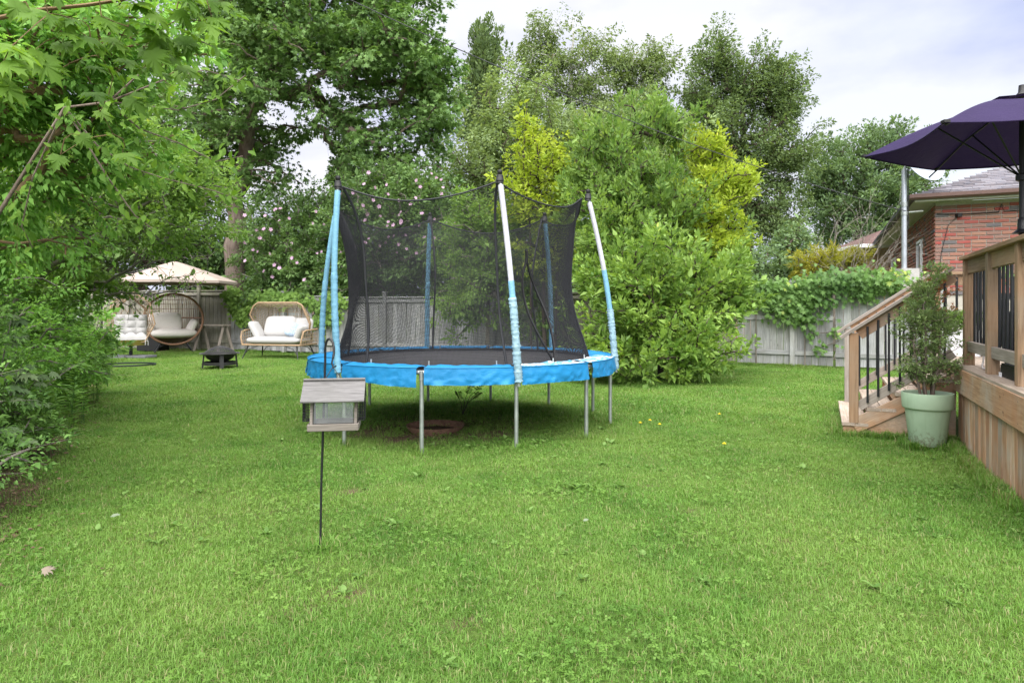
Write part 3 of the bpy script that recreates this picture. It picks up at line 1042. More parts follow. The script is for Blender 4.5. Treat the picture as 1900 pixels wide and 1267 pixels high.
rng = np.random.default_rng(5)
near = source('near_tuft', [tuft_mesh(s, 330, 0.20, 0.043, 0.0034) for s in range(12)], GRASS)
zone = [lawn_points(rng, 1.7, 4.5, 78), lawn_points(rng, 4.5, 8.0, 58)]
pts = np.concatenate(zone)
scatter('grass', pts, rng.uniform(0.7, 1.2, len(pts)), 12, near, 'short mown grass in the nearer lawn', 'grass', rng)
far = source('far_tuft', [tuft_mesh(50 + s, 280, 0.30, 0.048, 0.0062) for s in range(12)], GRASS)
zone = [lawn_points(rng, 8.0, 13.0, 28), lawn_points(rng, 13.0, 22.5, 15)]
pts = np.concatenate(zone)
scatter('grass', pts, rng.uniform(0.8, 1.3, len(pts)), 12, far, 'short mown grass in the lawn towards the fence', 'grass', rng)


def patchy(f, lo, seed):
    ph = np.random.default_rng(seed).random(6) * 6.28

    def fn(X, Y):
        v = np.sin(X * f + ph[0]) * np.sin(Y * f * 0.9 + ph[1]) + 0.6 * np.sin(X * f * 2.3 + ph[2] + Y) * np.sin(Y * f * 1.9 + ph[3]) + 0.4 * np.sin(X * f * 4.1 + ph[4]) * np.sin(Y * f * 4.7 + ph[5])
        return np.clip(v - lo, 0, 1)
    return fn


cl = source('clover_tuft', [clover_mesh(80 + s, 46, 0.22, 0.036, 0.0100) for s in range(6)], CLOVER)
pts = np.concatenate([lawn_points(rng, 1.7, 6.0, 12, 0.5, patchy(2.6, -0.35, 3)), lawn_points(rng, 1.7, 6.0, 5, 0.5), lawn_points(rng, 6.0, 14.0, 12, 0.6, patchy(2.2, -0.3, 4)),
                      lawn_points(rng, 6.4, 9.6, 11, 1.0, lambda X, Y: (soil_amount(X, Y) > 0.1) * 0.8)])
scatter('clover', pts, rng.uniform(0.7, 1.5, len(pts)), 6, cl, 'clover and creeping leaves among the lawn grass', 'clover', rng)
wd = source('weed_rosette', [weed_mesh(120 + s, 6, 0.075) for s in range(6)], LF_WEED)
pts = np.concatenate([lawn_points(rng, 1.8, 7.0, 3.6, 0.5), lawn_points(rng, 7.0, 16.0, 2.0, 0.8), lawn_points(rng, 6.4, 9.6, 9, 1.0, lambda X, Y: (soil_amount(X, Y) > 0.1) * 1.0)])
scatter('weeds', pts, rng.uniform(0.35, 0.95, len(pts)), 6, wd, 'broad-leaved weeds dotted over the lawn', 'weeds', rng)
# longer grass that the mower misses along the deck, the stairs, the fence and the pot
ed = source('edge_tuft', [tuft_mesh(200 + s, 46, 0.07, 0.10, 0.0050) for s in range(6)], GRASS)
ep = []
for _ in range(260):
    p = D(rng.uniform(-0.05, 2.6), -0.05 - abs(rng.normal()) * 0.035); ep.append((p.x, p.y))
for _ in range(110):
    p = D(-0.06 + abs(rng.normal()) * 0.03, rng.uniform(-1.05, 0)); ep.append((p.x, p.y))
for _ in range(90):
    p = D(rng.uniform(-1.95, -0.1), -1.09 - abs(rng.normal()) * 0.04); ep.append((p.x, p.y))
for _ in range(60):
    a_ = rng.random() * 6.283; ep.append((4.09 + 0.20 * math.cos(a_), 6.72 + 0.20 * math.sin(a_)))
for fa, fb in zip(FENCE[:-1], FENCE[1:]):
    for _ in range(int((fb - fa).length * 22)):
        p = fa.lerp(fb, rng.random()); ep.append((p.x, p.y - 0.10 - abs(rng.normal()) * 0.10))
for a_ in (-159, -129, -99, -69, -39, -9, 21, 51, 81, 111, 141, 171):
    for _ in range(5):
        ep.append((TR_C.x + 1.735 * math.cos(math.radians(a_)) + rng.normal() * 0.05, TR_C.y + 1.735 * math.sin(math.radians(a_)) + rng.normal() * 0.05))
for _ in range(6): ep.append((-1.073 + rng.normal() * 0.03, 3.82 + rng.normal() * 0.03))
ep = np.array(ep); ep = np.column_stack([ep, ground_z(ep[:, 0], ep[:, 1]) - 0.02])
scatter('grass', ep, rng.uniform(0.55, 1.2, len(ep)), 6, ed, 'longer uncut grass along the deck, the stairs and the fence', 'grass', rng)
# leaf litter at the hedge's foot and under the egg chair
n = 1500
Yv = rng.uniform(3.2, 17, n); X = hedge_x(Yv) + rng.normal(size=n) * 0.28 + 0.05
pos = np.stack([X, Yv, ground_z(X, Yv) + 0.004 + rng.random(n) * 0.012], -1)
n2 = 160
p2 = np.stack([rng.normal(size=n2) * 0.35 - 10.0, rng.normal(size=n2) * 0.2 + 20.6, rng.random(n2) * 0.05 + 0.03], -1)
pos = np.concatenate([pos, p2]); n += n2
me = leaf_mesh('leaf_litter', LEAF2, pos, rng.normal(size=(n, 3)) * [1, 1, .15], rng.normal(size=(n, 3)) * .3 + [0, 0, 1], rng.uniform(0.025, 0.05, n), rng.random(n))
tag(link('leaf_litter', me, LF_DRY), 'dry brown leaf litter along the foot of the hedge', 'leaf litter', kind='stuff')

# a few dead leaves and dandelion heads that can be told apart
for k, (px, py, s, lab) in enumerate([(78, 1076, 0.055, 'pale dry curled leaf lying on the lawn near its shaded corner'), (204, 972, 0.06, 'silvery fallen leaf on the grass off the hedge foot'),
                                      (1082, 980, 0.045, 'whitish fallen leaf on the lawn in front of the trampoline')]):
    g = G(px, py)
    T_ = MAPLE1 if k == 0 else LEAF4
    me = leaf_mesh('fallen_leaf', T_, np.array([[0, 0, 0.0]]), np.array([[0.8, 0.5, 0.15]]), np.array([[0.1, -0.5, 1.0]]), np.array([s]), np.array([0.9]))
    mm = m_leaf('fallen_leaf_%d' % k, (0.15, 0.12, 0.09), (0.20, 0.165, 0.13), None, trans=0.1) if k == 0 else m_leaf('fallen_leaf_%d' % k, (0.12, 0.16, 0.10), (0.16, 0.20, 0.13), None, trans=0.1)
    tag(link('fallen_leaf', me, mm, None, Matrix.Translation((g.x, g.y, 0.045))), lab, 'leaf')
YEL = m_plain('dandelion_yellow', (0.70, 0.52, 0.02), 0.7)
for k, (px, py) in enumerate([(1206, 792), (1188, 797), (1224, 800), (1335, 780), (1344, 838)]):
    g = G(px, py)
    t = thing('dandelion', ['yellow dandelion in the lawn, middle of the close trio', 'yellow dandelion in the lawn, nearest the trampoline', 'yellow dandelion in the lawn, third of the close trio from the trampoline',
                            'yellow dandelion alone in the lawn beyond the other two lone ones', 'yellow dandelion alone in the lawn, closest to the camera'][k], 'flower', (g.x, g.y, 0), 0, 'dandelions in the lawn')
    MB().tube([(0, 0, 0), (0.004, 0, 0.04), (0, 0, 0.075)], 0.002, 4).build('stem', LF_WEED, t)
    m = MB()
    for r_, z_ in ((0.020, 0.078), (0.014, 0.083), (0.008, 0.087)):
        m.lathe([(0.003, z_ - 0.004), (r_, z_), (0.002, z_ + 0.003)], 9)
    m.build('flower_head', YEL, t)


# ------------------------------------------------------------------ back fence
def fence_run(name, label, pa, pb, h, mat, bw=0.14, cap=True, posts=2.4, rails=(0.28,), lean=0.01, seed=1, post_out=0.06, pick=True):
    r = random.Random(seed)
    t = thing(name, label, 'fence', pa)
    d = (pb - pa); L_ = d.length; d = d.normalized()
    nrm = Vector((d.y, -d.x, 0))                      # towards the garden
    n = max(1, round(L_ / (bw + 0.002)))
    for i in range(n):
        s = (i + 0.5) * L_ / n
        w = L_ / n * r.uniform(0.93, 0.99)
        c = pa + d * s + nrm * r.uniform(-0.006, 0.006)
        top = h - 0.02 + r.uniform(-0.03, 0.02)
        ln = d * r.uniform(-lean, lean)
        plank('board', c + Vector((0, 0, 0.03)), c + ln + Vector((0, 0, top)), w, 0.018, nrm, mat, t)
    for z in rails:
        plank('rail', pa + nrm * 0.035 + Vector((0, 0, z)), pb + nrm * 0.035 + Vector((0, 0, z)), 0.10, 0.035, nrm, mat, t)
    if cap:
        plank('cap_rail', pa + nrm * 0.0 + Vector((0, 0, h + 0.012)), pb + Vector((0, 0, h + 0.012)), 0.12, 0.035, Vector((0, 0, 1)), mat, t)
        plank('rail', pa + nrm * 0.038 + Vector((0, 0, h - 0.09)), pb + nrm * 0.038 + Vector((0, 0, h - 0.09)), 0.09, 0.035, nrm, mat, t)
    k = max(1, int(L_ / posts))
    for i in range(k):
        c = pa + d * (L_ * (i + 0.6) / k) + nrm * post_out
        plank('post', c, c + Vector((0, 0, h + 0.14)), 0.10, 0.10, nrm, mat, t)
        plank('post_cap', c + Vector((0, 0, h + 0.141)), c + Vector((0, 0, h + 0.175)), 0.13, 0.13, nrm, mat, t)
    return t


fence_run('wooden_fence', 'tall mossy board fence with cap rail behind the two egg shaped chairs', FENCE[0], FENCE[1], 1.86, FENCE_B, seed=2)
fence_run('wooden_fence', 'grey weathered board fence behind the wicker loveseat', FENCE[1] + Vector((0.05, 0, 0)), FENCE[2], 1.66, FENCE_W, seed=3, lean=0.05)
fence_run('wooden_fence', 'grey board fence seen through the trampoline net', FENCE[2] + Vector((0.05, 0, 0)), FENCE[3], 1.62, FENCE_W, seed=4)
fence_run('wooden_fence', 'dark stretch of board fence hidden behind the big bush', FENCE[3] + Vector((0.05, 0, 0)), FENCE[4], 1.7, FENCE_B, seed=5)
fence_run('wooden_fence', 'pale grey board fence panel between the bush and the fence corner post', FENCE[4] + Vector((0.05, 0, 0)), FENCE[5], 1.78, FENCE_W, bw=0.155, seed=6, rails=(0.30, 1.1), cap=False, posts=1.2)
fence_run('wooden_fence', 'grey board fence under the vine behind the deck stairs', FENCE[5] + Vector((0.05, 0, 0)), FENCE[6], 1.80, FENCE_W, bw=0.155, seed=7, rails=(0.28,), cap=False, posts=3.0)

# ------------------------------------------------------------------ red brick house
HC = Vector((9.67, 15.6, 0))
HW = 0.45


def H(s, b, z):
    """s along the side wall away from the camera, b along the front wall to the right"""
    return HC - DU * s + DV * b + Vector((0, 0, z))


house = thing('brick_house', 'red brick house with grey shingle hip roof behind the deck', 'house', HC)
WT = 3.72
HL, HB = 12.0, 9.0
m = MB()
m.add([H(0.012, 0.012, 0), H(0.012, HB, 0), H(HL, HB, 0), H(HL, 0.012, 0), H(0.012, 0.012, WT + .025), H(0.012, HB, WT + .025), H(HL, HB, WT + .025), H(HL, 0.012, WT + .025)],
      [(0, 1, 5, 4), (1, 2, 6, 5), (2, 3, 7, 6), (3, 0, 4, 7), (4, 5, 6, 7)])
m.build('wall', MORTAR, house, W[house.name].inverted())
bh, bl, bd, mo = 0.069, 0.262, 0.05, 0.020


def brick_mesh(L_):
    return plank_mesh(L_, bh, bd, REDBRICK, 0.004)


rb = random.Random(3)
z = 1.66; row = 0
count = 0
while z < WT - 0.05:
    b0 = -0.5 * (row % 2) * (bl + mo) + 0.0
    b = b0
    while b < 3.4:
        lo = max(b, 0.0); hi = b + bl
        half = rb.random() < 0.08
        if half: hi = b + bl / 2 - mo / 2
        if hi - lo > 0.05 and count < 330:
            M, L_ = frame_matrix(H(-0.0, lo, z), H(-0.0, hi, z), DU)
            M.translation = M.translation - DU * (bd / 2 - 0.012 - rb.uniform(0, 0.003))
            link('brick', brick_mesh(round(hi - lo, 3)), None, house, M); count += 1
        b = hi + mo
    z += bh + mo; row += 1
# the long side wall is seen edge-on: bricks joined, windows left open
wins = [(2.25, 3.15, 1.75, 3.1), (9.2, 10.6, 1.75, 3.1)]
Vv = []; Tt = []; Rr = []
z = 1.5; row = 0
while z < WT - 0.05:
    s = 0.012 - 0.5 * (row % 2) * (bl + mo)
    while s < HL:
        lo = max(s, 0.012); hi = min(s + bl, HL)
        inwin = any(hi > w0 - 0.01 and lo < w1 + 0.01 and z > z0 - 0.04 and z < z1 + 0.04 for w0, w1, z0, z1 in wins)
        if hi - lo > 0.04 and not inwin:
            k = len(Vv); e = -0.012
            for (ss, zz, bb) in ((lo, z - bh / 2, e), (hi, z - bh / 2, e), (hi, z + bh / 2, e), (lo, z + bh / 2, e), (lo, z - bh / 2, 0.012), (hi, z - bh / 2, 0.012), (hi, z + bh / 2, 0.012), (lo, z + bh / 2, 0.012)):
                Vv.append(H(ss, bb, zz))
            Tt += [(k, k + 3, k + 2, k + 1), (k, k + 1, k + 5, k + 4), (k + 1, k + 2, k + 6, k + 5), (k + 2, k + 3, k + 7, k + 6), (k + 3, k, k + 4, k + 7)]
            Rr += [rb.random()] * 5
        s += bl + mo
    z += bh + mo; row += 1
tag(link('brickwork', arr_mesh('brickwork', [tuple(v) for v in Vv], Tt, Rr), REDBRICK, house), kind='stuff')
for (w0, w1, z0, z1) in wins:
    m = MB()
    for (a0, a1, c0, c1) in ((w0, w1, z0, z0 + 0.06), (w0, w1, z1 - 0.06, z1), (w0, w0 + 0.06, z0 + 0.06, z1 - 0.06), (w1 - 0.06, w1, z0 + 0.06, z1 - 0.06)):
        m.add([H(x, y, zz) for x in (a0, a1) for y in (-0.04, 0.02) for zz in (c0, c1)],
              [(0, 1, 3, 2), (4, 6, 7, 5), (0, 4, 5, 1), (2, 3, 7, 6), (0, 2, 6, 4), (1, 5, 7, 3)])
    fr = m.build('window', WHITE, house, W[house.name].inverted())
    mm = MB().add([H(w0 + 0.06, -0.005, z0 + 0.06), H(w1 - 0.06, -0.005, z0 + 0.06), H(w1 - 0.06, -0.005, z1 - 0.06), H(w0 + 0.06, -0.005, z1 - 0.06)], [(0, 3, 2, 1)])
    link('pane', mm.mesh('pane'), WINGLASS, fr)
    ms = MB().add([H(x, y, zz) for x in (w0 - 0.05, w1 + 0.05) for y in (-0.08, -0.013) for zz in (z0 - 0.06, z0 - 0.003)],
                  [(0, 1, 3, 2), (4, 6, 7, 5), (0, 4, 5, 1), (2, 3, 7, 6), (0, 2, 6, 4), (1, 5, 7, 3)])
    link('sill', ms.mesh('sill'), CONC, fr)
# eaves: soffit, gutter on front and side
ZE = WT + 0.06
m = MB()
m.add([H(-HW, -HW, ZE - 0.03), H(-HW, HB, ZE - 0.03), H(0.02, HB, ZE - 0.03), H(0.02, 0.02, ZE - 0.03), H(HL + HW, 0.02, ZE - 0.03), H(HL + HW, -HW, ZE - 0.03)],
      [(0, 3, 2, 1), (0, 5, 4, 3)])
m.build('soffit', SOFFIT, house, W[house.name].inverted())


def gutter(p0, p1, out):
    x = (p1 - p0).normalized()
    prof = [(0, 0.02), (0, -0.10), (0.07, -0.10), (0.11, -0.06), (0.11, 0.02), (0.10, 0.02), (0.10, -0.055), (0.065, -0.088), (0.012, -0.088), (0.012, 0.02)]
    Vs = [p + out * a + Vector((0, 0, b)) for p in (p0, p1) for a, b in prof]
    n = len(prof)
    return MB().add(Vs, [(i, (i + 1) % n, (i + 1) % n + n, i + n) for i in range(n)] + [tuple(range(n)), tuple(range(2 * n - 1, n - 1, -1))])


gutter(H(-HW, -HW - 0.11, ZE + 0.08), H(-HW, HB, ZE + 0.08), DU).build('gutter', GUTTER, house, W[house.name].inverted())
gutter(H(-HW - 0.004, -HW, ZE + 0.081), H(HL + HW, -HW, ZE + 0.081), -DV).build('gutter', BLACKP, house, W[house.name].inverted())
m = MB()
for (p0, p1, q0) in ((H(-HW + .006, -HW + .006, ZE - .06), H(-HW + .006, HB, ZE - .06), DU), ):
    m.add([p0, p1, p1 + Vector((0, 0, .14)), p0 + Vector((0, 0, .14))], [(0, 1, 2, 3)])
m.build('fascia', SOFFIT, house, W[house.name].inverted())
PITCH = 0.4167
rt = 4.5 + HW
RZ = ZE + 0.07
A_, B_ = H(-HW, -HW, RZ), H(-HW, HB, RZ)
ap1 = H(-HW + rt, -HW + rt, RZ + rt * PITCH); ap2 = H(-HW + rt, HB, RZ + rt * PITCH)
S0 = H(HL + HW, -HW, RZ); S1 = H(HL + HW - rt, -HW + rt, RZ + rt * PITCH)
m = MB().add([A_, B_, ap2, ap1, S0, S1], [(0, 1, 2, 3), (0, 3, 5, 4)])
roof = m.build('roof', SHINGLE, house, W[house.name].inverted())
# shingles on the front slope, course by course, cut at the hip
cnt = 0
sl = math.sqrt(1 + PITCH ** 2)
nvec = (DU * PITCH + Vector((0, 0, 1))).normalized()
up_sl = (-DU + Vector((0, 0, PITCH))).normalized()
k = 0
ex = 0.15
while k * ex / sl < 4.0 and cnt < 300:
    hdist = k * ex / sl                     # horizontal distance up the slope
    b = -HW + hdist + 0.02
    off = (k % 3) * 0.11
    first = True
    while b < 4.6 and cnt < 300:
        w = rb.choice([0.22, 0.33, 0.33, 0.40])
        if first: w = max(0.12, w - off); first = False
        p = H(-HW + hdist - 0.012, b, RZ + hdist * PITCH)
        M = Matrix((DV, up_sl, nvec)).transposed().to_4x4()
        M.translation = p + DV * (w / 2) + up_sl * (ex * 0.55) + nvec * (0.012 + rb.uniform(0, 0.006))
        M = M @ Matrix.Rotation(-0.05, 4, 'X')
        link('shingle', plank_mesh(round(w - 0.006, 3), ex * 1.15, 0.010, SHINGLE, 0.002), None, roof, M); cnt += 1
        b += w
    k += 1
# wires on the brick face
m = MB()
m.tube([H(-0.03, 0.03, 3.47), H(-0.03, 0.6, 3.44), H(-0.03, 1.2, 3.45), H(-0.03, 1.25, 3.62), H(-0.03, 1.3, 3.46), H(-0.03, 3.5, 3.50)], 0.011, 5)
m.tube([H(-0.025, 0.45, 3.43), H(-0.025, 0.25, 3.2), H(-0.025, 0.12, 2.6), H(-0.025, 0.06, 1.9)], 0.007, 5)
m.build('service_cable', BLACKP, house, W[house.name].inverted())
MB().obox(Matrix.Translation(H(-0.05, 0.45, 3.42)), (0.10, 0.10, 0.08)).build('cable_bracket', BLACKP, house, W[house.name].inverted())

# mast with satellite dish, on a concrete pedestal
mp = Vector((8.86, 15.42, 0))
t = thing('service_mast', 'galvanised metal mast strapped to the eave of the brick house', 'mast', mp)
MB().box((-0.16, -0.18, 0), (0.24, 0.18, 2.22)).build('pedestal', CONC, t)
m = MB(); m.tube([(0, 0, 2.221), (0, 0, 4.45)], 0.056, 14); m.build('pole', PIPE, t, smooth=40)
m = MB(); m.tube([(0, 0, 3.42), (0, 0, 3.50)], 0.070, 14); m.tube([(0, 0, 3.62), (0, 0, 3.72)], 0.068, 14); m.tube([(0.02, 0, 3.48), (0.42, 0.0, 3.52)], 0.022, 6)
m.build('strap', STEEL, t, smooth=40)
m = MB(); m.tube([(0.075, -0.02, 4.5), (0.075, -0.02, 3.1)], 0.012, 6); m.build('cable', BLACKP, t)
dish = thing('satellite_dish', 'pale grey round satellite dish behind the purple umbrella', 'satellite dish', mp + Vector((0, 0, 4.45)))
nd_ = Vector((0.30, -0.86, 0.34)).normalized()
Md = nd_.to_track_quat('Z', 'Y').to_matrix().to_4x4()
Md.translation = Vector((0.25, -0.10, 0.20))
Md = Md @ Matrix.Scale(1.1, 4)
DISH = m_plain('dish_paint', (0.30, 0.34, 0.40), 0.45, 0.4, 0, 0.06)
m = MB().lathe([(0.001, 0.0), (0.18, 0.014), (0.36, 0.056), (0.53, 0.122), (0.55, 0.134), (0.547, 0.116), (0.36, 0.038), (0.18, -0.004), (0.001, -0.016)], 40)
m.build('reflector', DISH, dish, Md, smooth=50)
m = MB(); m.tube([Md @ Vector((0, -0.46, 0.10)), Md @ Vector((0, -0.40, 0.36)), Md @ Vector((0, -0.12, 0.55))], 0.017, 6)
m.build('feed_arm', BLACKP, dish)
m = MB(); m.tube([(0, 0, 0.001), (0.05, 0, 0.15), Md @ Vector((0, 0, -0.014))], 0.03, 8); m.build('mount', STEEL, dish)

# overhead service wire
pts = []
a0 = P(520, -62, 11.0); a1 = Vector((8.95, 15.40, 3.50))
for i in range(41):
    u = i / 40
    p = a0.lerp(a1, u); p.z -= 0.62 * 4 * u * (1 - u) * 0.55
    pts.append(p)
m = MB(); m.tube(pts, 0.0085, 5)
o = m.build('overhead_wire', m_plain('grey_wire', (0.05, 0.05, 0.055), 0.6), None)
tag(o, 'grey overhead service wire sagging towards the brick house', 'wire')

# yellow brick building past the red house
yp = P(1614, 570, 27.0); yp.z = 0
yb = thing('brick_house', 'yellow brick building with pale gutter beyond the red house', 'house', yp)
m = MB(); m.box((0, 0, 0), (5.0, 4.0, 3.75))
Mloc = Matrix.Identity(4)
m.build('wall', MORTAR, yb, Mloc)
m = MB(); zz = 1.6; r_ = 0
while zz < 3.7:
    x = -0.12 * (r_ % 2)
    while x < 1.4:
        lo = max(x, -0.012); hi = min(x + 0.23, 1.4)
        if hi - lo > .03: m.box((lo, -0.012, zz), (hi, 0.02, zz + 0.072))
        x += 0.245
    y = 0.0
    while y < 2:
        m.box((-0.012, y + 0.02, zz), (0.02, y + 0.245, zz + 0.072)); y += 0.26
    zz += 0.087; r_ += 1
tag(m.build('brickwork', YBRICK, yb, Mloc), kind='stuff')
m = MB(); m.add([(-0.55, -0.45, 3.72), (5, -0.45, 3.72), (5, 3, 4.8), (1.2, 1.4, 4.55), (-0.55, 3, 3.72)], [(0, 1, 2, 3), (0, 3, 4)])
m.add([(-0.55, -0.45, 3.70), (5, -0.45, 3.70), (5, 3, 3.70), (-0.55, 3, 3.70)], [(0, 3, 2, 1)])
m.build('roof', BROOF, yb, Mloc)
m = MB(); m.box((-0.66, -0.56, 3.66), (5, -0.46, 3.80)); m.box((-0.66, -0.455, 3.66), (-0.56, 3, 3.80)); m.build('gutter', WHITE, yb, Mloc)
# grey board fence beyond the vine
fence_run('wooden_fence', 'pale plank fence beyond the vine, below the golden shrub', P(1505, 570, 21.0) - Vector((0, 0, CAMH)), P(1625, 570, 20.0) - Vector((0, 0, CAMH)), 1.92, GREY_W, bw=0.16, seed=17, cap=False, posts=5)

# far house with a brown roof, glimpsed between the trees
fp = P(1368, 570, 30.0); fp.z = 0
t = thing('far_house', 'small house with brown roof glimpsed over the fence between the trees', 'house', fp)
MB().box((-3.6, 0, 0), (0.75, 5, 2.75)).build('wall', m_plain('pinkish_brick', (0.33, 0.22, 0.18), 0.9), t)
m = MB().add([(-4.0, -0.4, 2.72), (1.1, -0.4, 2.72), (1.1, 5.4, 2.72), (-4.0, 5.4, 2.72), (-1.4, 2.5, 4.1), (-1.0, 2.5, 4.1)], [(0, 1, 5, 4), (1, 2, 5), (2, 3, 4, 5), (3, 0, 4), (0, 3, 2, 1)])
m.build('roof', BROOF, t)
MB().box((-4.05, -0.5, 2.62), (1.15, -0.405, 2.75)).build('gutter', WHITE, t)
# pale neighbour's shed at the far end of the hedge
sp = P(150, 570, 25.5); sp.z = 0
t = thing('garden_shed', 'pale grey neighbouring shed behind the mossy fence', 'shed', sp)
MB().box((-2.2, 0, 0), (1.05, 2.5, 2.05)).build('wall', m_plain('pale_siding', (0.50, 0.52, 0.55), 0.8), t)
MB().add([(-2.4, -0.2, 2.06), (1.2, -0.2, 2.06), (1.2, 2.7, 2.06), (-2.4, 2.7, 2.06), (-2.4, 1.2, 2.75), (1.2, 1.2, 2.75)], [(0, 1, 5, 4), (2, 3, 4, 5), (1, 2, 5), (3, 0, 4), (0, 3, 2, 1)]).build('roof', BROOF, t)


# ------------------------------------------------------------------ deck
Zp = Vector((0, 0, 1))
DZ = 0.78
deck = thing('wooden_deck', 'raised brown wooden deck with vertical board skirting', 'deck', DC)
rd = random.Random(9)
a = 0.0; i = 0
while a < 3.4:
    w = rd.choice([0.088, 0.135, 0.135])
    c0 = D(a + w / 2, 0.012 + rd.uniform(-.004, .004), -0.03); c1 = D(a + w / 2, 0.012 + rd.uniform(-.003, .003), 0.535)
    plank('skirt_board', c0, c1, w - 0.004, 0.02, DV, DECK_W, deck); a += w
plank('fascia_board', D(-0.02, -0.014, 0.635), D(3.5, -0.014, 0.635), 0.235, 0.036, DV, DECK_W, deck)
plank('fascia_board', D(-1.98, 0.025, 0.62), D(-0.03, 0.025, 0.62), 0.24, 0.03, DV, DECK_W, deck)
for i in range(16):
    b = 0.045 + i * 0.146
    plank('decking_board', D(-2.0, b, DZ - 0.018), D(3.5, b, DZ - 0.018), 0.14, 0.034, Zp, TREAD_W, deck)
for a in (0.02, 1.2, 2.4, 3.4):
    plank('corner_post' if a < 0.1 else 'support_post', D(a, 0.07, 0), D(a, 0.07, 0.74), 0.09, 0.09, DV, DECK_W, deck)

SCREW = m_plain('dark_screw', (0.035, 0.03, 0.028), 0.5, 0.4, 0.6)
m = MB()


def screw(p, nrm, r=0.006):
    x = nrm.orthogonal().normalized(); y = nrm.cross(x)
    m.add([p + nrm * 0.0012 + (x * math.cos(k * 1.047) + y * math.sin(k * 1.047)) * r for k in range(6)], [(0, 1, 2, 3, 4, 5)])


a = 0.06
while a < 3.3:
    for zz in (0.055, 0.46):
        screw(D(a + rd.uniform(-.01, .01), -0.0025, zz + rd.uniform(-.01, .01)), -DV, 0.005)
    a += 0.118
for a in [0.05 + 0.4 * k for k in range(9)]:
    for zz in (0.56, 0.71): screw(D(a, -0.0325, zz), -DV)
tag(m.build('screw_head', SCREW, deck, W[deck.name].inverted()), kind='stuff')

rail = thing('deck_railing', 'brown wooden deck railing with close black balusters', 'railing', D(0, 0.08, DZ))
posts = [0.03, 1.07, 2.06, 3.05]
for a in posts:
    plank('post', D(a, 0.085, DZ), D(a, 0.085, 1.815), 0.09, 0.09, DU, POST_W, rail)
for a0, a1 in zip(posts[:-1], posts[1:]):
    plank('top_rail', D(a0 + 0.046, 0.085, 1.748), D(a1 - 0.046, 0.085, 1.748), 0.135, 0.036, DV, POST_W, rail)
    plank('bottom_rail', D(a0 + 0.046, 0.085, 0.965), D(a1 - 0.046, 0.085, 0.965), 0.10, 0.036, DV, GREY_W, rail)
    n = 7
    for k in range(n):
        s = a0 + 0.09 + (a1 - a0 - 0.18) * k / (n - 1)
        plank('baluster', D(s, 0.118, 0.93), D(s, 0.118, 1.79), 0.022, 0.022, DU, BLACK, rail, 0.006)
plank('cap_rail', D(-0.06, 0.085, 1.835), D(1.56, 0.085, 1.835), 0.14, 0.036, Zp, POST_W, rail)
plank('cap_rail', D(1.566, 0.085, 1.835), D(3.4, 0.085, 1.835), 0.14, 0.036, Zp, POST_W, rail)
# the far side of the railing
fr = thing('deck_railing', 'far deck railing beside the head of the stairs', 'railing', D(-1.94, 0.08, DZ))
for b in (0.06, 1.2, 2.2):
    plank('post', D(-1.94, b, DZ), D(-1.94, b, 1.75), 0.09, 0.09, DV, POST_W, fr)
for b0, b1 in ((0.06, 1.2), (1.2, 2.2)):
    plank('top_rail', D(-1.94, b0 + .046, 1.68), D(-1.94, b1 - .046, 1.68), 0.12, 0.036, DU, POST_W, fr)
    plank('bottom_rail', D(-1.94, b0 + .046, 0.92), D(-1.94, b1 - .046, 0.92), 0.10, 0.036, DU, POST_W, fr)
    for k in range(9):
        b = b0 + .1 + (b1 - b0 - .2) * k / 8
        plank('baluster', D(-1.905, b, 0.88), D(-1.905, b, 1.72), 0.026, 0.026, DU, BLACK, fr, 0.006)
plank('cap_rail', D(-1.94, 0, 1.77), D(-1.94, 2.4, 1.77), 0.14, 0.036, Zp, POST_W, fr)

# stairs
st = thing('deck_stairs', 'wooden stairs with black balusters going up to the deck', 'stairs', D(-1.0, -1.06, 0))
A0, A1 = -0.12, -1.92
lev = [(1.04, 0.80, 0.115), (0.80, 0.54, 0.285), (0.54, 0.28, 0.455), (0.28, 0.0, 0.62)]
for (s0, s1, z) in lev:
    w = (s0 - s1 + 0.02) / 2
    for k in range(2):
        s = s0 + 0.01 - w * (k + 0.5)
        plank('tread_board', D(A0 + 0.025, -s, z - 0.018), D(A1 - 0.025, -s, z - 0.018), w - 0.006, 0.034, Zp, TREAD_W, st)
    plank('riser', D(A0 - 0.03, -s0 + 0.035, z - 0.085 if z > 0.2 else 0.04), D(A1 + 0.03, -s0 + 0.035, z - 0.085 if z > 0.2 else 0.04), 0.132 if z > 0.2 else 0.115, 0.018, DV, DECK_W, st)
for aa, nm in ((A0 - 0.0, 'stringer'), (A1 + 0.036, 'stringer')):
    poly = [(-1.03, -0.03), (-1.03, 0.078)]
    for (s0, s1, z) in lev:
        poly += [(-s0 + 0.005, z - 0.037), (-s1 + 0.004, z - 0.037)]
    poly = [poly[0]] + poly[2:] + [(-0.004, -0.03)]
    Vs = [D(aa, x, zz) for x, zz in poly] + [D(aa - 0.034, x, zz) for x, zz in poly]
    n = len(poly)
    m = MB().add(Vs, [tuple(range(n)), tuple(range(2 * n - 1, n - 1, -1))] + [(i, i + n, (i + 1) % n + n, (i + 1) % n) for i in range(n)])
    m.build(nm, DECK_W, st, W[st.name].inverted())
plank('side_board', D(A0 + 0.011, -0.93, 0.075), D(A0 + 0.011, -0.02, 0.60), 0.16, 0.02, DU, DECK_W, st)
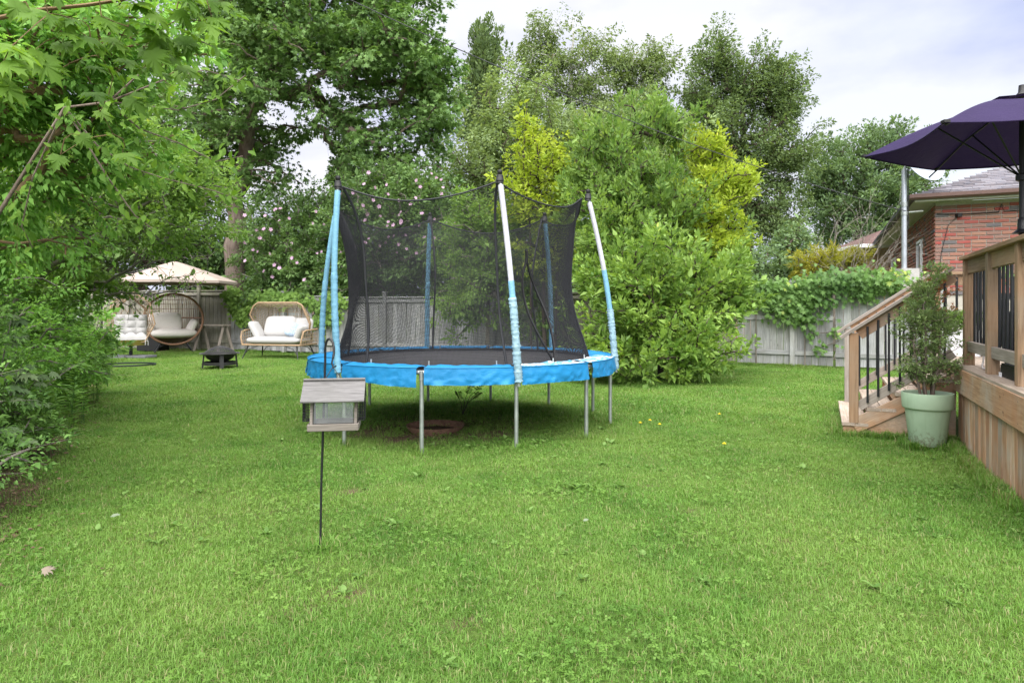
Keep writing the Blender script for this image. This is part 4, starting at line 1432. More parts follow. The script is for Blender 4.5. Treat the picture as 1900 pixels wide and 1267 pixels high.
for aa in (A0 - 0.02, A1 + 0.02):
    near_ = aa > -1
    plank('newel_post', D(aa, -0.93, 0.10 if near_ else 0.117), D(aa, -0.93, 1.07), 0.09, 0.09, DU, POST_W if near_ else GREY_W, st)
    e = Vector((0, 0, 1))
    h0 = D(aa, -1.06, 1.02); h1 = D(aa, -0.02, 1.755)
    plank('handrail', h0, h1, 0.135, 0.034, Zp, GREY_W, st)
    plank('upper_rail', D(aa, -0.885, 1.06), D(aa, -0.02, 1.672), 0.125, 0.034, DU, DECK_W, st)
    plank('lower_rail', D(aa, -0.885, 0.285), D(aa, -0.02, 0.885), 0.10, 0.034, DU, GREY_W, st)
    for k in range(8):
        s = -0.80 + k * 0.10
        f_ = (s + 0.885) / 0.865
        plank('baluster', D(aa + 0.032, s, 0.275 + 0.60 * f_), D(aa + 0.032, s, 1.085 + 0.612 * f_), 0.022, 0.022, DU, BLACK, st, 0.006)


# ------------------------------------------------------------------ trampoline
RIM = 0.78
tr = thing('trampoline', 'round trampoline with blue pad and black safety net', 'trampoline', TR_C)
PA = [math.radians(a) for a in (-129, -69, -9, 51, 111, 171)]
LA = [math.radians(a) for a in (-159, -129, -99, -69, -39, -9, 21, 51, 81, 111, 141, 171)]
RF = 1.735


def pol(r, a, z):
    return Vector((r * math.cos(a), r * math.sin(a), z))


m = MB(); m.tube([pol(RF, 2 * math.pi * k / 72, RIM - 0.045) for k in range(72)], 0.021, 8, closed=True)
m.build('frame_ring', STEEL, tr, smooth=50)
for k, a in enumerate(LA):
    m = MB()
    q = pol(RF, a, 0)
    tang = Vector((-math.sin(a), math.cos(a), 0)) * (1 if k % 2 == 0 else -1)
    sx = 0.04 if k in (1, 2) else 0.02
    m.tube([q + Vector((0, 0, RIM - 0.05)), q + Vector((0, 0, 0.05)), q + tang * 0.004 + Vector((0, 0, 0.0)), q + tang * 0.012 + Vector((0, 0, -0.05)), q + tang * 0.09 + Vector((0, 0, -0.075))], 0.0205, 10)
    lg = m.build('leg', STEEL, tr, smooth=50)
    m2 = MB(); m2.tube([q + Vector((0, 0, RIM - 0.12)), q + Vector((0, 0, RIM - 0.03))], 0.0265, 10)
    link('leg_socket', m2.mesh('leg_socket', 50), STEEL, lg, W[tr.name])
    if k % 2 == 0:   # ground bar of the U-shaped leg pair
        q2 = pol(RF, LA[(k + 1) % 12], 0); d_ = (q2 - q).normalized()
        m3 = MB(); m3.tube([q + d_ * 0.08 + Vector((0, 0, -0.060)), q2 - d_ * 0.08 + Vector((0, 0, -0.060))], 0.02, 8)
        link('ground_bar', m3.mesh('ground_bar', 50), STEEL, lg, W[tr.name])
m = MB(); m.lathe([(0.001, RIM - 0.052), (1.0, RIM - 0.048), (1.53, RIM - 0.035), (1.55, RIM - 0.045), (1.53, RIM - 0.052)], 72)
m.build('jump_mat', MAT_T, tr, smooth=40)
m = MB()
for k in range(72):
    a = 2 * math.pi * (k + .5) / 72
    m.tube([pol(1.54, a, RIM - 0.04), pol(1.75, a, RIM - 0.045)], 0.008, 4)
tag(m.build('spring', STEEL, tr), kind='stuff')

# the pad: segments between the legs, each with a wrinkled skirt that hangs down outside
rp = np.random.default_rng(21)
for k in range(12):
    a0, a1 = LA[k] + math.radians(1.2), LA[k] + math.radians(30 - 1.2)
    mid = math.degrees((a0 + a1) / 2)
    worn = -62 < mid < -5
    drop = 0.155 + 0.02 * rp.random()
    if -70 < mid < -45: drop = 0.165
    if -20 < mid < 10: drop = 0.15
    ph = rp.random(4) * 6.28
    lift = 0.0

    def pad(u, v, a0=a0, a1=a1):
        a = a0 + (a1 - a0) * u
        r = 1.49 + 0.29 * v
        sag = 0.024 * mnoise.noise(Vector((u * 8 + ph[0] * 5, v * 3, k))) * math.sin(v * 2.6 + .3) + (0.02 * mnoise.noise(Vector((u * 26, v * 9, k))) if worn else 0)
        return pol(r, a, RIM + 0.012 * math.sin(v * math.pi) + sag)

    def skirt(u, v, a0=a0, a1=a1, drop=drop):
        e = 0.012 * (1 if worn else 0)
        a = a0 + (a1 - a0) * u
        wv = 0.018 * v * mnoise.noise(Vector((u * 7 + ph[1] * 9, v * 1.5, k))) + 0.016 * mnoise.noise(Vector((u * 19 + v * 3, v * 4 + ph[2], k * 3.3))) * (0.3 + v)
        dz = drop * (1 + 0.015 * math.sin(u * 7 + ph[0]) - (0.45 * max(0, (0.12 - u) / 0.12) ** 2 if k == 11 else 0))
        if k == 1: dz *= (0.80 + 0.25 * u)
        return pol(1.782 + 0.012 * math.sin(v * 1.5) + wv, a, RIM - dz * v)
    m = MB().grid(pad, 26, 7)
    pd = m.build('pad_segment', BLUE_WORN if worn else BLUE, tr, smooth=60)
    if worn: pd['label'] = 'pad segment bleached and torn to white'
    m = MB().grid(skirt, 44, 8)
    link('skirt', m.mesh('skirt', 80), BLUE, pd, W[tr.name])
    m = MB()
    m.tube([skirt(u / 24, 0) + Vector((0, 0, 0.004)) for u in range(25)], 0.006, 5)
    link('piping', m.mesh('piping', 60), BLUE, pd, W[tr.name])
m = MB()
for k in range(14):
    a = math.radians(k * 25.7 + 4)
    m.tube([pol(1.49, a, RIM - .03), pol(1.49, a, RIM + 0.045)], 0.009, 5)
tag(m.build('net_hook', STEEL, tr), kind='stuff')

# enclosure poles
TOPS = [(-1.74, 6.83, 2.58), (-0.118, 6.62, 2.60), (0.88, 7.90, 2.63), (0.45, 9.40, 2.57), (-1.155, 9.62, 2.60), (-2.17, 8.42, 2.56)]
tops = [Vector(p) - TR_C for p in TOPS]


def pole_point(k, t):
    b = pol(1.80, PA[k], 0.60); q = tops[k]
    p = b.lerp(q, t)
    out = pol(1, PA[k], 0)
    return p + out * 0.05 * math.sin(math.pi * t)


for k in range(6):
    m = MB(); m.tube([pole_point(k, i / 12) for i in range(13)], 0.0185, 10)
    pl = m.build('enclosure_pole', STEEL, tr, smooth=50)
    split_ = {1: 0.50, 2: 0.58}.get(k, None)

    def sleeve(t0, t1, n, amp, name, mat, r0=0.029, seed=0):
        rs = np.random.default_rng(seed + 100 * k)
        pts = [pole_point(k, t0 + (t1 - t0) * i / n) for i in range(n + 1)]
        rr = [r0 * (1 + amp * (1.1 * mnoise.noise(Vector((i * 0.83, k * 7.1 + seed, 0))) + 0.45 * rs.random())) for i in range(n + 1)]
        mm = MB().tube(pts, rr, 12)
        V2 = []
        for j, v in enumerate(mm.v):
            i = j // 12; kk = j % 12
            c = pts[min(i, n)]
            f = 1 + amp * 0.55 * math.sin(kk * 1.05 * 2 + i * 2.3 + 0.6 * math.sin(i)) + amp * 0.25 * rs.normal()
            V2.append(tuple(c + (Vector(v) - c) * f))
        mm.v = V2
        link(name, mm.mesh(name, 85), mat, pl, W[tr.name])
    if split_ is None:
        sleeve(0.05, 0.55, 60, 0.16 if k in (0, 5) else 0.12, 'sleeve', SLEEVE, 0.032, 1)
        sleeve(0.55, 0.965, 12, 0.02, 'sleeve', SLEEVE, 0.030, 2)
    else:
        lo = 0.42 if k == 1 else 0.36
        sleeve(split_, 0.965, 12, 0.015, 'sleeve', SLEEVEW, 0.027, 3)
        sleeve(lo, split_, 14, 0.07, 'sleeve', SLEEVE, 0.029, 4)
        sleeve(0.02, lo, 64, 0.30, 'sleeve', m_cloth_two('pale_crumpled_sleeve', (0.29, 0.45, 0.54), 0.55, fold=30), 0.034, 5)
    tp_ = tops[k]
    m = MB(); m.lathe([(0.001, 0.085), (0.020, 0.080), (0.026, 0.062), (0.022, 0.045), (0.016, 0.038), (0.030, 0.030), (0.034, 0.018), (0.034, -0.005), (0.038, -0.010), (0.038, -0.03), (0.033, -0.035), (0.036, -0.05), (0.001, -0.052)], 14)
    link('pole_cap', m.mesh('pole_cap', 40), BLACKP, pl, W[tr.name] @ Matrix.Translation(tp_))

# the net: real threads in panels between the poles, bowed inwards between top and mat
NT = [t_ * 1.0 - pol(0.055, PA[k], 0.02) for k, t_ in enumerate(tops)]


def net_point(k, u, v):
    """panel k between poles k and k+1; u across, v from top (0) to mat (1)"""
    k2 = (k + 1) % 6
    a0 = PA[k]; a1 = PA[k2]
    if a1 < a0: a1 += 2 * math.pi
    a = a0 + (a1 - a0) * u
    top = NT[k].lerp(NT[k2], u)
    bulge = math.sin(math.pi * u)
    top = top + pol(0.10 * bulge, a, 0) + Vector((0, 0, -0.18 * bulge ** 1.0))
    bot = pol(1.47, a, RIM - 0.03)
    p = top.lerp(bot, v)
    inn = 0.17 * math.sin(math.pi * min(1.0, v ** 0.8)) + 0.02 * math.sin(v * 9 + u * 7 + k)
    return p - pol(inn, a, 0)


def thread_mesh(curves, r):
    """triangular threads along curves given as arrays (m,3), vectorised"""
    VV = []; TT = []; off = 0
    for c in curves:
        c = np.asarray(c); m_ = len(c)
        t = np.gradient(c, axis=0); t = unit(t)
        ref = np.where(np.abs(t[:, 2:3]) < 0.8, [[0, 0, 1.0]], [[1.0, 0, 0]])
        n1 = unit(np.cross(t, ref)); n2 = np.cross(t, n1)
        ring = np.stack([c + r * (n1 * math.cos(q_) + n2 * math.sin(q_)) for q_ in (0.5, 2.594, 4.689)], 1)
        VV.append(ring.reshape(-1, 3))
        i = np.arange(m_ - 1)[:, None] * 3 + np.arange(3)[None]
        j = np.arange(m_ - 1)[:, None] * 3 + (np.arange(3)[None] + 1) % 3
        TT.append(np.stack([i, j, j + 3, i + 3], -1).reshape(-1, 4) + off)
        off += 3 * m_
    return np.concatenate(VV), np.concatenate(TT)


NU, NV = 126, 120
for k in range(6):
    # leave the zipped entrance open: panel between the front pole and the right pole
    curves = []
    Gd = np.array([[list(net_point(k, u / NU, v / 26)) for v in range(27)] for u in range(NU + 1)])
    if k == 1:
        # entrance: a slit that gapes open near the mat
        def gape(u, v):
            c, hw = 0.30 + 0.16 * max(0, v - 0.45), 0.0
            if v > 0.36: hw = 0.085 * math.sin(math.pi * min(1, (v - 0.36) / 0.62)) ** 0.8 if v < 0.98 else 0
            return c, hw
        Gd2 = Gd.copy()
        for iu in range(NU + 1):
            for iv in range(27):
                u, v = iu / NU, iv / 26
                c, hw = gape(u, v)
                if hw > 0 and abs(u - c) < 0.22:
                    s_ = 1 if u >= c else -1
                    f_ = abs(u - c) / 0.22
                    un = c + s_ * (hw + (0.22 - hw) * f_)
                    Gd2[iu, iv] = list(net_point(k, min(1, max(0, un)), v))
        Gd = Gd2
    for iu in range(0, NU + 1):
        curves.append(Gd[iu][::2])
    vv = np.linspace(0, 26, NV + 1)
    for v in vv:
        i0 = min(25, int(v)); f_ = v - i0
        row = Gd[:, i0] * (1 - f_) + Gd[:, i0 + 1] * f_
        if k == 1 and v / 26 > 0.37 and v / 26 < 0.98:
            c, hw = gape(0, v / 26)
            cut = int(round((c) * NU))
            curves.append(row[:cut + 1][::3] if cut > 3 else row[:4]); curves.append(row[cut + 1:][::3])
        else:
            curves.append(row[::6])
    VV, TT = thread_mesh(curves, 0.0016)
    link('net_panel', arr_mesh('net_panel', VV, TT), NET, tr, W[tr.name])
    m = MB(); m.tube([net_point(k, i / 24, 0) for i in range(25)], 0.009, 5); m.build('top_edging', NET, tr, smooth=60)
    m = MB(); m.tube([net_point(k, 0, i / 20) for i in range(21)], 0.014, 5); m.build('net_webbing', NET, tr, smooth=60)
    if k == 1:
        for sgn in (-1, 1):
            m = MB()
            pts = []
            for i in range(21):
                v = 0.30 + 0.69 * i / 20
                c, hw = gape(0, v)
                pts.append(net_point(1, c + sgn * max(hw, 0.004), v) + pol(0.006, PA[1] + 0.3, 0))
            m.tube(pts, 0.013, 5); m.build('zipper', BLACKP, tr, smooth=60)
        c0 = net_point(1, 0.30, 0.31)
        MB().obox(Matrix.Translation(c0), (0.03, 0.02, 0.07)).build('zip_toggle', BLACKP, tr)
m = MB(); m.tube([pol(1.475, 2 * math.pi * k / 72, RIM - 0.02) for k in range(72)], 0.012, 6, closed=True); m.build('net_hem', NET, tr, smooth=60)

# rusty ring sunk in the bare soil under the trampoline, with a sapling
t = thing('fire_ring', 'rusty steel ring sunk in the bare soil under the trampoline', 'ring', (-0.85, 7.58, 0.0))
m = MB().lathe([(0.24, -0.05), (0.31, 0.045), (0.322, 0.05), (0.318, 0.035), (0.25, -0.06)], 36); m.build('ring', RUST, t, smooth=50)
m = MB().lathe([(0.001, 0.012), (0.12, 0.008), (0.262, -0.01)], 24); m.build('soil_fill', SOIL, t, smooth=50)
rg = np.random.default_rng(77)
t = thing('sapling', 'thin dark leaved sapling under the trampoline', 'plant', (-0.62, 8.6, 0))
m = MB(); stems = []
for (dx, dz) in ((0.10, 0.36), (0.30, 0.42), (-0.08, 0.27), (0.20, 0.26)):
    pth = [(0, 0, 0), (dx * 0.3, 0, dz * 0.55), (dx, 0.05, dz)]
    m.tube(pth, [0.005, 0.004, 0.002], 5); stems.append(pth)
m.build('stem', BARK_D, t)
lp, ld, ln = [], [], []
for pth in stems:
    for q_ in np.linspace(0.4, 1, 7):
        b_ = Vector(pth[1]).lerp(Vector(pth[2]), q_)
        for s_ in (-1, 1):
            lp.append(list(b_)); ld.append([s_ * 0.6 + 0.4, -0.3, 0.25]); ln.append([0.2 * s_, -0.3, 1])
n = len(lp)
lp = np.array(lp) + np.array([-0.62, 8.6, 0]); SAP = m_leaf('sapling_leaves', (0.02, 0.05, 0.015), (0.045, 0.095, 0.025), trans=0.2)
leaf_objects(LEAF4, 'sap', range(n), lp, np.array(ld), np.array(ln), rg.uniform(0.05, 0.08, n), rg.random(n), SAP, t)

# ------------------------------------------------------------------ bird feeder on a shepherd's hook
hp = G(594, 1018)
t = thing('shepherd_hook', 'thin black shepherd hook pole stuck in the lawn', 'garden hook', hp)
Yh = hp.y
pts = [(0.0, 0, -0.05), (0.006, 0, 0.35), (0.018, 0.0, 0.72), (0.028, 0.0, 1.05)]
cx, r_ = 0.028 + 0.030, 0.030
for i in range(1, 13):
    a = math.pi - math.pi * i / 12 * 1.15
    pts.append((cx + r_ * math.cos(a), -0.004 * i, 1.10 + 0.075 * math.sin(a) if math.sin(a) > 0 else 1.10 + 0.06 * math.sin(a)))
m = MB(); m.tube(pts, 0.0068, 8); m.build('pole', BLACK, t, smooth=50)
end = pts[-1]
m = MB(); m.tube([end, (end[0] - 0.006, end[1] - 0.004, end[2] - 0.03), (end[0] + 0.004, end[1] - 0.008, end[2] - 0.055), (end[0] + 0.02, end[1] - 0.008, end[2] - 0.045)], 0.005, 6)
m.build('hook_tip', BLACK, t, smooth=50)
YF = Yh - 0.12
fc = P(621, 752, YF)                       # feeder body centre
fd = thing('bird_feeder', 'grey wooden bird feeder with clear panes hanging from the hook', 'bird feeder', fc, math.radians(9))
w, dp, hb = 0.205, 0.085, 0.115
for s in (-1, 1):
    poly = [(-dp, -hb), (dp, -hb), (dp * 0.55, hb * 0.55), (0, hb * 0.95), (-dp * 0.55, hb * 0.55)]
    M = Matrix.Rotation(math.radians(90), 4, 'Z')
    m = MB().prism(poly, 0.014, Matrix.Translation((s * (w / 2 + 0.012) + 0.007, 0, 0)) @ M)
    m.build('end_panel', FEED_W, fd)
for s, y_ in ((-1, 0), (1, 0)):
    Mr = Matrix.Translation((0, s * 0.062, hb * 0.72)) @ Matrix.Rotation(s * -math.radians(36), 4, 'X')
    me_ = plank_mesh(0.325, 0.165, 0.012, ROOF_W)
    link_local('roof_board', me_, None, fd, Mr)
link_local('ridge_strip', plank_mesh(0.324, 0.022, 0.012, ROOF_W), None, fd, Matrix.Translation((0, 0, hb * 0.72 + 0.058)))
link_local('tray_floor', plank_mesh(w + 0.03, dp * 2.2, 0.012, FEED_W), None, fd, Matrix.Translation((0, 0, -hb)))
for s in (-1, 1):
    link_local('tray_lip', plank_mesh(w + 0.055, 0.038, 0.012, FEED_W), None, fd, Matrix.Translation((0, s * (dp * 1.1 + 0.007), -hb + 0.012)) @ Matrix.Rotation(math.radians(90), 4, 'X'))
    link_local('side_lip', plank_mesh(dp * 2.15, 0.034, 0.010, FEED_W), None, fd, Matrix.Translation((s * (w / 2 + 0.026), 0, -hb + 0.012)) @ Matrix.Rotation(math.radians(90), 4, 'Z') @ Matrix.Rotation(math.radians(90), 4, 'X'))
    y0, y1 = s * dp * 0.80, s * dp * 0.52
    m = MB().add([(-w / 2, y0, -hb + 0.03), (w / 2, y0, -hb + 0.03), (w / 2, y1, hb * 0.60), (-w / 2, y1, hb * 0.60)], [(0, 1, 2, 3)])
    m.build('pane', ACRYLIC, fd)
    # suet cage
    m = MB(); x0 = s * (w / 2 + 0.022); x1 = s * (w / 2 + 0.058)
    for i in range(8):
        y = -0.05 + 0.10 * i / 7
        m.tube([(x0, y, -0.075), (x1, y, -0.075), (x1, y, 0.045), (x0, y, 0.045)], 0.0016, 4)
    for i in range(9):
        z = -0.075 + 0.12 * i / 8
        m.tube([(x0, -0.05, z), (x1, -0.05, z), (x1, 0.05, z), (x0, 0.05, z)], 0.0016, 4)
    for i in range(1, 4):
        x = x0 + (x1 - x0) * i / 4
        for y in (-0.05, 0.05): m.tube([(x, y, -0.075), (x, y, 0.045)], 0.0016, 4)
    m.build('suet_cage', BLACK, fd)
hk = Vector(hp) + Vector((end[0], end[1] - 0.006, end[2] - 0.052))
hk_l = W[fd.name].inverted() @ hk
m = MB()
for s in (-1, 1):
    m.tube([hk_l, (s * 0.10, -0.002, hb * 0.72 + 0.066 if False else hb * 0.5)], 0.0022, 5)
m.build('hanging_wire', BLACK, fd)

# ------------------------------------------------------------------ planter with cedar
pp = Vector((4.09, 6.72, 0))
t = thing('planter_pot', 'tall pale green planter pot beside the deck stairs', 'planter', pp)
m = MB().lathe([(0.001, 0.0), (0.150, 0.0), (0.158, 0.01), (0.196, 0.345), (0.199, 0.352), (0.216, 0.36), (0.222, 0.372), (0.228, 0.50), (0.226, 0.512), (0.212, 0.512), (0.206, 0.50), (0.19, 0.40), (0.001, 0.40)], 48)
m.build('pot', POT, t, smooth=40)
m = MB().lathe([(0.001, 0.455), (0.10, 0.448), (0.2, 0.435)], 24); m.build('soil', SOIL, t, smooth=60)
rg = np.random.default_rng(31)
c = thing('cedar_shrub', 'scraggly cedar with rust coloured tips growing in the green planter', 'shrub', pp + Vector((0, 0, 0.45)))
stemp = []
m = MB()
CL = []
for s in range(5):
    a = s * 1.26 + 0.3; h_ = [1.30, 1.15, 0.95, 1.20, 0.85][s]
    pth = [pp + Vector((0.05 * math.cos(a), 0.05 * math.sin(a), 0.44)), pp + Vector((0.09 * math.cos(a), 0.09 * math.sin(a), 0.44 + h_ * 0.4)), pp + Vector((0.12 * math.cos(a) - 0.02, 0.12 * math.sin(a), 0.44 + h_ * 0.75)), pp + Vector((0.11 * math.cos(a + .5) + 0.06, 0.1 * math.sin(a), 0.44 + h_))]
    q_ = wobble_trunk(rg, pth, 10, 0.012)
    m.tube(q_, [0.014 - 0.0011 * i for i in range(11)], 6, caps=False)
    for k in range(46):
        u = rg.uniform(0.12, 1.0); i = min(9, int(u * 10)); b0 = q_[i].lerp(q_[i + 1], u * 10 - i)
        ang = rg.random() * 6.283
        env = 0.32 * (1 - 0.60 * max(0, (u - 0.30)) / 0.7) * (0.75 if u < 0.15 else 1)
        ln_ = env * rg.uniform(0.35, 1.1)
        e_ = b0 + Vector((math.cos(ang) * ln_, math.sin(ang) * ln_ * 0.8, ln_ * rg.uniform(-0.05, 0.6)))
        e_ = e_ - Vector((0, max(0, e_.y - 6.88) * 1.0, 0))
        m.tube([b0, b0.lerp(e_, 0.5) + Vector((0, 0, -0.015)), e_], [0.004, 0.003, 0.0015], 4, caps=False)
        for f_ in (0.4, 0.6, 0.78, 0.95):
            CL.append(list(b0.lerp(e_, f_)))
m.build('stem', BARK_G, c, W[c.name].inverted(), smooth=60)
CL = np.array(CL)
pos, d, n_, sz, rnd = clump_leaves(rg, CL, np.full(len(CL), 0.045), 8, -0.25, 0.8, 0.3, 0.9, (0.030, 0.055))
d += unit(pos - np.array([pp.x, pp.y, 1.0])) * 0.5
rust = (pos[:, 0] > pp.x + 0.06) & (pos[:, 2] > 1.30) & (pos[:, 2] < 1.62) & (rg.random(len(pos)) < 0.65)
rnd = np.where(rust, 0.995, rnd * 0.955)
link('foliage', leaf_mesh('foliage', SPRAY, pos, d, n_, sz, rnd), LF_CEDAR, c)

# ------------------------------------------------------------------ things on the deck
t = thing('covered_grill', 'dark covered barbecue standing behind the deck balusters', 'barbecue', D(1.35, 0.62, DZ))
Mg = Matrix(((DU.x, DV.x, 0, 0), (DU.y, DV.y, 0, 0), (0, 0, 1, 0), (0, 0, 0, 1)))
COVER = m_plain('dark_navy_cover', (0.018, 0.019, 0.030), 0.7, 0.2, 0, 0.2, 5, 0.4)


def cover(u, v):
    a = 2 * math.pi * u
    e = 0.35
    cs = math.copysign(abs(math.cos(a)) ** e, math.cos(a)); sn = math.copysign(abs(math.sin(a)) ** e, math.sin(a))
    if v < 0.72:
        z = v / 0.72 * 0.50; r = 1.0 - 0.05 * z
    else:
        q_ = (v - 0.72) / 0.28; z = 0.50 + 0.10 * math.sin(q_ * math.pi / 2); r = (0.97) * math.cos(q_ * math.pi / 2 * 0.999)
    r *= 1 + 0.02 * math.sin(a * 9 + z * 4) * (1 - v)
    return Vector((1.15 * cs * r, 0.34 * sn * r, z))


m = MB().grid(cover, 64, 18, True); m.build('cover', COVER, t, Mg, smooth=60)
for sx in (-1, 1):
    for sy in (-1, 1):
        m = MB(); m.tube([(sx * 0.9, sy * 0.22, 0.002), (sx * 0.9, sy * 0.22, 0.3)], 0.02, 8); m.build('leg', BLACK, t, Mg)
t = thing('speaker_box', 'black ribbed box on the deck under the railing', 'box', D(1.62, 0.21, DZ))
m = MB().box((-0.36, -0.10, 0.0), (0.36, 0.10, 0.11)); m.build('body', BLACKP, t, Mg)
for k in range(22):
    x = -0.33 + k * 0.0315
    m = MB().box((x, -0.112, 0.012), (x + 0.016, -0.101, 0.098)); m.build('rib', BLACKP, t, Mg)
m = MB().box((-0.34, -0.122, -0.0), (-0.28, -0.113, 0.035)); m.build('plug', WHITE, t, Mg)
pts = [D(0.30, 0.16, 0.90), D(0.34, 0.15, 0.84), D(0.45, 0.12, 0.80), D(0.62, 0.10, 0.79), D(0.82, 0.12, 0.80), D(0.95, 0.15, 0.86)]
m = MB(); m.tube(pts, 0.008, 6); o = m.build('extension_cable', m_plain('pale_cable', (0.62, 0.58, 0.56), 0.6), None, smooth=60)
tag(o, 'pale cable looping under the deck rail', 'cable')
t = thing('white_planter', 'white ribbed planter with green plant on the deck behind the stairs', 'planter', D(-1.55, 0.28, DZ))
m = MB().box((-0.22, -0.14, 0), (0.22, 0.14, 0.30))
for k in range(9): m.box((-0.21 + k * 0.05, -0.15, 0.01), (-0.19 + k * 0.05, -0.141, 0.285))
m.build('box', WHITE, t, Mg)
rg = np.random.default_rng(44)
b_ = D(-1.55, 0.28, DZ + 0.36)
CL = np.array([[b_.x + rg.normal() * 0.12, b_.y + rg.normal() * 0.1, b_.z + rg.random() * 0.12] for _ in range(26)])
pos, d, n_, sz, rnd = clump_leaves(rg, CL, np.full(26, 0.08), 22, -0.2, 0.7, 0.7, 0.7, (0.04, 0.07))
link('foliage', leaf_mesh('foliage', LEAF4, pos, d, n_, sz, rnd), LF_LIGHT, t)
t = thing('patio_table', 'black topped patio table on the deck behind the cedar', 'table', D(-1.2, 1.0, DZ))
MB().box((-0.5, -0.62, 0.66), (0.5, 0.55, 0.72)).build('top', BLACK, t, Mg)
for sx in (-1, 1):
    for sy in (-1, 1):
        m = MB(); m.tube([(sx * 0.42, sy * 0.45, 0.002), (sx * 0.42, sy * 0.45, 0.659)], 0.02, 8); m.build('leg', BLACK, t, Mg)
t = thing('clay_pot', 'small terracotta pot on the black patio table', 'pot', D(-1.22, 0.55, DZ + 0.721))
MB().lathe([(0.001, 0), (0.06, 0), (0.085, 0.13), (0.095, 0.13), (0.097, 0.165), (0.082, 0.165), (0.07, 0.10), (0.001, 0.09)], 20).build('pot', TERRA, t, smooth=40)
pos, d, n_, sz, rnd = clump_leaves(rg, np.array([list(D(-1.22, 0.55, DZ + 0.92))]), np.array([0.13]), 60, -0.4, 0.9, 0.6, 0.7, (0.05, 0.08))
link('foliage', leaf_mesh('foliage', LEAF4, pos, d, n_, sz, rnd), LF_ROSE, t)

# ------------------------------------------------------------------ purple umbrella on the deck
uc = Vector((4.062, 5.435, 0))
t = thing('patio_umbrella', 'purple patio umbrella open over the deck railing', 'umbrella', (uc.x, uc.y, DZ))
UR, UZ, UA = 1.125, 2.67, 3.00
ph0 = math.radians(150)


def canopy(rib, u, v, R_, z0, z1, sag=0.05, edge=0.07):
    """rib index, u across the gore, v from apex to hem"""
    a0 = ph0 + rib * math.pi / 3; a1 = a0 + math.pi / 3
    p0 = Vector((math.cos(a0), math.sin(a0), 0)) * R_ * v; p1 = Vector((math.cos(a1), math.sin(a1), 0)) * R_ * v
    p = p0.lerp(p1, u)
    s = math.sin(math.pi * u)
    p = p * (1 - edge * s * v)
    zz = z1 + (z0 - z1) * (v ** 1.12)
    zz += 0.05 * math.sin(math.pi * v) - sag * s * v * (1 - 0.35 * v)
    return Vector((p.x, p.y, zz - DZ))


for k in range(6):
    m = MB().grid(lambda u, v: canopy(k, u, 0.14 + 0.86 * v, UR, UZ, UA), 14, 14)
    cn = m.build('canopy_panel', PURPLE, t, smooth=60)
    m = MB(); m.tube([canopy(k, u / 14, 1.0, UR, UZ, UA) + Vector((0, 0, -0.003)) for u in range(15)], 0.006, 5)
    link('hem', m.mesh('hem', 60), PURPLE, cn, W[t.name])
    m = MB(); m.tube([canopy(k, 0, v, UR, UZ, UA) + Vector((0, 0, -0.022)) for v in (0.06, 0.3, 0.6, 0.99)], 0.009, 6)
    rb_ = m.build('rib', BLACK, t)
    a = canopy(k, 0, 0.52, UR, UZ, UA) + Vector((0, 0, -0.03))
    m = MB(); m.tube([a, (0, 0, UA - 0.62 - DZ)], 0.007, 6); link('strut', m.mesh('strut'), BLACK, rb_, W[t.name])
    pk = canopy(k, 0, 0.99, UR, UZ, UA)
    MB().obox(Matrix.Translation(pk), (0.045, 0.045, 0.02)).build('rib_pocket', BLACKP, t)
    m = MB().grid(lambda u, v: canopy(k, u, 0.02 + 0.30 * v, UR, UZ + 0.02, UA + 0.022, 0.02, 0.05), 10, 6); m.build('vent_panel', PURPLE, t, smooth=60)
m = MB(); m.tube([(0, 0, 0.10), (0, 0, UA - DZ + 0.06)], 0.021, 12); m.build('pole', BLACK, t, smooth=50)
m = MB().lathe([(0.001, 0.14), (0.035, 0.13), (0.05, 0.05), (0.10, 0.03), (0.11, 0.0)], 28); m.build('base', BLACK, t, smooth=40)
m = MB().lathe([(0.001, 0.06), (0.024, 0.055), (0.028, 0.0), (0.045, -0.02), (0.022, -0.06)], 14, (0, 0, UA - DZ + 0.06)); m.build('finial', BLACKP, t, smooth=40)
m = MB().lathe([(0.022, 0.12), (0.03, 0.11), (0.034, 0.03), (0.07, 0.0), (0.022, -0.01)], 16, (0, 0, 1.94 - DZ)); m.build('collar', BLACK, t, smooth=40)
m = MB().lathe([(0.022, 0.03), (0.045, 0.02), (0.045, -0.02), (0.022, -0.03)], 14, (0, 0, UA - DZ - 0.62)); m.build('runner', BLACK, t, smooth=40)


# ------------------------------------------------------------------ seating corner
def pillow(w, d, h, e1=0.45, e2=0.45, n=28, m_=14, crease=0.0, seed=0):
    rs = np.random.default_rng(seed); ph = rs.random(4) * 6.28

    def fn(u, v):
        a = 2 * math.pi * u; b = -math.pi / 2 + math.pi * v
        c = lambda x, e: math.copysign(abs(x) ** e, x)
        x = c(math.cos(b), e2) * c(math.cos(a), e1) * w / 2; y = c(math.cos(b), e2) * c(math.sin(a), e1) * d / 2; z = c(math.sin(b), 0.85) * h / 2
        z += crease * math.sin(x * 14 + ph[0]) * math.sin(y * 12 + ph[1]) * h * math.cos(b)
        return Vector((x, y, z))
    return MB().grid(fn, n, m_, True)


def lattice(mb, fn, nu, nv, r, su=24, sv=24):
    for i in range(nu + 1):
        mb.tube([fn(i / nu, j / sv) for j in range(sv + 1)], r, 4, caps=False)
    for j in range(nv + 1):
        mb.tube([fn(i / su, j / nv) for i in range(su + 1)], r, 4, caps=False)


RX = lambda a: Matrix.Rotation(math.radians(a), 4, 'X')
RY = lambda a: Matrix.Rotation(math.radians(a), 4, 'Y')
RZm = lambda a: Matrix.Rotation(math.radians(a), 4, 'Z')
TL = lambda x, y, z: Matrix.Translation((x, y, z))

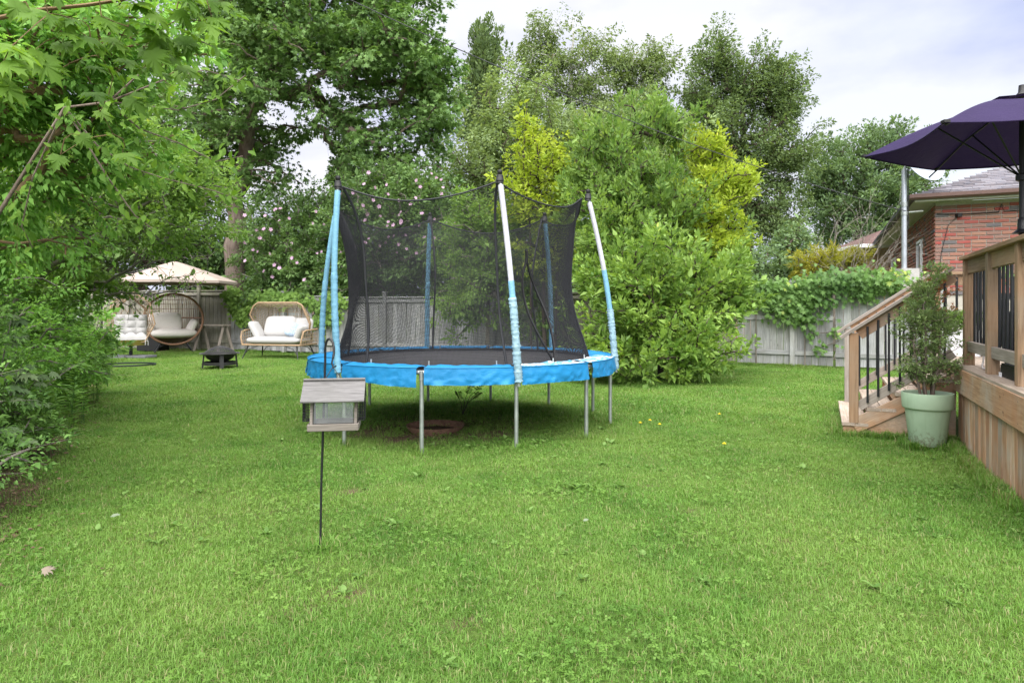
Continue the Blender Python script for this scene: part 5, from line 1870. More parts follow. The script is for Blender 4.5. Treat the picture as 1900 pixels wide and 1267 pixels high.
# brown double egg chair
eg = thing('egg_chair', 'brown wicker double egg chair with grey cushions by the fence', 'chair', (-10.18, 20.55, 0), math.radians(30))
EC, ERX, ERZ, ERY = Vector((0, 0, 0.99)), 0.80, 0.76, 0.85


def shell(a, b):
    """a round the opening's x, b from bottom to top through the back"""
    x = ERX * (-0.97 + 1.94 * a)
    hgt = ERZ * math.sqrt(max(0.0004, 1 - (x / ERX) ** 2)); dep = ERY * (max(0.0004, 1 - (x / ERX) ** 2)) ** 0.5
    t_ = -math.pi / 2 + math.pi * b
    return EC + Vector((x, dep * math.cos(t_) ** 0.9 if math.cos(t_) > 0 else 0, hgt * math.sin(t_)))


def hoop(z, r=0.011):
    k = math.sqrt(max(0.01, 1 - ((z - EC.z) / ERZ) ** 2))
    return [(ERX * k * math.cos(t_), ERY * k * math.sin(t_) ** 0.9 if math.sin(t_) > 0 else 0, z) for t_ in [math.pi * i / 28 for i in range(29)]]


m = MB()
for i in range(33): m.tube([shell(i / 32, j / 22) for j in range(23)], 0.0065, 4, caps=False)
for z in (1.30, 1.44, 1.58): m.tube(hoop(z), 0.008, 4)
for k in range(14): m.tube(hoop(0.30 + k * 0.030), 0.014, 4)
m.build('wicker_weave', BROWN, eg)
m = MB(); m.tube([EC + Vector((ERX * math.cos(t_), -0.02, ERZ * math.sin(t_))) for t_ in [2 * math.pi * i / 56 for i in range(56)]], 0.034, 8, closed=True)
m.build('front_hoop', m_plain('reddish_brown_rattan', (0.27, 0.15, 0.095), 0.6, 0.3, 0, 0.3, 40), eg, smooth=60)
m = MB(); m.tube(hoop(1.02), 0.026, 6); m.build('back_band', BROWN, eg, smooth=60)
pillow(1.34, 0.90, 0.28, 0.8, 0.55).build('seat_cushion', CLOTH_G, eg, TL(0, 0.20, 0.56), smooth=80)
pillow(0.92, 0.60, 0.28, 0.4, 0.55).build('back_cushion', CLOTH_G, eg, TL(-0.22, 0.40, 0.90) @ RX(72), smooth=80)
pillow(0.46, 0.44, 0.20, 0.4, 0.55).build('arm_cushion', CLOTH_G, eg, TL(0.50, 0.20, 0.76) @ RY(-62) @ RX(10), smooth=80)
pillow(0.40, 0.40, 0.18, 0.4, 0.55).build('arm_cushion', CLOTH_G, eg, TL(-0.62, 0.22, 0.74) @ RY(68), smooth=80)
for sx in (-1, 1):
    for sy, yy in ((-1, -0.02), (1, 0.55)):
        m = MB(); m.tube([(sx * 0.32, yy + 0.06 * -sy, 0.34), (sx * 0.52, yy + 0.05 * sy, 0.0)], [0.024, 0.017], 8)
        lg = m.build('leg', BLACK, eg, smooth=50)
        m = MB(); m.tube([(sx * 0.10, yy + 0.06 * -sy, 0.30), (sx * 0.44, yy, 0.13)], 0.012, 6); link('strut', m.mesh('strut'), BLACK, lg, W[eg.name])

# hanging chair of tan poles and rope
hc = thing('hanging_chair', 'tan rope swivel chair with white tufted cushion', 'chair', (-10.30, 18.45, 0), math.radians(30))
FR = [(-0.32, 0.42), (-0.56, 0.90), (-0.44, 1.46), (-0.06, 1.76), (0.06, 1.76), (0.44, 1.46), (0.56, 0.90), (0.32, 0.42)]
BK = [(-0.26, 0.46), (-0.40, 0.90), (-0.33, 1.32), (-0.05, 1.60), (0.05, 1.60), (0.33, 1.32), (0.40, 0.90), (0.26, 0.46)]
m = MB()
for loop, y in ((FR, -0.36), (BK, 0.36)):
    m.tube([(x, y, z) for x, z in loop] + [(loop[0][0], y, loop[0][1])], 0.021, 8)
m.build('pole_frame', TAN, hc, smooth=50)


def loop_pt(loop, y, t_):
    n = len(loop) - 1; i = min(n - 1, int(t_ * n)); u = t_ * n - i
    return Vector((loop[i][0] + (loop[i + 1][0] - loop[i][0]) * u, y, loop[i][1] + (loop[i + 1][1] - loop[i][1]) * u))


m = MB()
for i in range(31):
    t_ = i / 30
    m.tube([loop_pt(FR, -0.36, t_), loop_pt(BK, 0.36, t_)], 0.007, 4)
for q_ in (0.3, 0.6, 0.85):
    m.tube([loop_pt(FR, -0.36, i / 28).lerp(loop_pt(BK, 0.36, i / 28), q_) for i in range(29)], 0.011, 5)
m.build('side_rope', TAN, hc)
m = MB(); xs = [-0.30, -0.15, 0.0, 0.15, 0.30]
for x in xs:
    m.tube([(x, 0.36, 0.82), (x, 0.36, 1.02), (x + 0.075, 0.36, 1.20), (x, 0.36, 1.36 - abs(x) * 0.4)], 0.008, 5)
    m.tube([(x, 0.36, 1.02), (x - 0.075, 0.36, 1.20), (x, 0.36, 1.36 - abs(x) * 0.4)], 0.008, 5)
m.tube([(-0.38, 0.36, 0.82), (0.38, 0.36, 0.82)], 0.014, 6)
m.build('back_rope', TAN, hc)
m = MB().grid(lambda u, v: Vector(((0.36 + 0.06 * v) * math.copysign(abs(math.cos(2 * math.pi * u)) ** 0.5, math.cos(2 * math.pi * u)), (0.36 + 0.05 * v) * math.copysign(abs(math.sin(2 * math.pi * u)) ** 0.5, math.sin(2 * math.pi * u)), 0.33 + 0.15 * v)), 40, 4, True)
m.build('seat_bucket', OLIVE, hc, smooth=60)


def tufted(nx, ny, w, d, h):
    def fn(u, v):
        x = (u - 0.5) * w; y = (v - 0.5) * d
        ed = (1 - abs(2 * u - 1) ** 6) * (1 - abs(2 * v - 1) ** 6)
        tf = 0.70 + 0.30 * abs(math.sin(math.pi * nx * u)) * abs(math.sin(math.pi * ny * v)) ** 0.7
        return Vector((x, y, h * (ed ** 0.5) * tf))
    mb = MB().grid(fn, 48, 48)
    mb.grid(lambda u, v: Vector(((u - 0.5) * w, (v - 0.5) * d, -0.03 * (1 - abs(2 * u - 1) ** 6) * (1 - abs(2 * v - 1) ** 6))), 12, 12)
    return mb


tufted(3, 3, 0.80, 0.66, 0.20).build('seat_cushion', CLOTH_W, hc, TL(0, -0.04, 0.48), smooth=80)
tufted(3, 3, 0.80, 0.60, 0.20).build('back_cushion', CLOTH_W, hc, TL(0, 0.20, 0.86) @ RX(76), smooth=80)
m = MB(); m.tube([(0, 0.05, 0.06), (0, 0.05, 0.34)], 0.045, 10); m.build('pedestal', BLACK, hc, smooth=50)
m = MB(); m.tube([(0.33, -0.36, 0.47), (0.40, -0.38, 0.44), (0.40, -0.36, 0.33)], 0.012, 5); m.tube([(0.34, -0.38, 0.46), (0.33, -0.40, 0.34)], 0.010, 5); m.build('cushion_tie', CLOTH_W, hc)
for k, (x, y) in enumerate(((-0.32, -0.12), (0.30, -0.05))):
    t = thing('paving_slab', ['grey slab under the swivel chair, the one beside the hedge', 'grey slab under the swivel chair, the one beside the egg chair'][k], 'paving slab', (-10.30 + x, 18.45 + y, 0), 0.12 * (1 - 2 * k), 'slabs under the swivel chair')
    MB().obox(TL(0, 0, 0.03), (0.58, 0.50, 0.055)).build('slab', m_plain('dark_slab_%d' % k, (0.16, 0.165, 0.18), 0.9), t)

# loveseat of tan rattan
lv = thing('wicker_loveseat', 'tan rattan loveseat with white cushions by the vine covered fence', 'sofa', (-6.22, 18.25, 0), math.radians(-12))


def front_loop(t_):
    pts = [(-0.62, 0.22, 0.64), (-0.80, 0.06, 0.95), (-0.86, -0.02, 1.15), (-0.74, -0.04, 1.38), (-0.60, -0.05, 1.47), (0.55, -0.05, 1.47), (0.68, -0.04, 1.40), (0.80, -0.0, 1.10), (0.86, 0.05, 0.90), (0.78, 0.15, 0.64)]
    n = len(pts) - 1; i = min(n - 1, int(t_ * n)); u = t_ * n - i
    return Vector(pts[i]).lerp(Vector(pts[i + 1]), u)


def back_loop(t_):
    a = math.pi * (1 - t_)
    return Vector((0.70 * math.copysign(abs(math.cos(a)) ** 0.55, math.cos(a)), 0.50 - 0.08 * math.sin(a), 0.42 + 0.80 * math.sin(a) ** 0.6))


m = MB(); m.tube([front_loop(i / 45) for i in range(46)], 0.024, 8)
m.tube([(-0.82, -0.42, 0.36), (0.82, -0.42, 0.36), (0.86, -0.38, 0.36), (0.86, 0.42, 0.36), (-0.86, 0.42, 0.36), (-0.86, -0.38, 0.36), (-0.82, -0.42, 0.36)], 0.022, 8)
for sx in (-1, 1):
    m.tube([(sx * 0.84, -0.40, 0.37), (sx * 0.88, -0.40, 0.55), (sx * 0.89, -0.34, 0.70), (sx * 0.89, -0.2, 0.735), (sx * 0.89, 0.40, 0.76)], 0.023, 8)
m.build('rattan_frame', TAN, lv, smooth=50)


def lv_back(u, v):
    p = front_loop(u).lerp(back_loop(u), v)
    return p + Vector((0, 0.10 * math.sin(math.pi * v) * math.sin(math.pi * u), 0.05 * math.sin(math.pi * v)))


m = MB(); lattice(m, lv_back, 40, 8, 0.0075, 46, 10)
for i in range(23):
    t_ = 0.02 + 0.96 * i / 22; p = back_loop(t_); m.tube([p, (p.x, 0.46, 0.38)], 0.0075, 4)
for z in (0.5, 0.62, 0.74, 0.86, 0.98, 1.10): 
    k = 0.70 * min(1, math.sqrt(max(0.05, 1 - ((z - 0.42) / 0.82) ** 3)))
    m.tube([(-k, 0.47, z), (k, 0.47, z)], 0.0075, 4)
for sx in (-1, 1):
    lattice(m, lambda u, v, sx=sx: Vector((sx * 0.875, -0.38 + 0.80 * u, 0.37 + 0.36 * v)), 9, 4, 0.009, 4, 4)
m.build('wicker_weave', GREYR, lv)
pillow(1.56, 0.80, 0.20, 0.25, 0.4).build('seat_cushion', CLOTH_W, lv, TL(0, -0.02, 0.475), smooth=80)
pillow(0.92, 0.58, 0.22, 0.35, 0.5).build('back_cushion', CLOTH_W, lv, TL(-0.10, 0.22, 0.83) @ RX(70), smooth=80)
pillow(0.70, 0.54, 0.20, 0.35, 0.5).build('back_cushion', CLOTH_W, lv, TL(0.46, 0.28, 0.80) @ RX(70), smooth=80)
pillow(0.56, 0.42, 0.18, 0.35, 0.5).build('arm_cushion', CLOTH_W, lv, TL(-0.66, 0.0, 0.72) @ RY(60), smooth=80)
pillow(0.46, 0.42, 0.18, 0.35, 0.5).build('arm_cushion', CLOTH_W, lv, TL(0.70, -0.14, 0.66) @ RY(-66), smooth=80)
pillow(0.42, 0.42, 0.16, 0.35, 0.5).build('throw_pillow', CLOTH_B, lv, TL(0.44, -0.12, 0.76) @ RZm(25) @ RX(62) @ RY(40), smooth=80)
for sx in (-1, 1):
    for sy in (-1, 1):
        m = MB(); m.tube([(sx * 0.70, sy * 0.34, 0.34), (sx * 0.80, sy * 0.46, 0.0)], [0.02, 0.014], 8); lg = m.build('leg', BLACK, lv, smooth=50)
        m = MB(); m.tube([(sx * 0.40, sy * 0.38, 0.33), (sx * 0.62, sy * 0.40, 0.26), (sx * 0.765, sy * 0.43, 0.12)], 0.009, 6); link('strut', m.mesh('strut'), BLACK, lg, W[lv.name])

# fire pit
fp = G(408, 684); fp.y += 0.3; fp.x = (408 - 950) / F * fp.y
t = thing('fire_pit', 'black steel fire pit with domed mesh lid on the lawn', 'fire pit', (fp.x, fp.y, 0), 0.5)
FB = m_plain('sooty_black_steel', (0.018, 0.018, 0.019), 0.5, 0.45)
m = MB().lathe([(0.001, 0.10), (0.12, 0.12), (0.26, 0.20), (0.31, 0.285), (0.405, 0.30), (0.41, 0.29), (0.32, 0.27), (0.27, 0.185), (0.12, 0.10), (0.001, 0.085)], 36, (0, 0, 0.02))
m.build('bowl', FB, t, smooth=40)
m = MB().lathe([(0.40, 0.322), (0.425, 0.326), (0.425, 0.318), (0.40, 0.312)], 36); m.build('rim', m_plain('dull_steel_rim', (0.16, 0.16, 0.165), 0.45, 0.5, 0.4), t, smooth=40)
dome = lambda r: 0.33 + 0.15 * (1 - (r / 0.34) ** 2)
m = MB()
for k in range(48):
    a = 2 * math.pi * k / 48; m.tube([(r * math.cos(a), r * math.sin(a), dome(r)) for r in (0.0, 0.08, 0.16, 0.24, 0.30, 0.34)], 0.0035, 4, caps=False)
for r in np.linspace(0.02, 0.34, 17): m.tube([(r * math.cos(a), r * math.sin(a), dome(r)) for a in [2 * math.pi * i / 36 for i in range(36)]], 0.0035, 4, closed=True)
lid = m.build('mesh_lid', FB, t)
m = MB()
for k in range(4):
    a = math.pi / 2 * k + 0.4; m.tube([(r * math.cos(a), r * math.sin(a), dome(r) + 0.004) for r in (0.0, 0.1, 0.2, 0.28, 0.34)], 0.008, 5)
link('lid_frame', m.mesh('lid_frame'), FB, lid, W[t.name])
for k in range(4):
    a = math.pi / 2 * k
    M = RZm(90 * k)
    m = MB().obox(TL(0.345, 0, 0.155) @ RY(-6), (0.03, 0.085, 0.31)); m.build('leg', FB, t, M)
m = MB().lathe([(0.33, 0.065), (0.345, 0.065), (0.345, 0.135), (0.33, 0.135), (0.33, 0.065)], 36); m.build('lower_ring', FB, t, smooth=40)
m = MB().lathe([(0.001, 0.07), (0.33, 0.07), (0.33, 0.064), (0.001, 0.064)], 30); m.build('ash_tray', FB, t)

# beige cantilever umbrella
cu = Vector((-9.75, 19.75, 0))
t = thing('cantilever_umbrella', 'beige cantilever parasol over the egg chair', 'umbrella', (-11.28, 18.75, 0))
off = cu - Vector((-11.28, 18.75, 0))
CR, CZ0, CZ1 = 1.68, 2.10, 2.68
for k in range(8):
    a0 = math.radians(22.5 + 45 * k); a1 = a0 + math.radians(45)

    def gore(u, v, a0=a0, a1=a1):
        p = (Vector((math.cos(a0), math.sin(a0), 0)).lerp(Vector((math.cos(a1), math.sin(a1), 0)), u)) * CR * v
        return off + Vector((p.x, p.y, CZ1 + (CZ0 - CZ1) * v ** 1.08 - 0.035 * math.sin(math.pi * u) * v * (1.2 - v)))
    m = MB().grid(lambda u, v: gore(u, 0.03 + 0.97 * v), 10, 10); cn = m.build('canopy_panel', BEIGE, t, smooth=50)
    m = MB().grid(lambda u, v: gore(u, 1.0) + Vector((0, 0, -0.07 * v)), 10, 1); link('valance', m.mesh('valance'), BEIGE, cn, W[t.name])
    m = MB(); m.tube([gore(0, 0.03) + Vector((0, 0, -0.03)), gore(0, 0.99) + Vector((0, 0, -0.03))], 0.011, 6); m.build('rib', BLACK, t)
m = MB(); m.tube([(0, 0, 0.06), (0, 0, 1.75), (0.04, 0.02, 2.05), (0.2, 0.12, 2.22)] + [Vector((0.2, 0.12, 2.22)).lerp(off + Vector((0, 0, CZ1 - 0.12)), i / 4) for i in range(1, 5)], 0.036, 10); m.build('pole', BLACK, t, smooth=50)
MB().obox(TL(0.55, -0.35, 2.10) @ RZm(20), (0.36, 0.09, 0.06)).build('crank_handle', BLACK, t)
m = MB(); m.tube([(-0.5, 0, 0.035), (0.5, 0, 0.035)], 0.032, 8); m.tube([(0, -0.5, 0.037), (0, 0.5, 0.037)], 0.03, 8); m.tube([(0, 0, 0.03), (0, 0, 0.22)], 0.05, 10); m.build('cross_base', BLACK, t)

# grey bench table against the fence, storage box, hose
t = thing('wooden_side_table', 'rough grey plank table against the fence beside the egg chair', 'table', (-9.25, 21.05, 0), math.radians(-14))
for k in range(2): link_local('top_plank', plank_mesh(1.10, 0.17, 0.04, GREY_W), None, t, TL(0, -0.09 + 0.18 * k, 0.80))
for sx in (-1, 1):
    for sy in (-1, 1):
        M, L_ = frame_matrix((0.40 * sx + 0.05, sy * 0.06, 0.775), (0.40 * sx + 0.05 + 0.02 * sx + sy * 0.12, sy * 0.20, 0.0), (0, 1, 0))
        link_local('leg', plank_mesh(round(L_, 2), 0.08, 0.035, GREY_W), None, t, M)
t = thing('storage_box', 'black plastic storage box behind the swivel chair', 'box', (-11.25, 21.4, 0), -0.2)
MB().obox(TL(0, 0, 0.44), (0.75, 0.5, 0.88)).build('body', BLACKP, t)
MB().obox(TL(0, 0, 0.93), (0.82, 0.56, 0.10)).build('lid', BLACKP, t)
hs = G(240, 680)
t = thing('garden_hose', 'dark coiled garden hose lying on the grass by the swivel chair', 'hose', hs)
m = MB()
m.tube([(0.52 * math.cos(a) * (1 + 0.03 * math.sin(3 * a)), 0.52 * math.sin(a) * (1 + 0.05 * math.cos(2 * a)), 0.035 + 0.012 * a / 6.28) for a in [i * 0.2 for i in range(64)]], 0.014, 6)
m.build('hose', m_plain('dark_green_hose', (0.025, 0.035, 0.03), 0.5), t, smooth=60)


# ------------------------------------------------------------------ trees beyond the fence
def gpt(px, Y, z=0.0):
    return Vector(((px - 950) / F * Y, Y, z))


def sky_gap(C):
    """the open gap below the big maple's crown where the sky shows"""
    px = 950 + F * C[:, 0] / C[:, 1]; py = HOR - F * (C[:, 2] - CAMH) / C[:, 1]
    g1 = ((px - 585) / 26) ** 2 + ((py - 285) / 30) ** 2
    g3 = ((px - 590) / 20) ** 2 + ((py - 325) / 18) ** 2
    return (g1 > 1) & (g3 > 1)


big = [gpt(437, 23.0), gpt(434, 23.0, 2.5), P(437, 400, 23.0), P(452, 300, 22.8), P(468, 220, 22.6), P(500, 120, 22.2), P(540, 0, 22), P(560, -100, 22)]
plant('maple_tree', 'big dark maple with a thick forked trunk behind the umbrella', 'tree', 'trees beyond the fence', big, 0.38, 0.12,
      [E(600, 100, 21.5, 215, 130), E(520, -20, 21.5, 190, 110), E(720, 90, 21.3, 120, 130), E(770, 225, 21.0, 80, 85), E(650, 250, 21.5, 90, 70), E(430, 150, 21.0, 110, 110), E(500, 325, 22.5, 60, 50), E(385, 260, 22.5, 70, 70), E(545, 235, 23.5, 60, 32), E(515, 285, 23.5, 34, 40), E(640, 300, 23.0, 40, 40), E(420, 60, 21.5, 90, 80), E(400, 330, 24.0, 60, 50), E(330, 200, 23.5, 80, 90),
       E(660, 335, 23.0, 80, 45), E(800, 170, 21.5, 60, 80), E(730, 300, 21.5, 85, 45), E(700, -60, 22, 160, 90), E(470, 250, 23.5, 70, 60)],
      800, 0.56, 78, MAPLE_S, (0.11, 0.175), LF_MAPLE, BARK_G, 1, axup=-0.05, droop=0.35, flat=0.55, up=0.75, bias=0.5, carve=sky_gap, k_r=0.016,
      extra_stems=[([P(437, 400, 23.0), P(418, 375, 22.8), P(404, 350, 22.6), P(385, 300, 22.3)], 0.16, 0.06)])
plant('willow_tree', 'soft grey green tree rising behind the purple flowering shrubs', 'tree', 'trees beyond the fence', [gpt(930, 27), P(930, 400, 27), P(935, 250, 27)], 0.22, 0.08,
      [E(890, 330, 27, 85, 120), E(975, 290, 27.5, 100, 110), E(870, 440, 26, 90, 90), E(1020, 420, 27, 90, 100), E(960, 200, 28, 70, 60)],
      380, 0.72, 110, LEAF2, (0.10, 0.17), LF_GREY, BARK_D, 2, droop=0.6, flat=0.8)
plant('poplar_tree', 'narrow tree top standing alone against the sky above the trampoline', 'tree', 'trees beyond the fence', [gpt(905, 34), P(900, 300, 34), P(900, 60, 34)], 0.25, 0.05,
      [E(902, 85, 34, 30, 40, 0.9), E(898, 130, 34, 38, 50, 1.1), E(890, 220, 34, 48, 80, 1.4)], 140, 0.55, 110, LEAF2, (0.12, 0.19), LF_ELM, BARK_D, 3, axup=1.0, droop=-0.5, flat=1.2)


def birch(px, Y, top, ells, n, lab, seed, stems):
    return plant('birch_tree', lab, 'tree', 'trees beyond the fence', [gpt(px, Y), P(px, 330, Y), P(px - 8, top + 90, Y), P(px - 4, top + 20, Y)], 0.17, 0.03, ells, n, 0.55, 84, LEAF2, (0.09, 0.15), LF_BIRCH, BARK_W, seed, axup=-0.35,
                 droop=0.7, flat=0.9, bias=0.55, extra_stems=stems, k_r=0.008)


birch(1068, 31, 40, [E(1040, 110, 31, 95, 75), E(1010, 75, 31, 50, 45), E(1090, 160, 31, 75, 80), E(985, 150, 31, 60, 70), E(1055, 230, 31, 100, 60), E(1130, 110, 31, 30, 35)], 330,
      'tall airy birch with pale trunk, the highest crown over the trampoline', 4, [([gpt(1000, 31), P(990, 300, 31), P(985, 200, 31), P(978, 110, 31)], 0.13, 0.03)])
birch(1178, 32, 90, [E(1200, 140, 32, 55, 50), E(1215, 110, 32, 40, 30), E(1190, 190, 32, 60, 50), E(1160, 130, 32, 35, 40)], 140,
      'smaller birch with a leaning white stem beside the tall one', 5, [([gpt(1165, 32), P(1168, 250, 32), P(1180, 180, 32), P(1205, 120, 32)], 0.13, 0.04)])
plant('ash_tree', 'mid green tree filling the space behind the birches', 'tree', 'trees beyond the fence', [gpt(1130, 29), P(1130, 420, 29), P(1130, 300, 29)], 0.22, 0.08,
      [E(1130, 300, 29, 130, 90), E(1180, 240, 29.5, 90, 60), E(1060, 340, 29, 90, 90), E(1220, 330, 29, 100, 110), E(1130, 440, 28, 160, 90)], 380, 0.78, 96, LEAF2, (0.12, 0.19), LF_GREY, BARK_D, 6)
plant('elm_tree', 'large dark elm towering over the yellow green bush', 'tree', 'trees beyond the fence', [gpt(1388, 33), P(1386, 440, 33), P(1384, 330, 33), P(1380, 150, 33)], 0.34, 0.1,
      [E(1330, 115, 33, 52, 48), E(1375, 170, 33, 75, 70), E(1425, 140, 33, 45, 40), E(1455, 120, 33, 26, 26), E(1450, 200, 33, 55, 60), E(1310, 200, 33, 65, 80), E(1360, 290, 33, 105, 90), E(1450, 300, 33, 55, 70), E(1400, 390, 33, 95, 50),
       E(1475, 190, 33, 28, 34), E(1440, 430, 33, 55, 45)], 700, 0.62, 110, LEAF2, (0.10, 0.165), LF_ELM, BARK_D, 7, axup=0.25, bias=0.55, k_r=0.014, flat=0.55)
plant('linden_tree', 'far rounded tree standing between the elm and the brick house', 'tree', 'trees beyond the fence', [gpt(1590, 38), P(1590, 430, 38), P(1600, 300, 38)], 0.26, 0.08,
      [E(1545, 310, 38, 50, 55), E(1600, 290, 38, 60, 50), E(1655, 265, 38, 40, 38), E(1690, 310, 38, 50, 50), E(1570, 390, 38, 75, 60), E(1650, 370, 38, 85, 60), E(1620, 440, 38, 90, 45), E(1520, 350, 38, 34, 50)],
      420, 0.70, 100, LEAF2, (0.13, 0.20), LF_FAR, BARK_D, 8, droop=-0.1)
plant('yew_shrub', 'dark evergreen shrub over the fence between the bush and the vine', 'shrub', 'shrubs beyond the fence', [gpt(1430, 19.5), P(1432, 520, 19.5)], 0.09, 0.04,
      [E(1430, 500, 19.5, 55, 40), E(1470, 470, 21, 35, 55), E(1410, 530, 19, 40, 30)], 120, 0.32, 70, LEAF2, (0.08, 0.13), LF_FAR, BARK_D, 9)
plant('golden_shrub', 'golden yellow shrub showing above the vine covered fence', 'shrub', 'shrubs beyond the fence', [gpt(1535, 18.5), P(1535, 530, 18.5)], 0.05, 0.02,
      [E(1530, 487, 18.5, 52, 22), E(1575, 478, 18.5, 34, 20), E(1500, 500, 18.5, 32, 16), E(1540, 520, 18.5, 60, 20)], 110, 0.20, 60, NARROW, (0.10, 0.16), LF_GOLD, TWIG, 10, up=0.5, droop=0.0)
for k, (px, Y, lab) in enumerate([(120, 27.0, 'bushy shrub low behind the fence at the hedge end'), (420, 26.5, 'bushy shrub low behind the big maple trunk'), (620, 26.0, 'bushy shrub low behind the mauve flowered shrubs'),
                                  (800, 25.5, 'bushy shrub low behind the trampoline fence'), (1010, 24.0, 'bushy shrub low behind the yellow leaved small tree'), (1250, 22.5, 'bushy shrub low behind the tallest bush')]):
    plant('screen_shrub', lab, 'shrub', 'shrubs beyond the fence', [gpt(px, Y), P(px, 540, Y)], 0.08, 0.03, [E(px, 540, Y, 120, 65, 1.2), E(px - 70, 500, Y, 70, 60, 1.0), E(px + 60, 490, Y, 80, 70, 1.0)], 190, 0.55, 60, LEAF2, (0.13, 0.20), LF_ROSE if k % 2 else LF_GREY, BARK_D, 70 + k)
# bare twiggy shrub
rg = np.random.default_rng(66)
bp = gpt(1560, 17.6)
t = thing('bare_shrub', 'leafless pale twiggy shrub in front of the golden one', 'shrub', bp, 0, 'shrubs beyond the fence')
m = MB()


def twig(p, d, L_, r, depth):
    q = [p]
    for i in range(3):
        d = (d + Vector(rg.normal(size=3)) * 0.13).normalized(); q.append(q[-1] + d * L_ / 3)
    m.tube(q, [r, r * 0.85, r * 0.7, r * 0.5], 4, caps=False)
    if depth:
        for k in range(3):
            i = 1 + k % 3
            twig(q[i], (d + Vector(rg.normal(size=3)) * 0.42 + Vector((0, 0, 0.15))).normalized(), L_ * 0.62, r * 0.6, depth - 1)


for k in range(9):
    a = rg.random() * 6.28
    twig(bp + Vector((rg.normal() * 0.4, rg.normal() * 0.2, 0)), Vector((math.cos(a) * 0.33, math.sin(a) * 0.2, 1)).normalized(), 2.1, 0.016, 3)
m.build('branch_network', TWIGL, t, W[t.name].inverted())

# ------------------------------------------------------------------ flowering shrubs and bushes in front of the trees
FLW = []


def flowers(t, pos, n, seed, px_ok):
    """hibiscus flowers: five petals and a centre, each its own part"""
    rs = np.random.default_rng(seed)
    px = 950 + F * pos[:, 0] / pos[:, 1]; py = HOR - F * (pos[:, 2] - CAMH) / pos[:, 1]
    ok = np.where(px_ok(px, py))[0]
    # the leaf nearest the camera in each of n scattered cells
    cells = {}
    for i in ok:
        key = (int(px[i] / 9), int(py[i] / 9))
        if key not in cells or pos[i, 1] < pos[cells[key], 1]: cells[key] = i
    ok = np.array(sorted(cells.values()))
    ok = rs.choice(ok, min(n, len(ok)), replace=False)
    if 'me' not in _leafobj:
        a = np.arange(5) * 2 * math.pi / 5
        d = np.stack([np.cos(a), np.sin(a), np.full(5, 0.25)], -1); nn = np.stack([-np.cos(a) * .3, -np.sin(a) * .3, np.ones(5)], -1)
        PET = tpl([(0, 0, 0), (-.38, .55, .05), (-.22, .95, -.02), (.22, .95, -.02), (.38, .55, .05), (0, .6, -.05)], [(0, 5, 1), (1, 5, 2), (2, 5, 3), (3, 5, 4), (4, 5, 0)])
        me = leaf_mesh('flower', PET, np.zeros((5, 3)), d, nn, np.full(5, 1.0), np.array([.2, .5, .8, .4, .9]))
        me.materials.append(LF_PETAL); _leafobj['me'] = me
    for i in ok:
        f = Vector((rs.normal() * 0.5, -1, 0.35 + rs.normal() * 0.3)).normalized()
        M = f.to_track_quat('Z', 'Y').to_matrix().to_4x4() @ Matrix.Rotation(rs.random() * 6, 4, 'Z') @ Matrix.Scale(rs.uniform(0.045, 0.07), 4)
        M.translation = Vector(pos[i]) + Vector((0, -0.10, 0))
        link('flower', _leafobj['me'], None, t, M)


t, pos = plant('hibiscus_shrub', 'flowering shrub with mauve blossoms beside the big maple trunk', 'shrub', 'flowering shrubs along the fence', [gpt(530, 21.6), P(530, 520, 21.6), P(530, 440, 21.6)], 0.08, 0.03,
               [E(530, 450, 21.6, 78, 75), E(500, 410, 21.6, 45, 35), E(560, 400, 21.6, 55, 40), E(580, 500, 21.2, 60, 50), E(480, 500, 21.4, 40, 50), E(540, 520, 21.0, 70, 40), E(610, 440, 21.8, 50, 80)], 360, 0.36, 100, LEAF2, (0.07, 0.12), LF_ROSE, TWIG, 12, droop=0.2)
flowers(t, pos, 30, 1, lambda x, y: (x > 455) & (x < 610) & (y > 380) & (y < 520))
t, pos = plant('hibiscus_shrub', 'larger mauve flowered shrub seen above and through the trampoline net', 'shrub', 'flowering shrubs along the fence', [gpt(730, 20.3), P(730, 520, 20.3), P(730, 420, 20.3)], 0.09, 0.03,
               [E(720, 420, 20.3, 105, 85), E(680, 370, 20.3, 60, 45), E(770, 380, 20.3, 70, 60), E(820, 460, 20.0, 60, 70), E(650, 450, 20.3, 40, 60), E(720, 340, 20.5, 40, 30), E(640, 520, 20.6, 60, 45), E(740, 510, 20.3, 100, 45)], 460, 0.38, 100, LEAF2, (0.07, 0.12), LF_ROSE, TWIG, 13, droop=0.2)
flowers(t, pos, 62, 2, lambda x, y: (x > 630) & (x < 870) & (y > 315) & (y < 470))
plant('fence_shrub', 'dark leafy shrub mass behind the fence at the egg chair', 'shrub', 'shrubs beyond the fence', [gpt(330, 24.5), P(330, 500, 24.5)], 0.10, 0.05,
      [E(330, 450, 24.5, 90, 75), E(260, 430, 25, 80, 100), E(395, 480, 24, 50, 60), E(380, 390, 25, 60, 60)], 260, 0.5, 64, LEAF2, (0.11, 0.18), LF_ROSE, BARK_D, 14)
plant('fence_shrub', 'shrubs rising over the fence at the hedge end', 'shrub', 'shrubs beyond the fence', [gpt(170, 25.0), P(170, 480, 25)], 0.10, 0.05,
      [E(170, 400, 25, 110, 120), E(90, 420, 24, 100, 120), E(240, 320, 26, 90, 80), E(330, 330, 26, 60, 60)], 260, 0.6, 60, LEAF2, (0.12, 0.20), LF_FAR, BARK_D, 15)
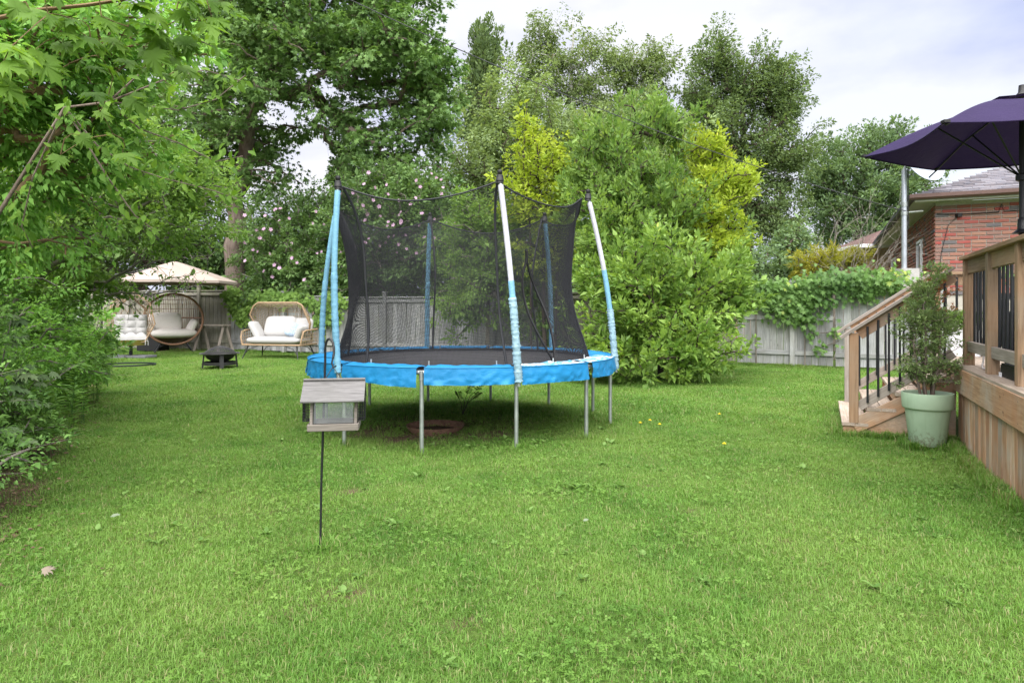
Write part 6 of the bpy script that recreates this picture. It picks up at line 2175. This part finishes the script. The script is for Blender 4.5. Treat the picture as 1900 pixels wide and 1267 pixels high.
plant('lilac_shrub', 'yellowish leafy shrub behind the trampoline in front of the fence', 'shrub', 'bushes behind the trampoline', [gpt(905, 16.8), P(905, 540, 16.8), P(905, 450, 16.8)], 0.06, 0.02,
      [E(900, 500, 16.8, 90, 90), E(880, 420, 16.8, 60, 45), E(950, 440, 16.8, 70, 70), E(860, 570, 16.6, 60, 50), E(980, 560, 16.5, 70, 60)], 280, 0.32, 84, LEAF3, (0.075, 0.125), LF_LIGHT, TWIG, 16)
plant('dogwood_tree', 'yellow leaved small tree with thin stems just left of the tallest bush', 'tree', 'bushes behind the trampoline', [gpt(1010, 15.6), P(1008, 470, 15.6), P(1000, 330, 15.6), P(995, 220, 15.6)], 0.055, 0.012,
      [E(1000, 300, 15.6, 58, 62), E(985, 235, 15.6, 22, 40), E(1035, 330, 15.6, 45, 60), E(965, 360, 15.6, 50, 45), E(1020, 400, 15.6, 62, 45), E(1010, 480, 15.6, 70, 50)], 200, 0.22, 46, LEAF3, (0.07, 0.12), LF_YEL, BARK_D, 17, axup=0.5,
      extra_stems=[([gpt(985, 15.6), P(985, 420, 15.6), P(970, 300, 15.6), P(978, 190, 15.6)], 0.03, 0.008), ([gpt(1030, 15.6), P(1035, 430, 15.6), P(1050, 330, 15.6)], 0.03, 0.01)], k_r=0.006)
plant('magnolia_tree', 'tall bright green bush tree with upright leaves behind the trampoline', 'tree', 'bushes behind the trampoline', [gpt(1160, 14.6), P(1155, 450, 14.6), P(1150, 340, 14.6), P(1180, 220, 14.6)], 0.07, 0.02,
      [E(1205, 225, 14.6, 52, 45), E(1125, 270, 14.6, 50, 48), E(1245, 235, 14.6, 45, 34), E(1085, 330, 14.6, 45, 45), E(1170, 330, 14.6, 110, 70), E(1120, 400, 14.3, 70, 70), E(1220, 400, 14.4, 90, 80), E(1150, 470, 14.0, 90, 60)],
      400, 0.25, 74, LEAF3, (0.065, 0.12), LF_BRIGHT, BARK_D, 18, axup=0.6, droop=-0.35, up=0.55, flat=0.8, k_r=0.007, pick=200, pick_key='mag1')
plant('magnolia_tree', 'yellow green bush tree at the outer side of the tallest bush', 'tree', 'bushes behind the trampoline', [gpt(1300, 14.8), P(1300, 450, 14.8), P(1310, 340, 14.8)], 0.06, 0.02,
      [E(1330, 330, 14.8, 60, 42), E(1300, 275, 14.8, 40, 28), E(1375, 340, 14.8, 24, 30), E(1345, 370, 14.8, 48, 50), E(1290, 400, 14.8, 65, 55), E(1325, 440, 14.8, 60, 40), E(1335, 285, 14.8, 22, 30)], 280, 0.23, 54, LEAF3, (0.065, 0.115), LF_YEL, BARK_D, 19, axup=0.5,
      droop=-0.2, up=0.55, k_r=0.006)
plant('magnolia_bush', 'dense broad leaved bright green bush spreading to the lawn beside the trampoline', 'bush', 'bushes behind the trampoline', [gpt(1230, 13.2), P(1230, 600, 13.2), P(1235, 520, 13.2)], 0.08, 0.03,
      [E(1240, 520, 13.2, 130, 80), E(1312, 560, 13.0, 66, 58), E(1180, 580, 12.8, 110, 90), E(1150, 510, 13.4, 90, 70), E(1270, 620, 12.4, 100, 62), E(1180, 670, 12.0, 95, 32, 0.5), E(1270, 660, 12.2, 70, 34, 0.5), E(1110, 650, 12.6, 60, 50), E(1345, 520, 13.2, 46, 40), E(1365, 560, 13.0, 34, 40)],
      450, 0.27, 66, LEAF3, (0.07, 0.14), LF_MAG, BARK_D, 20, axup=0.35, droop=-0.15, up=0.6, flat=0.7, k_r=0.006, pick=300, pick_key='mag2', first=0.1)


# ------------------------------------------------------------------ vines on the fence
def vine(label, pts, seed, lmat, n_leaf, size, sig, pick):
    rs = np.random.default_rng(seed)
    P0 = [Vector(p) for p in pts]
    t = thing('climbing_vine', label, 'vine', (P0[0].x, P0[0].y, 0), 0, 'vines on the back fence')
    m = MB(); m.tube([(P0[0].x, P0[0].y, 0.0)] + P0, [0.018] + [0.013] * len(P0), 6)
    k = rs.integers(0, len(P0), n_leaf)
    base = np.array([list(p) for p in P0])[k]
    pos = base + rs.normal(size=(n_leaf, 3)) * np.array(sig)
    fy = fence_y(pos[:, 0])
    over = pos[:, 2] > 1.86
    pos[:, 1] = np.where(over, fy - 0.12 + rs.normal(size=n_leaf) * 0.22, fy - 0.10 - np.abs(rs.normal(size=n_leaf)) * 0.11)
    m.build('stem', TWIG, t, W[t.name].inverted(), smooth=60)
    d = rs.normal(size=(n_leaf, 3)) * 0.4; d[:, 2] -= 0.9; d[:, 1] -= 0.3
    nn = rs.normal(size=(n_leaf, 3)) * 0.35 + np.array([0, -0.9, 0.55])
    sz = rs.uniform(size[0], size[1], n_leaf); rnd = np.clip(0.5 * rs.random(n_leaf) + 0.45 * ((np.sin(pos[:, 0] * 3.1 + seed) + 1) / 2) + 0.08 * (pos[:, 0] > 7.4), 0, 0.99)
    idx = np.argsort(pos[:, 1] - fy)[:pick]
    leaf_objects(MAPLE0, 'vine', idx, pos, d, nn, sz, rnd, lmat, t)
    r = np.ones(n_leaf, bool); r[idx] = False
    o = link('foliage', leaf_mesh('foliage', MAPLE0, pos[r], d[r], nn[r], sz[r], rnd[r]), lmat, t); o['kind'] = 'stuff'


def on_fence(px, z):
    # point on the fence line at a pixel column
    for a, b in zip(FENCE[:-1], FENCE[1:]):
        k = (px - 950) / F
        # a.x + s(b.x-a.x) = k (a.y + s(b.y-a.y))
        den = (b.x - a.x) - k * (b.y - a.y)
        s = (k * a.y - a.x) / den
        if -0.02 <= s <= 1.02:
            p = a.lerp(b, s); return Vector((p.x, p.y - 0.1, z))
    return Vector((k * 15, 15, z))


vine('thick grape vine hanging over the fence behind the stairs', [on_fence(px, z) for px, z in ((1400, 1.75), (1425, 1.80), (1450, 1.70), (1475, 1.80), (1500, 1.75), (1520, 1.9), (1545, 1.95), (1570, 1.9), (1600, 1.95), (1625, 1.9), (1650, 1.95), (1440, 1.45), (1465, 1.35), (1475, 1.2), (1590, 1.75), (1420, 1.5), (1490, 1.55))],
     1, LF_VINE, 3000, (0.075, 0.14), (0.22, 0.1, 0.14), 240)
vine('vine cascading down the fence behind the fire pit', [on_fence(px, z) for px, z in ((430, 1.8), (436, 1.6), (440, 1.4), (447, 1.2), (452, 1.0), (458, 1.3), (440, 1.72), (475, 1.62), (495, 1.66), (515, 1.68), (535, 1.64))], 2, LF_LIGHT, 1100, (0.09, 0.15), (0.13, 0.05, 0.12), 110)
vine('leafy vine sprig on the fence between the loveseat and the trampoline', [on_fence(px, z) for px, z in ((560, 1.66), (580, 1.5), (600, 1.35), (610, 1.0), (590, 0.95), (620, 1.6), (640, 1.5), (625, 1.15))], 3, LF_LIGHT, 520, (0.09, 0.15), (0.14, 0.05, 0.10), 80)
vine('young creeper low on the pale fence boards', [on_fence(px, z) for px, z in ((1490, 1.15), (1496, 0.95), (1500, 0.75), (1546, 0.8), (1552, 0.6), (1512, 0.40))], 4, LF_VINE, 90, (0.08, 0.13), (0.07, 0.03, 0.10), 60)

# ------------------------------------------------------------------ the hedge side
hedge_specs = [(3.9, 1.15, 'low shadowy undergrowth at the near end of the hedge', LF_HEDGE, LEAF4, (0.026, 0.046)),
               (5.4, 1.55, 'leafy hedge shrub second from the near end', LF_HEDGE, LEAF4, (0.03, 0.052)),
               (7.2, 1.9, 'leafy hedge shrub just beyond the silvery mottled plant', LF_LEFT, LEAF4, (0.036, 0.062)),
               (9.4, 2.0, 'rounded hedge shrub midway along the lawn edge', LF_HEDGE, LEAF4, (0.055, 0.095)),
               (12.0, 2.0, 'hedge shrub leaning over the lawn before the parasol pole', LF_LEFT, LEAF2, (0.08, 0.13)),
               (15.0, 1.9, 'last hedge shrub before the parasol', LF_HEDGE, LEAF2, (0.09, 0.14))]
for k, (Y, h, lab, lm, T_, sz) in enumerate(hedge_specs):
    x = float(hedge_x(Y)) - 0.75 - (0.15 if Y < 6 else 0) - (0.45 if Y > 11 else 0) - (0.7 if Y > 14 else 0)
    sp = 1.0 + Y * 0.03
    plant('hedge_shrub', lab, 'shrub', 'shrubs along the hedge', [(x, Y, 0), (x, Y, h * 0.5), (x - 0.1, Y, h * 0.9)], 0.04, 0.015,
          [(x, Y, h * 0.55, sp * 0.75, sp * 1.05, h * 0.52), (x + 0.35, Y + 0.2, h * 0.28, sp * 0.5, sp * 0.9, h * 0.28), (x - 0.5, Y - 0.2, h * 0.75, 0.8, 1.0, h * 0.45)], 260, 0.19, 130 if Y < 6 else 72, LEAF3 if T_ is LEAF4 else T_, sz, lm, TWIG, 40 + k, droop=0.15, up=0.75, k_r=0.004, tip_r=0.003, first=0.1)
# feathery goldenrod clumps in front of the hedge
for k, (px, py, h) in enumerate([(150, 745, 1.05), (112, 790, 0.95), (178, 700, 1.15), (60, 850, 0.7), (190, 672, 0.8)]):
    g = G(px, py); g.x -= 0.15
    rs = np.random.default_rng(300 + k)
    t = thing('goldenrod_clump', ['feathery tall weed clump at the hedge foot, middle of the row', 'feathery weed clump between the middle clump and the shadowy one', 'feathery tall weed clump nearer the parasol pole than the middle clump',
                                  'short dark feathery weed clump nearest the camera', 'feathery weed clump touching the parasol base'][k], 'weed clump', g, 0, 'feathery weeds along the hedge')
    m = MB(); LP = []; LD = []
    for s in range(26):
        a = rs.random() * 6.28; r = 0.42 * math.sqrt(rs.random()); b = g + Vector((r * math.cos(a), r * math.sin(a), 0))
        hh = h * rs.uniform(0.6, 1.1); e = b + Vector((rs.normal() * 0.12 + 0.05, rs.normal() * 0.12 - 0.04, hh))
        mid = b.lerp(e, 0.5) + Vector((0, 0, 0.05))
        m.tube([b, mid, e], [0.004, 0.003, 0.002], 4, caps=False)
        for q in np.linspace(0.15, 1, 26):
            p = b.lerp(mid, q * 2) if q < 0.5 else mid.lerp(e, q * 2 - 1)
            aa = q * 40 + s
            for w_ in range(2):
                LP.append(list(p)); LD.append([math.cos(aa + w_ * 2.6), math.sin(aa + w_ * 2.6), 0.35])
    m.build('stem', LF_HEDGE, t, W[t.name].inverted())
    LP = np.array(LP); LD = np.array(LD); n = len(LP)
    o = link('foliage', leaf_mesh('foliage', NARROW, LP, LD, np.tile([0, 0, 1.0], (n, 1)) + rs.normal(size=(n, 3)) * .2, rs.uniform(0.08, 0.15, n), rs.random(n)), LF_LEFT if k < 3 else LF_HEDGE, t)
# big pale-backed leaves low in the hedge
rs = np.random.default_rng(91)
g = Vector((-4.55, 5.9, 0))
t = thing('silver_leaf_plant', 'plant with large silvery mottled leaves low in the hedge', 'plant', g)
SILV = m_leaf('silvery_leaves', (0.085, 0.145, 0.060), (0.17, 0.235, 0.115), None, trans=0.2)
m = MB(); LP = []; LD = []; LN = []
for (px, py, Y) in ((20, 690, 5.6), (35, 700, 5.6), (10, 730, 5.5), (60, 735, 5.7), (75, 695, 5.8), (8, 790, 5.2), (20, 595, 5.7), (15, 615, 5.7), (28, 810, 5.2)):
    p = P(px, py, Y); m.tube([g, g.lerp(p, 0.5) + Vector((0, 0, 0.08)), p], [0.008, 0.006, 0.003], 5, caps=False)
    for w_ in range(3):
        LP.append(list(p + Vector(rs.normal(size=3)) * 0.05)); LD.append([0.8 + rs.normal() * .3, -0.3 + rs.normal() * .3, -0.25]); LN.append([0.1, -0.35, 0.9])
m.build('stem', TWIG, t, W[t.name].inverted())
n = len(LP)
leaf_objects(MAPLE1, 'silver', range(n), np.array(LP), np.array(LD), np.array(LN), rs.uniform(0.08, 0.13, n), rs.random(n), SILV, t)

# tall honeysuckle-like tree arching over the corner
tr_ = [(-5.0, 5.2, 0), (-4.6, 5.2, 1.2), (-4.15, 5.2, 2.3), (-3.7, 5.1, 3.1), (-3.3, 5.0, 3.7)]
t, pos = plant('bird_cherry_tree', 'overhanging tree with tan stems and dark red berries in the near corner', 'tree', 'trees over the hedge', tr_, 0.032, 0.014,
               [(-4.2, 5.3, 2.9, 1.0, 1.0, 0.75), (-3.7, 5.2, 3.3, 1.0, 0.9, 0.55), (-4.6, 5.6, 2.1, 0.9, 1.0, 0.55), (-3.35, 5.6, 2.75, 0.55, 0.7, 0.5), (-3.0, 5.2, 3.45, 0.6, 0.7, 0.45), (-4.4, 4.9, 3.6, 1.1, 0.9, 0.6)],
               640, 0.20, 78, LEAF3, (0.042, 0.075), LF_LEFT, BARK_L, 60, axup=-0.15, droop=0.45, flat=0.7, up=0.7, k_r=0.0045, tip_r=0.003, pick=300, pick_key='cherry', first=0.4,
               extra_stems=[([(-5.4, 5.6, 0), (-4.9, 5.6, 1.5), (-4.35, 5.5, 2.35), (-3.9, 5.5, 2.7)], 0.024, 0.010)])
rs = np.random.default_rng(5)
cand = np.where((pos[:, 2] > 2.35) & (pos[:, 0] < -3.2) & (pos[:, 1] < 5.2))[0]
for i in rs.choice(cand, min(26, len(cand)), replace=False):
    m = MB()
    for k in range(7):
        c = pos[i] + np.array([rs.normal() * 0.015, rs.normal() * 0.012 - 0.06, -0.02 - k * 0.014])
        m.lathe([(0.001, -0.008), (0.006, -0.005), (0.008, 0), (0.006, 0.005), (0.001, 0.008)], 6, c)
    m.build('berry_spray', LF_BERRY, t, W[t.name].inverted(), smooth=80)

# light green plum with bare grey lower limbs reaching over the seating corner
tr_ = [(-6.9, 8.6, 0), (-6.5, 8.5, 1.0), (-5.8, 8.4, 1.75), (-5.0, 8.2, 2.2), (-4.3, 8.1, 2.6)]
plant('plum_tree', 'light green tree leaning from the hedge over the lawn', 'tree', 'trees over the hedge', tr_, 0.07, 0.02,
      [(-4.5, 8.2, 2.75, 0.9, 0.8, 0.42), (-3.75, 8.0, 2.75, 0.65, 0.6, 0.38), (-5.3, 8.4, 2.5, 0.9, 0.8, 0.55), (-4.2, 8.2, 2.25, 0.7, 0.7, 0.28), (-5.6, 8.8, 3.2, 1.0, 0.9, 0.6), (-4.7, 8.2, 3.3, 0.8, 0.7, 0.45), (-5.9, 8.3, 1.85, 0.8, 0.7, 0.4)],
      420, 0.21, 74, LEAF3, (0.042, 0.076), LF_LIGHT, TWIG, 61, droop=0.2, flat=0.6, k_r=0.0045, tip_r=0.003, first=0.3)
# bare grey branches with sparse leaves at head height
rs = np.random.default_rng(15)
b0 = Vector((-8.2, 9.6, 0))
t = thing('apple_tree', 'old tree with bare grey crooked branches reaching in front of the parasol', 'tree', b0, 0, 'trees over the hedge')
m = MB(); LP = []
m.tube([b0, b0 + Vector((0.3, 0, 0.9)), P(-30, 540, 9.4)], [0.08, 0.06, 0.045], 8, caps=False)
for path, r in (([(-30, 540), (60, 535), (140, 530), (200, 520), (245, 495), (290, 462)], 0.032), ([(140, 530), (205, 545), (270, 545), (330, 540), (372, 528)], 0.020), ([(200, 520), (255, 500), (310, 478), (385, 480)], 0.016), ([(60, 535), (120, 505), (160, 470), (230, 450)], 0.020),
                ([(245, 495), (255, 470), (258, 440), (280, 420)], 0.012), ([(205, 545), (240, 570), (262, 560)], 0.008), ([(270, 545), (300, 520), (340, 512)], 0.008)):
    pts = [P(x, y, 9.3 + 0.25 * math.sin(x * 0.02)) for x, y in path]
    q = []
    for a, b in zip(pts[:-1], pts[1:]):
        for s in range(3): q.append(a.lerp(b, s / 3) + Vector(rs.normal(size=3)) * 0.012)
    q.append(pts[-1])
    m.tube(q, [r * (1 - 0.75 * i / len(q)) for i in range(len(q))], 6, caps=False)
    for i in range(3, len(q)):
        for w_ in range(3):
            e = q[i] + Vector((rs.normal() * 0.16, rs.normal() * 0.12, rs.normal() * 0.13))
            m.tube([q[i], q[i].lerp(e, 0.5) + Vector(rs.normal(size=3)) * 0.012, e], [0.004, 0.003, 0.002], 4, caps=False)
            for f in (0.6, 0.85, 1.0): LP.append(list(q[i].lerp(e, f)))
m.build('trunk', TWIG, t, W[t.name].inverted(), smooth=60)  # trunk, crooked branches and side twigs joined in this mesh
LP = np.array(LP); keep = rs.random(len(LP)) < 0.75; LP = LP[keep]
pos, d, nn, sz, rnd = clump_leaves(rs, LP, np.full(len(LP), 0.05), 4, 0.5, 0.8, 0.5, 0.8, (0.045, 0.075))
pxs = 950 + F * pos[:, 0] / pos[:, 1]
kk = (pxs < 190) | (rs.random(len(pos)) < 0.28)
CLx = np.array([list(P(x + rs.normal() * 28, y + rs.normal() * 14, 9.3)) for x, y in [(200, 538), (190, 530), (130, 500), (80, 470), (60, 520), (20, 490), (150, 520), (120, 545)] for _ in range(7)])
p2, d2, n2_, s2, r2 = clump_leaves(rs, CLx, np.full(len(CLx), 0.13), 40, 0.2, 0.7, 0.7, 0.7, (0.045, 0.08))
link('crown', leaf_mesh('crown', LEAF4, np.concatenate([pos[kk], p2]), np.concatenate([d[kk], d2]), np.concatenate([nn[kk], n2_]), np.concatenate([sz[kk], s2]), np.concatenate([rnd[kk], r2])), LF_LIGHT, t)

# foreground maple: a branch with large leaves close to the camera
rs = np.random.default_rng(23)
b0 = Vector((-3.1, 2.6, 0))
t = thing('young_maple', 'near maple branch with large bright green lobed leaves overhead', 'tree', b0, 0, 'trees over the hedge')
m = MB()
m.tube([b0, b0 + Vector((0.05, 0, 1.3)), b0 + Vector((0.25, 0.1, 2.2)), P(-150, 60, 2.9), P(-30, 40, 2.9)], [0.04, 0.03, 0.02, 0.012, 0.010], 8, caps=False)
tips = []
LP, LD, LN, LS = [], [], [], []
main = [P(-30, 40, 2.9), P(60, 20, 2.95), P(160, 10, 3.0), P(260, -5, 3.05), P(360, -20, 3.1), P(420, -10, 3.1)]
m.tube(main, [0.010, 0.009, 0.008, 0.006, 0.004, 0.002], 6, caps=False)
spots = [(390, 30, 3.1), (345, 40, 3.1), (300, 60, 3.1), (420, 18, 3.15), (365, 5, 3.1), (320, 15, 3.0), (280, 20, 3.0), (310, 95, 3.2), (270, 90, 3.1), (240, 50, 3.0), (330, 125, 3.3), (290, 130, 3.2), (315, 165, 3.3), (255, 130, 3.1),
         (190, 30, 2.9), (215, 80, 3.0), (170, 75, 2.95), (140, 40, 2.9), (120, 75, 2.9), (155, 110, 3.0), (205, 125, 3.1), (180, 205, 3.2), (205, 245, 3.3), (225, 285, 3.4), (110, 285, 3.2), (150, 250, 3.2), (90, 30, 2.8), (50, 15, 2.8), (20, 5, 2.8),
         (20, 95, 2.55), (5, 125, 2.5), (-10, 150, 2.5), (25, 150, 2.6), (0, 175, 2.5), (40, 112, 2.6), (400, -25, 3.1), (330, -30, 3.0), (260, -30, 3.0), (180, -20, 2.9), (100, -15, 2.8), (345, 70, 3.2), (290, 90, 3.1), (230, 10, 3.0), (160, 170, 3.1), (240, 175, 3.2), (280, 195, 3.3), (120, 130, 3.0), (70, 90, 2.8)]
grown = []
for q0, q1 in zip(main[:-1], main[1:]): grown += [q0, q0.lerp(q1, 0.5)]
for (x, y, Y) in spots:
    p = P(x + rs.normal() * 4, y + rs.normal() * 4, Y)
    b = min(grown, key=lambda q: (q - p).length)
    sag = Vector(rs.normal(size=3)) * 0.02 + Vector((0, 0, 0.10 * (b - p).length))
    m.tube([b, b.lerp(p, 0.35) + sag, b.lerp(p, 0.7) + sag * 0.8, p], [0.0032, 0.0026, 0.002, 0.0014], 4, caps=False)
    grown.append(p)
    for w_ in range(1 if y > 110 else 2):
        LP.append(list(p + Vector(rs.normal(size=3)) * (0.035 if w_ else 0.004)))
        LD.append([0.65 + rs.normal() * 0.45, -0.25 + rs.normal() * 0.35, -0.55 + rs.normal() * 0.25]); LN.append([rs.normal() * 0.35 + 0.25, -0.55 + rs.normal() * 0.3, 0.75]); LS.append(rs.uniform(0.07, 0.125))
m.build('branch', BARK_L, t, W[t.name].inverted(), smooth=60)
n = len(LP)
leaf_objects(MAPLE1, 'fgmaple', range(n), np.array(LP), np.array(LD), np.array(LN), np.array(LS), rs.random(n), LF_FG, t)
# bright oval-leaved branch tips in front of the big maple
b0 = Vector((-3.9, 4.6, 0))
t = thing('young_cherry', 'slender branches with bright oval leaves in front of the big maple', 'tree', b0, 0, 'trees over the hedge')
m = MB(); LP, LD, LN = [], [], []
m.tube([b0, (-3.7, 4.6, 1.6), P(120, 200, 4.5), P(200, 190, 4.4)], [0.02, 0.015, 0.010, 0.008], 7, caps=False)
for path in ([(200, 190), (260, 195), (330, 205), (400, 185), (455, 140)], [(200, 190), (300, 150), (380, 130), (445, 150)], [(200, 190), (260, 240), (330, 265), (400, 300), (450, 290)], [(120, 200), (180, 270), (240, 310), (300, 330), (400, 355), (440, 370)], [(200, 190), (290, 110), (370, 75), (400, 90)],
             [(120, 200), (200, 330), (250, 400), (290, 430)], [(120, 200), (60, 330), (40, 420), (60, 460)]):
    pts = [P(x, y, 4.3 + 0.15 * k) for k, (x, y) in enumerate(path)]
    m.tube(pts, [0.0055 * (1 - 0.75 * i / len(pts)) + 0.001 for i in range(len(pts))], 5, caps=False)
    for a, b in zip(pts[:-1], pts[1:]):
        for s in np.linspace(0, 1, 7):
            for sd in (-1, 1):
                p = a.lerp(b, s); dr = (b - a).normalized()
                LP.append(list(p + Vector(rs.normal(size=3)) * 0.03)); LD.append([dr.x * 0.8 + rs.normal() * .3, rs.normal() * 0.4 - 0.2, dr.z * .4 + sd * 0.7 + rs.normal() * .2]); LN.append([rs.normal() * .3, -0.6 + rs.normal() * .3, 0.6])
m.build('branch', BARK_G, t, W[t.name].inverted(), smooth=60)
n = len(LP)
leaf_objects(LEAF4, 'fgcherry', range(n), np.array(LP), np.array(LD), np.array(LN), rs.uniform(0.05, 0.09, n), rs.random(n), LF_FG, t)
print('leaf faces', TRI['leaf'], 'objects', len(bpy.data.objects))
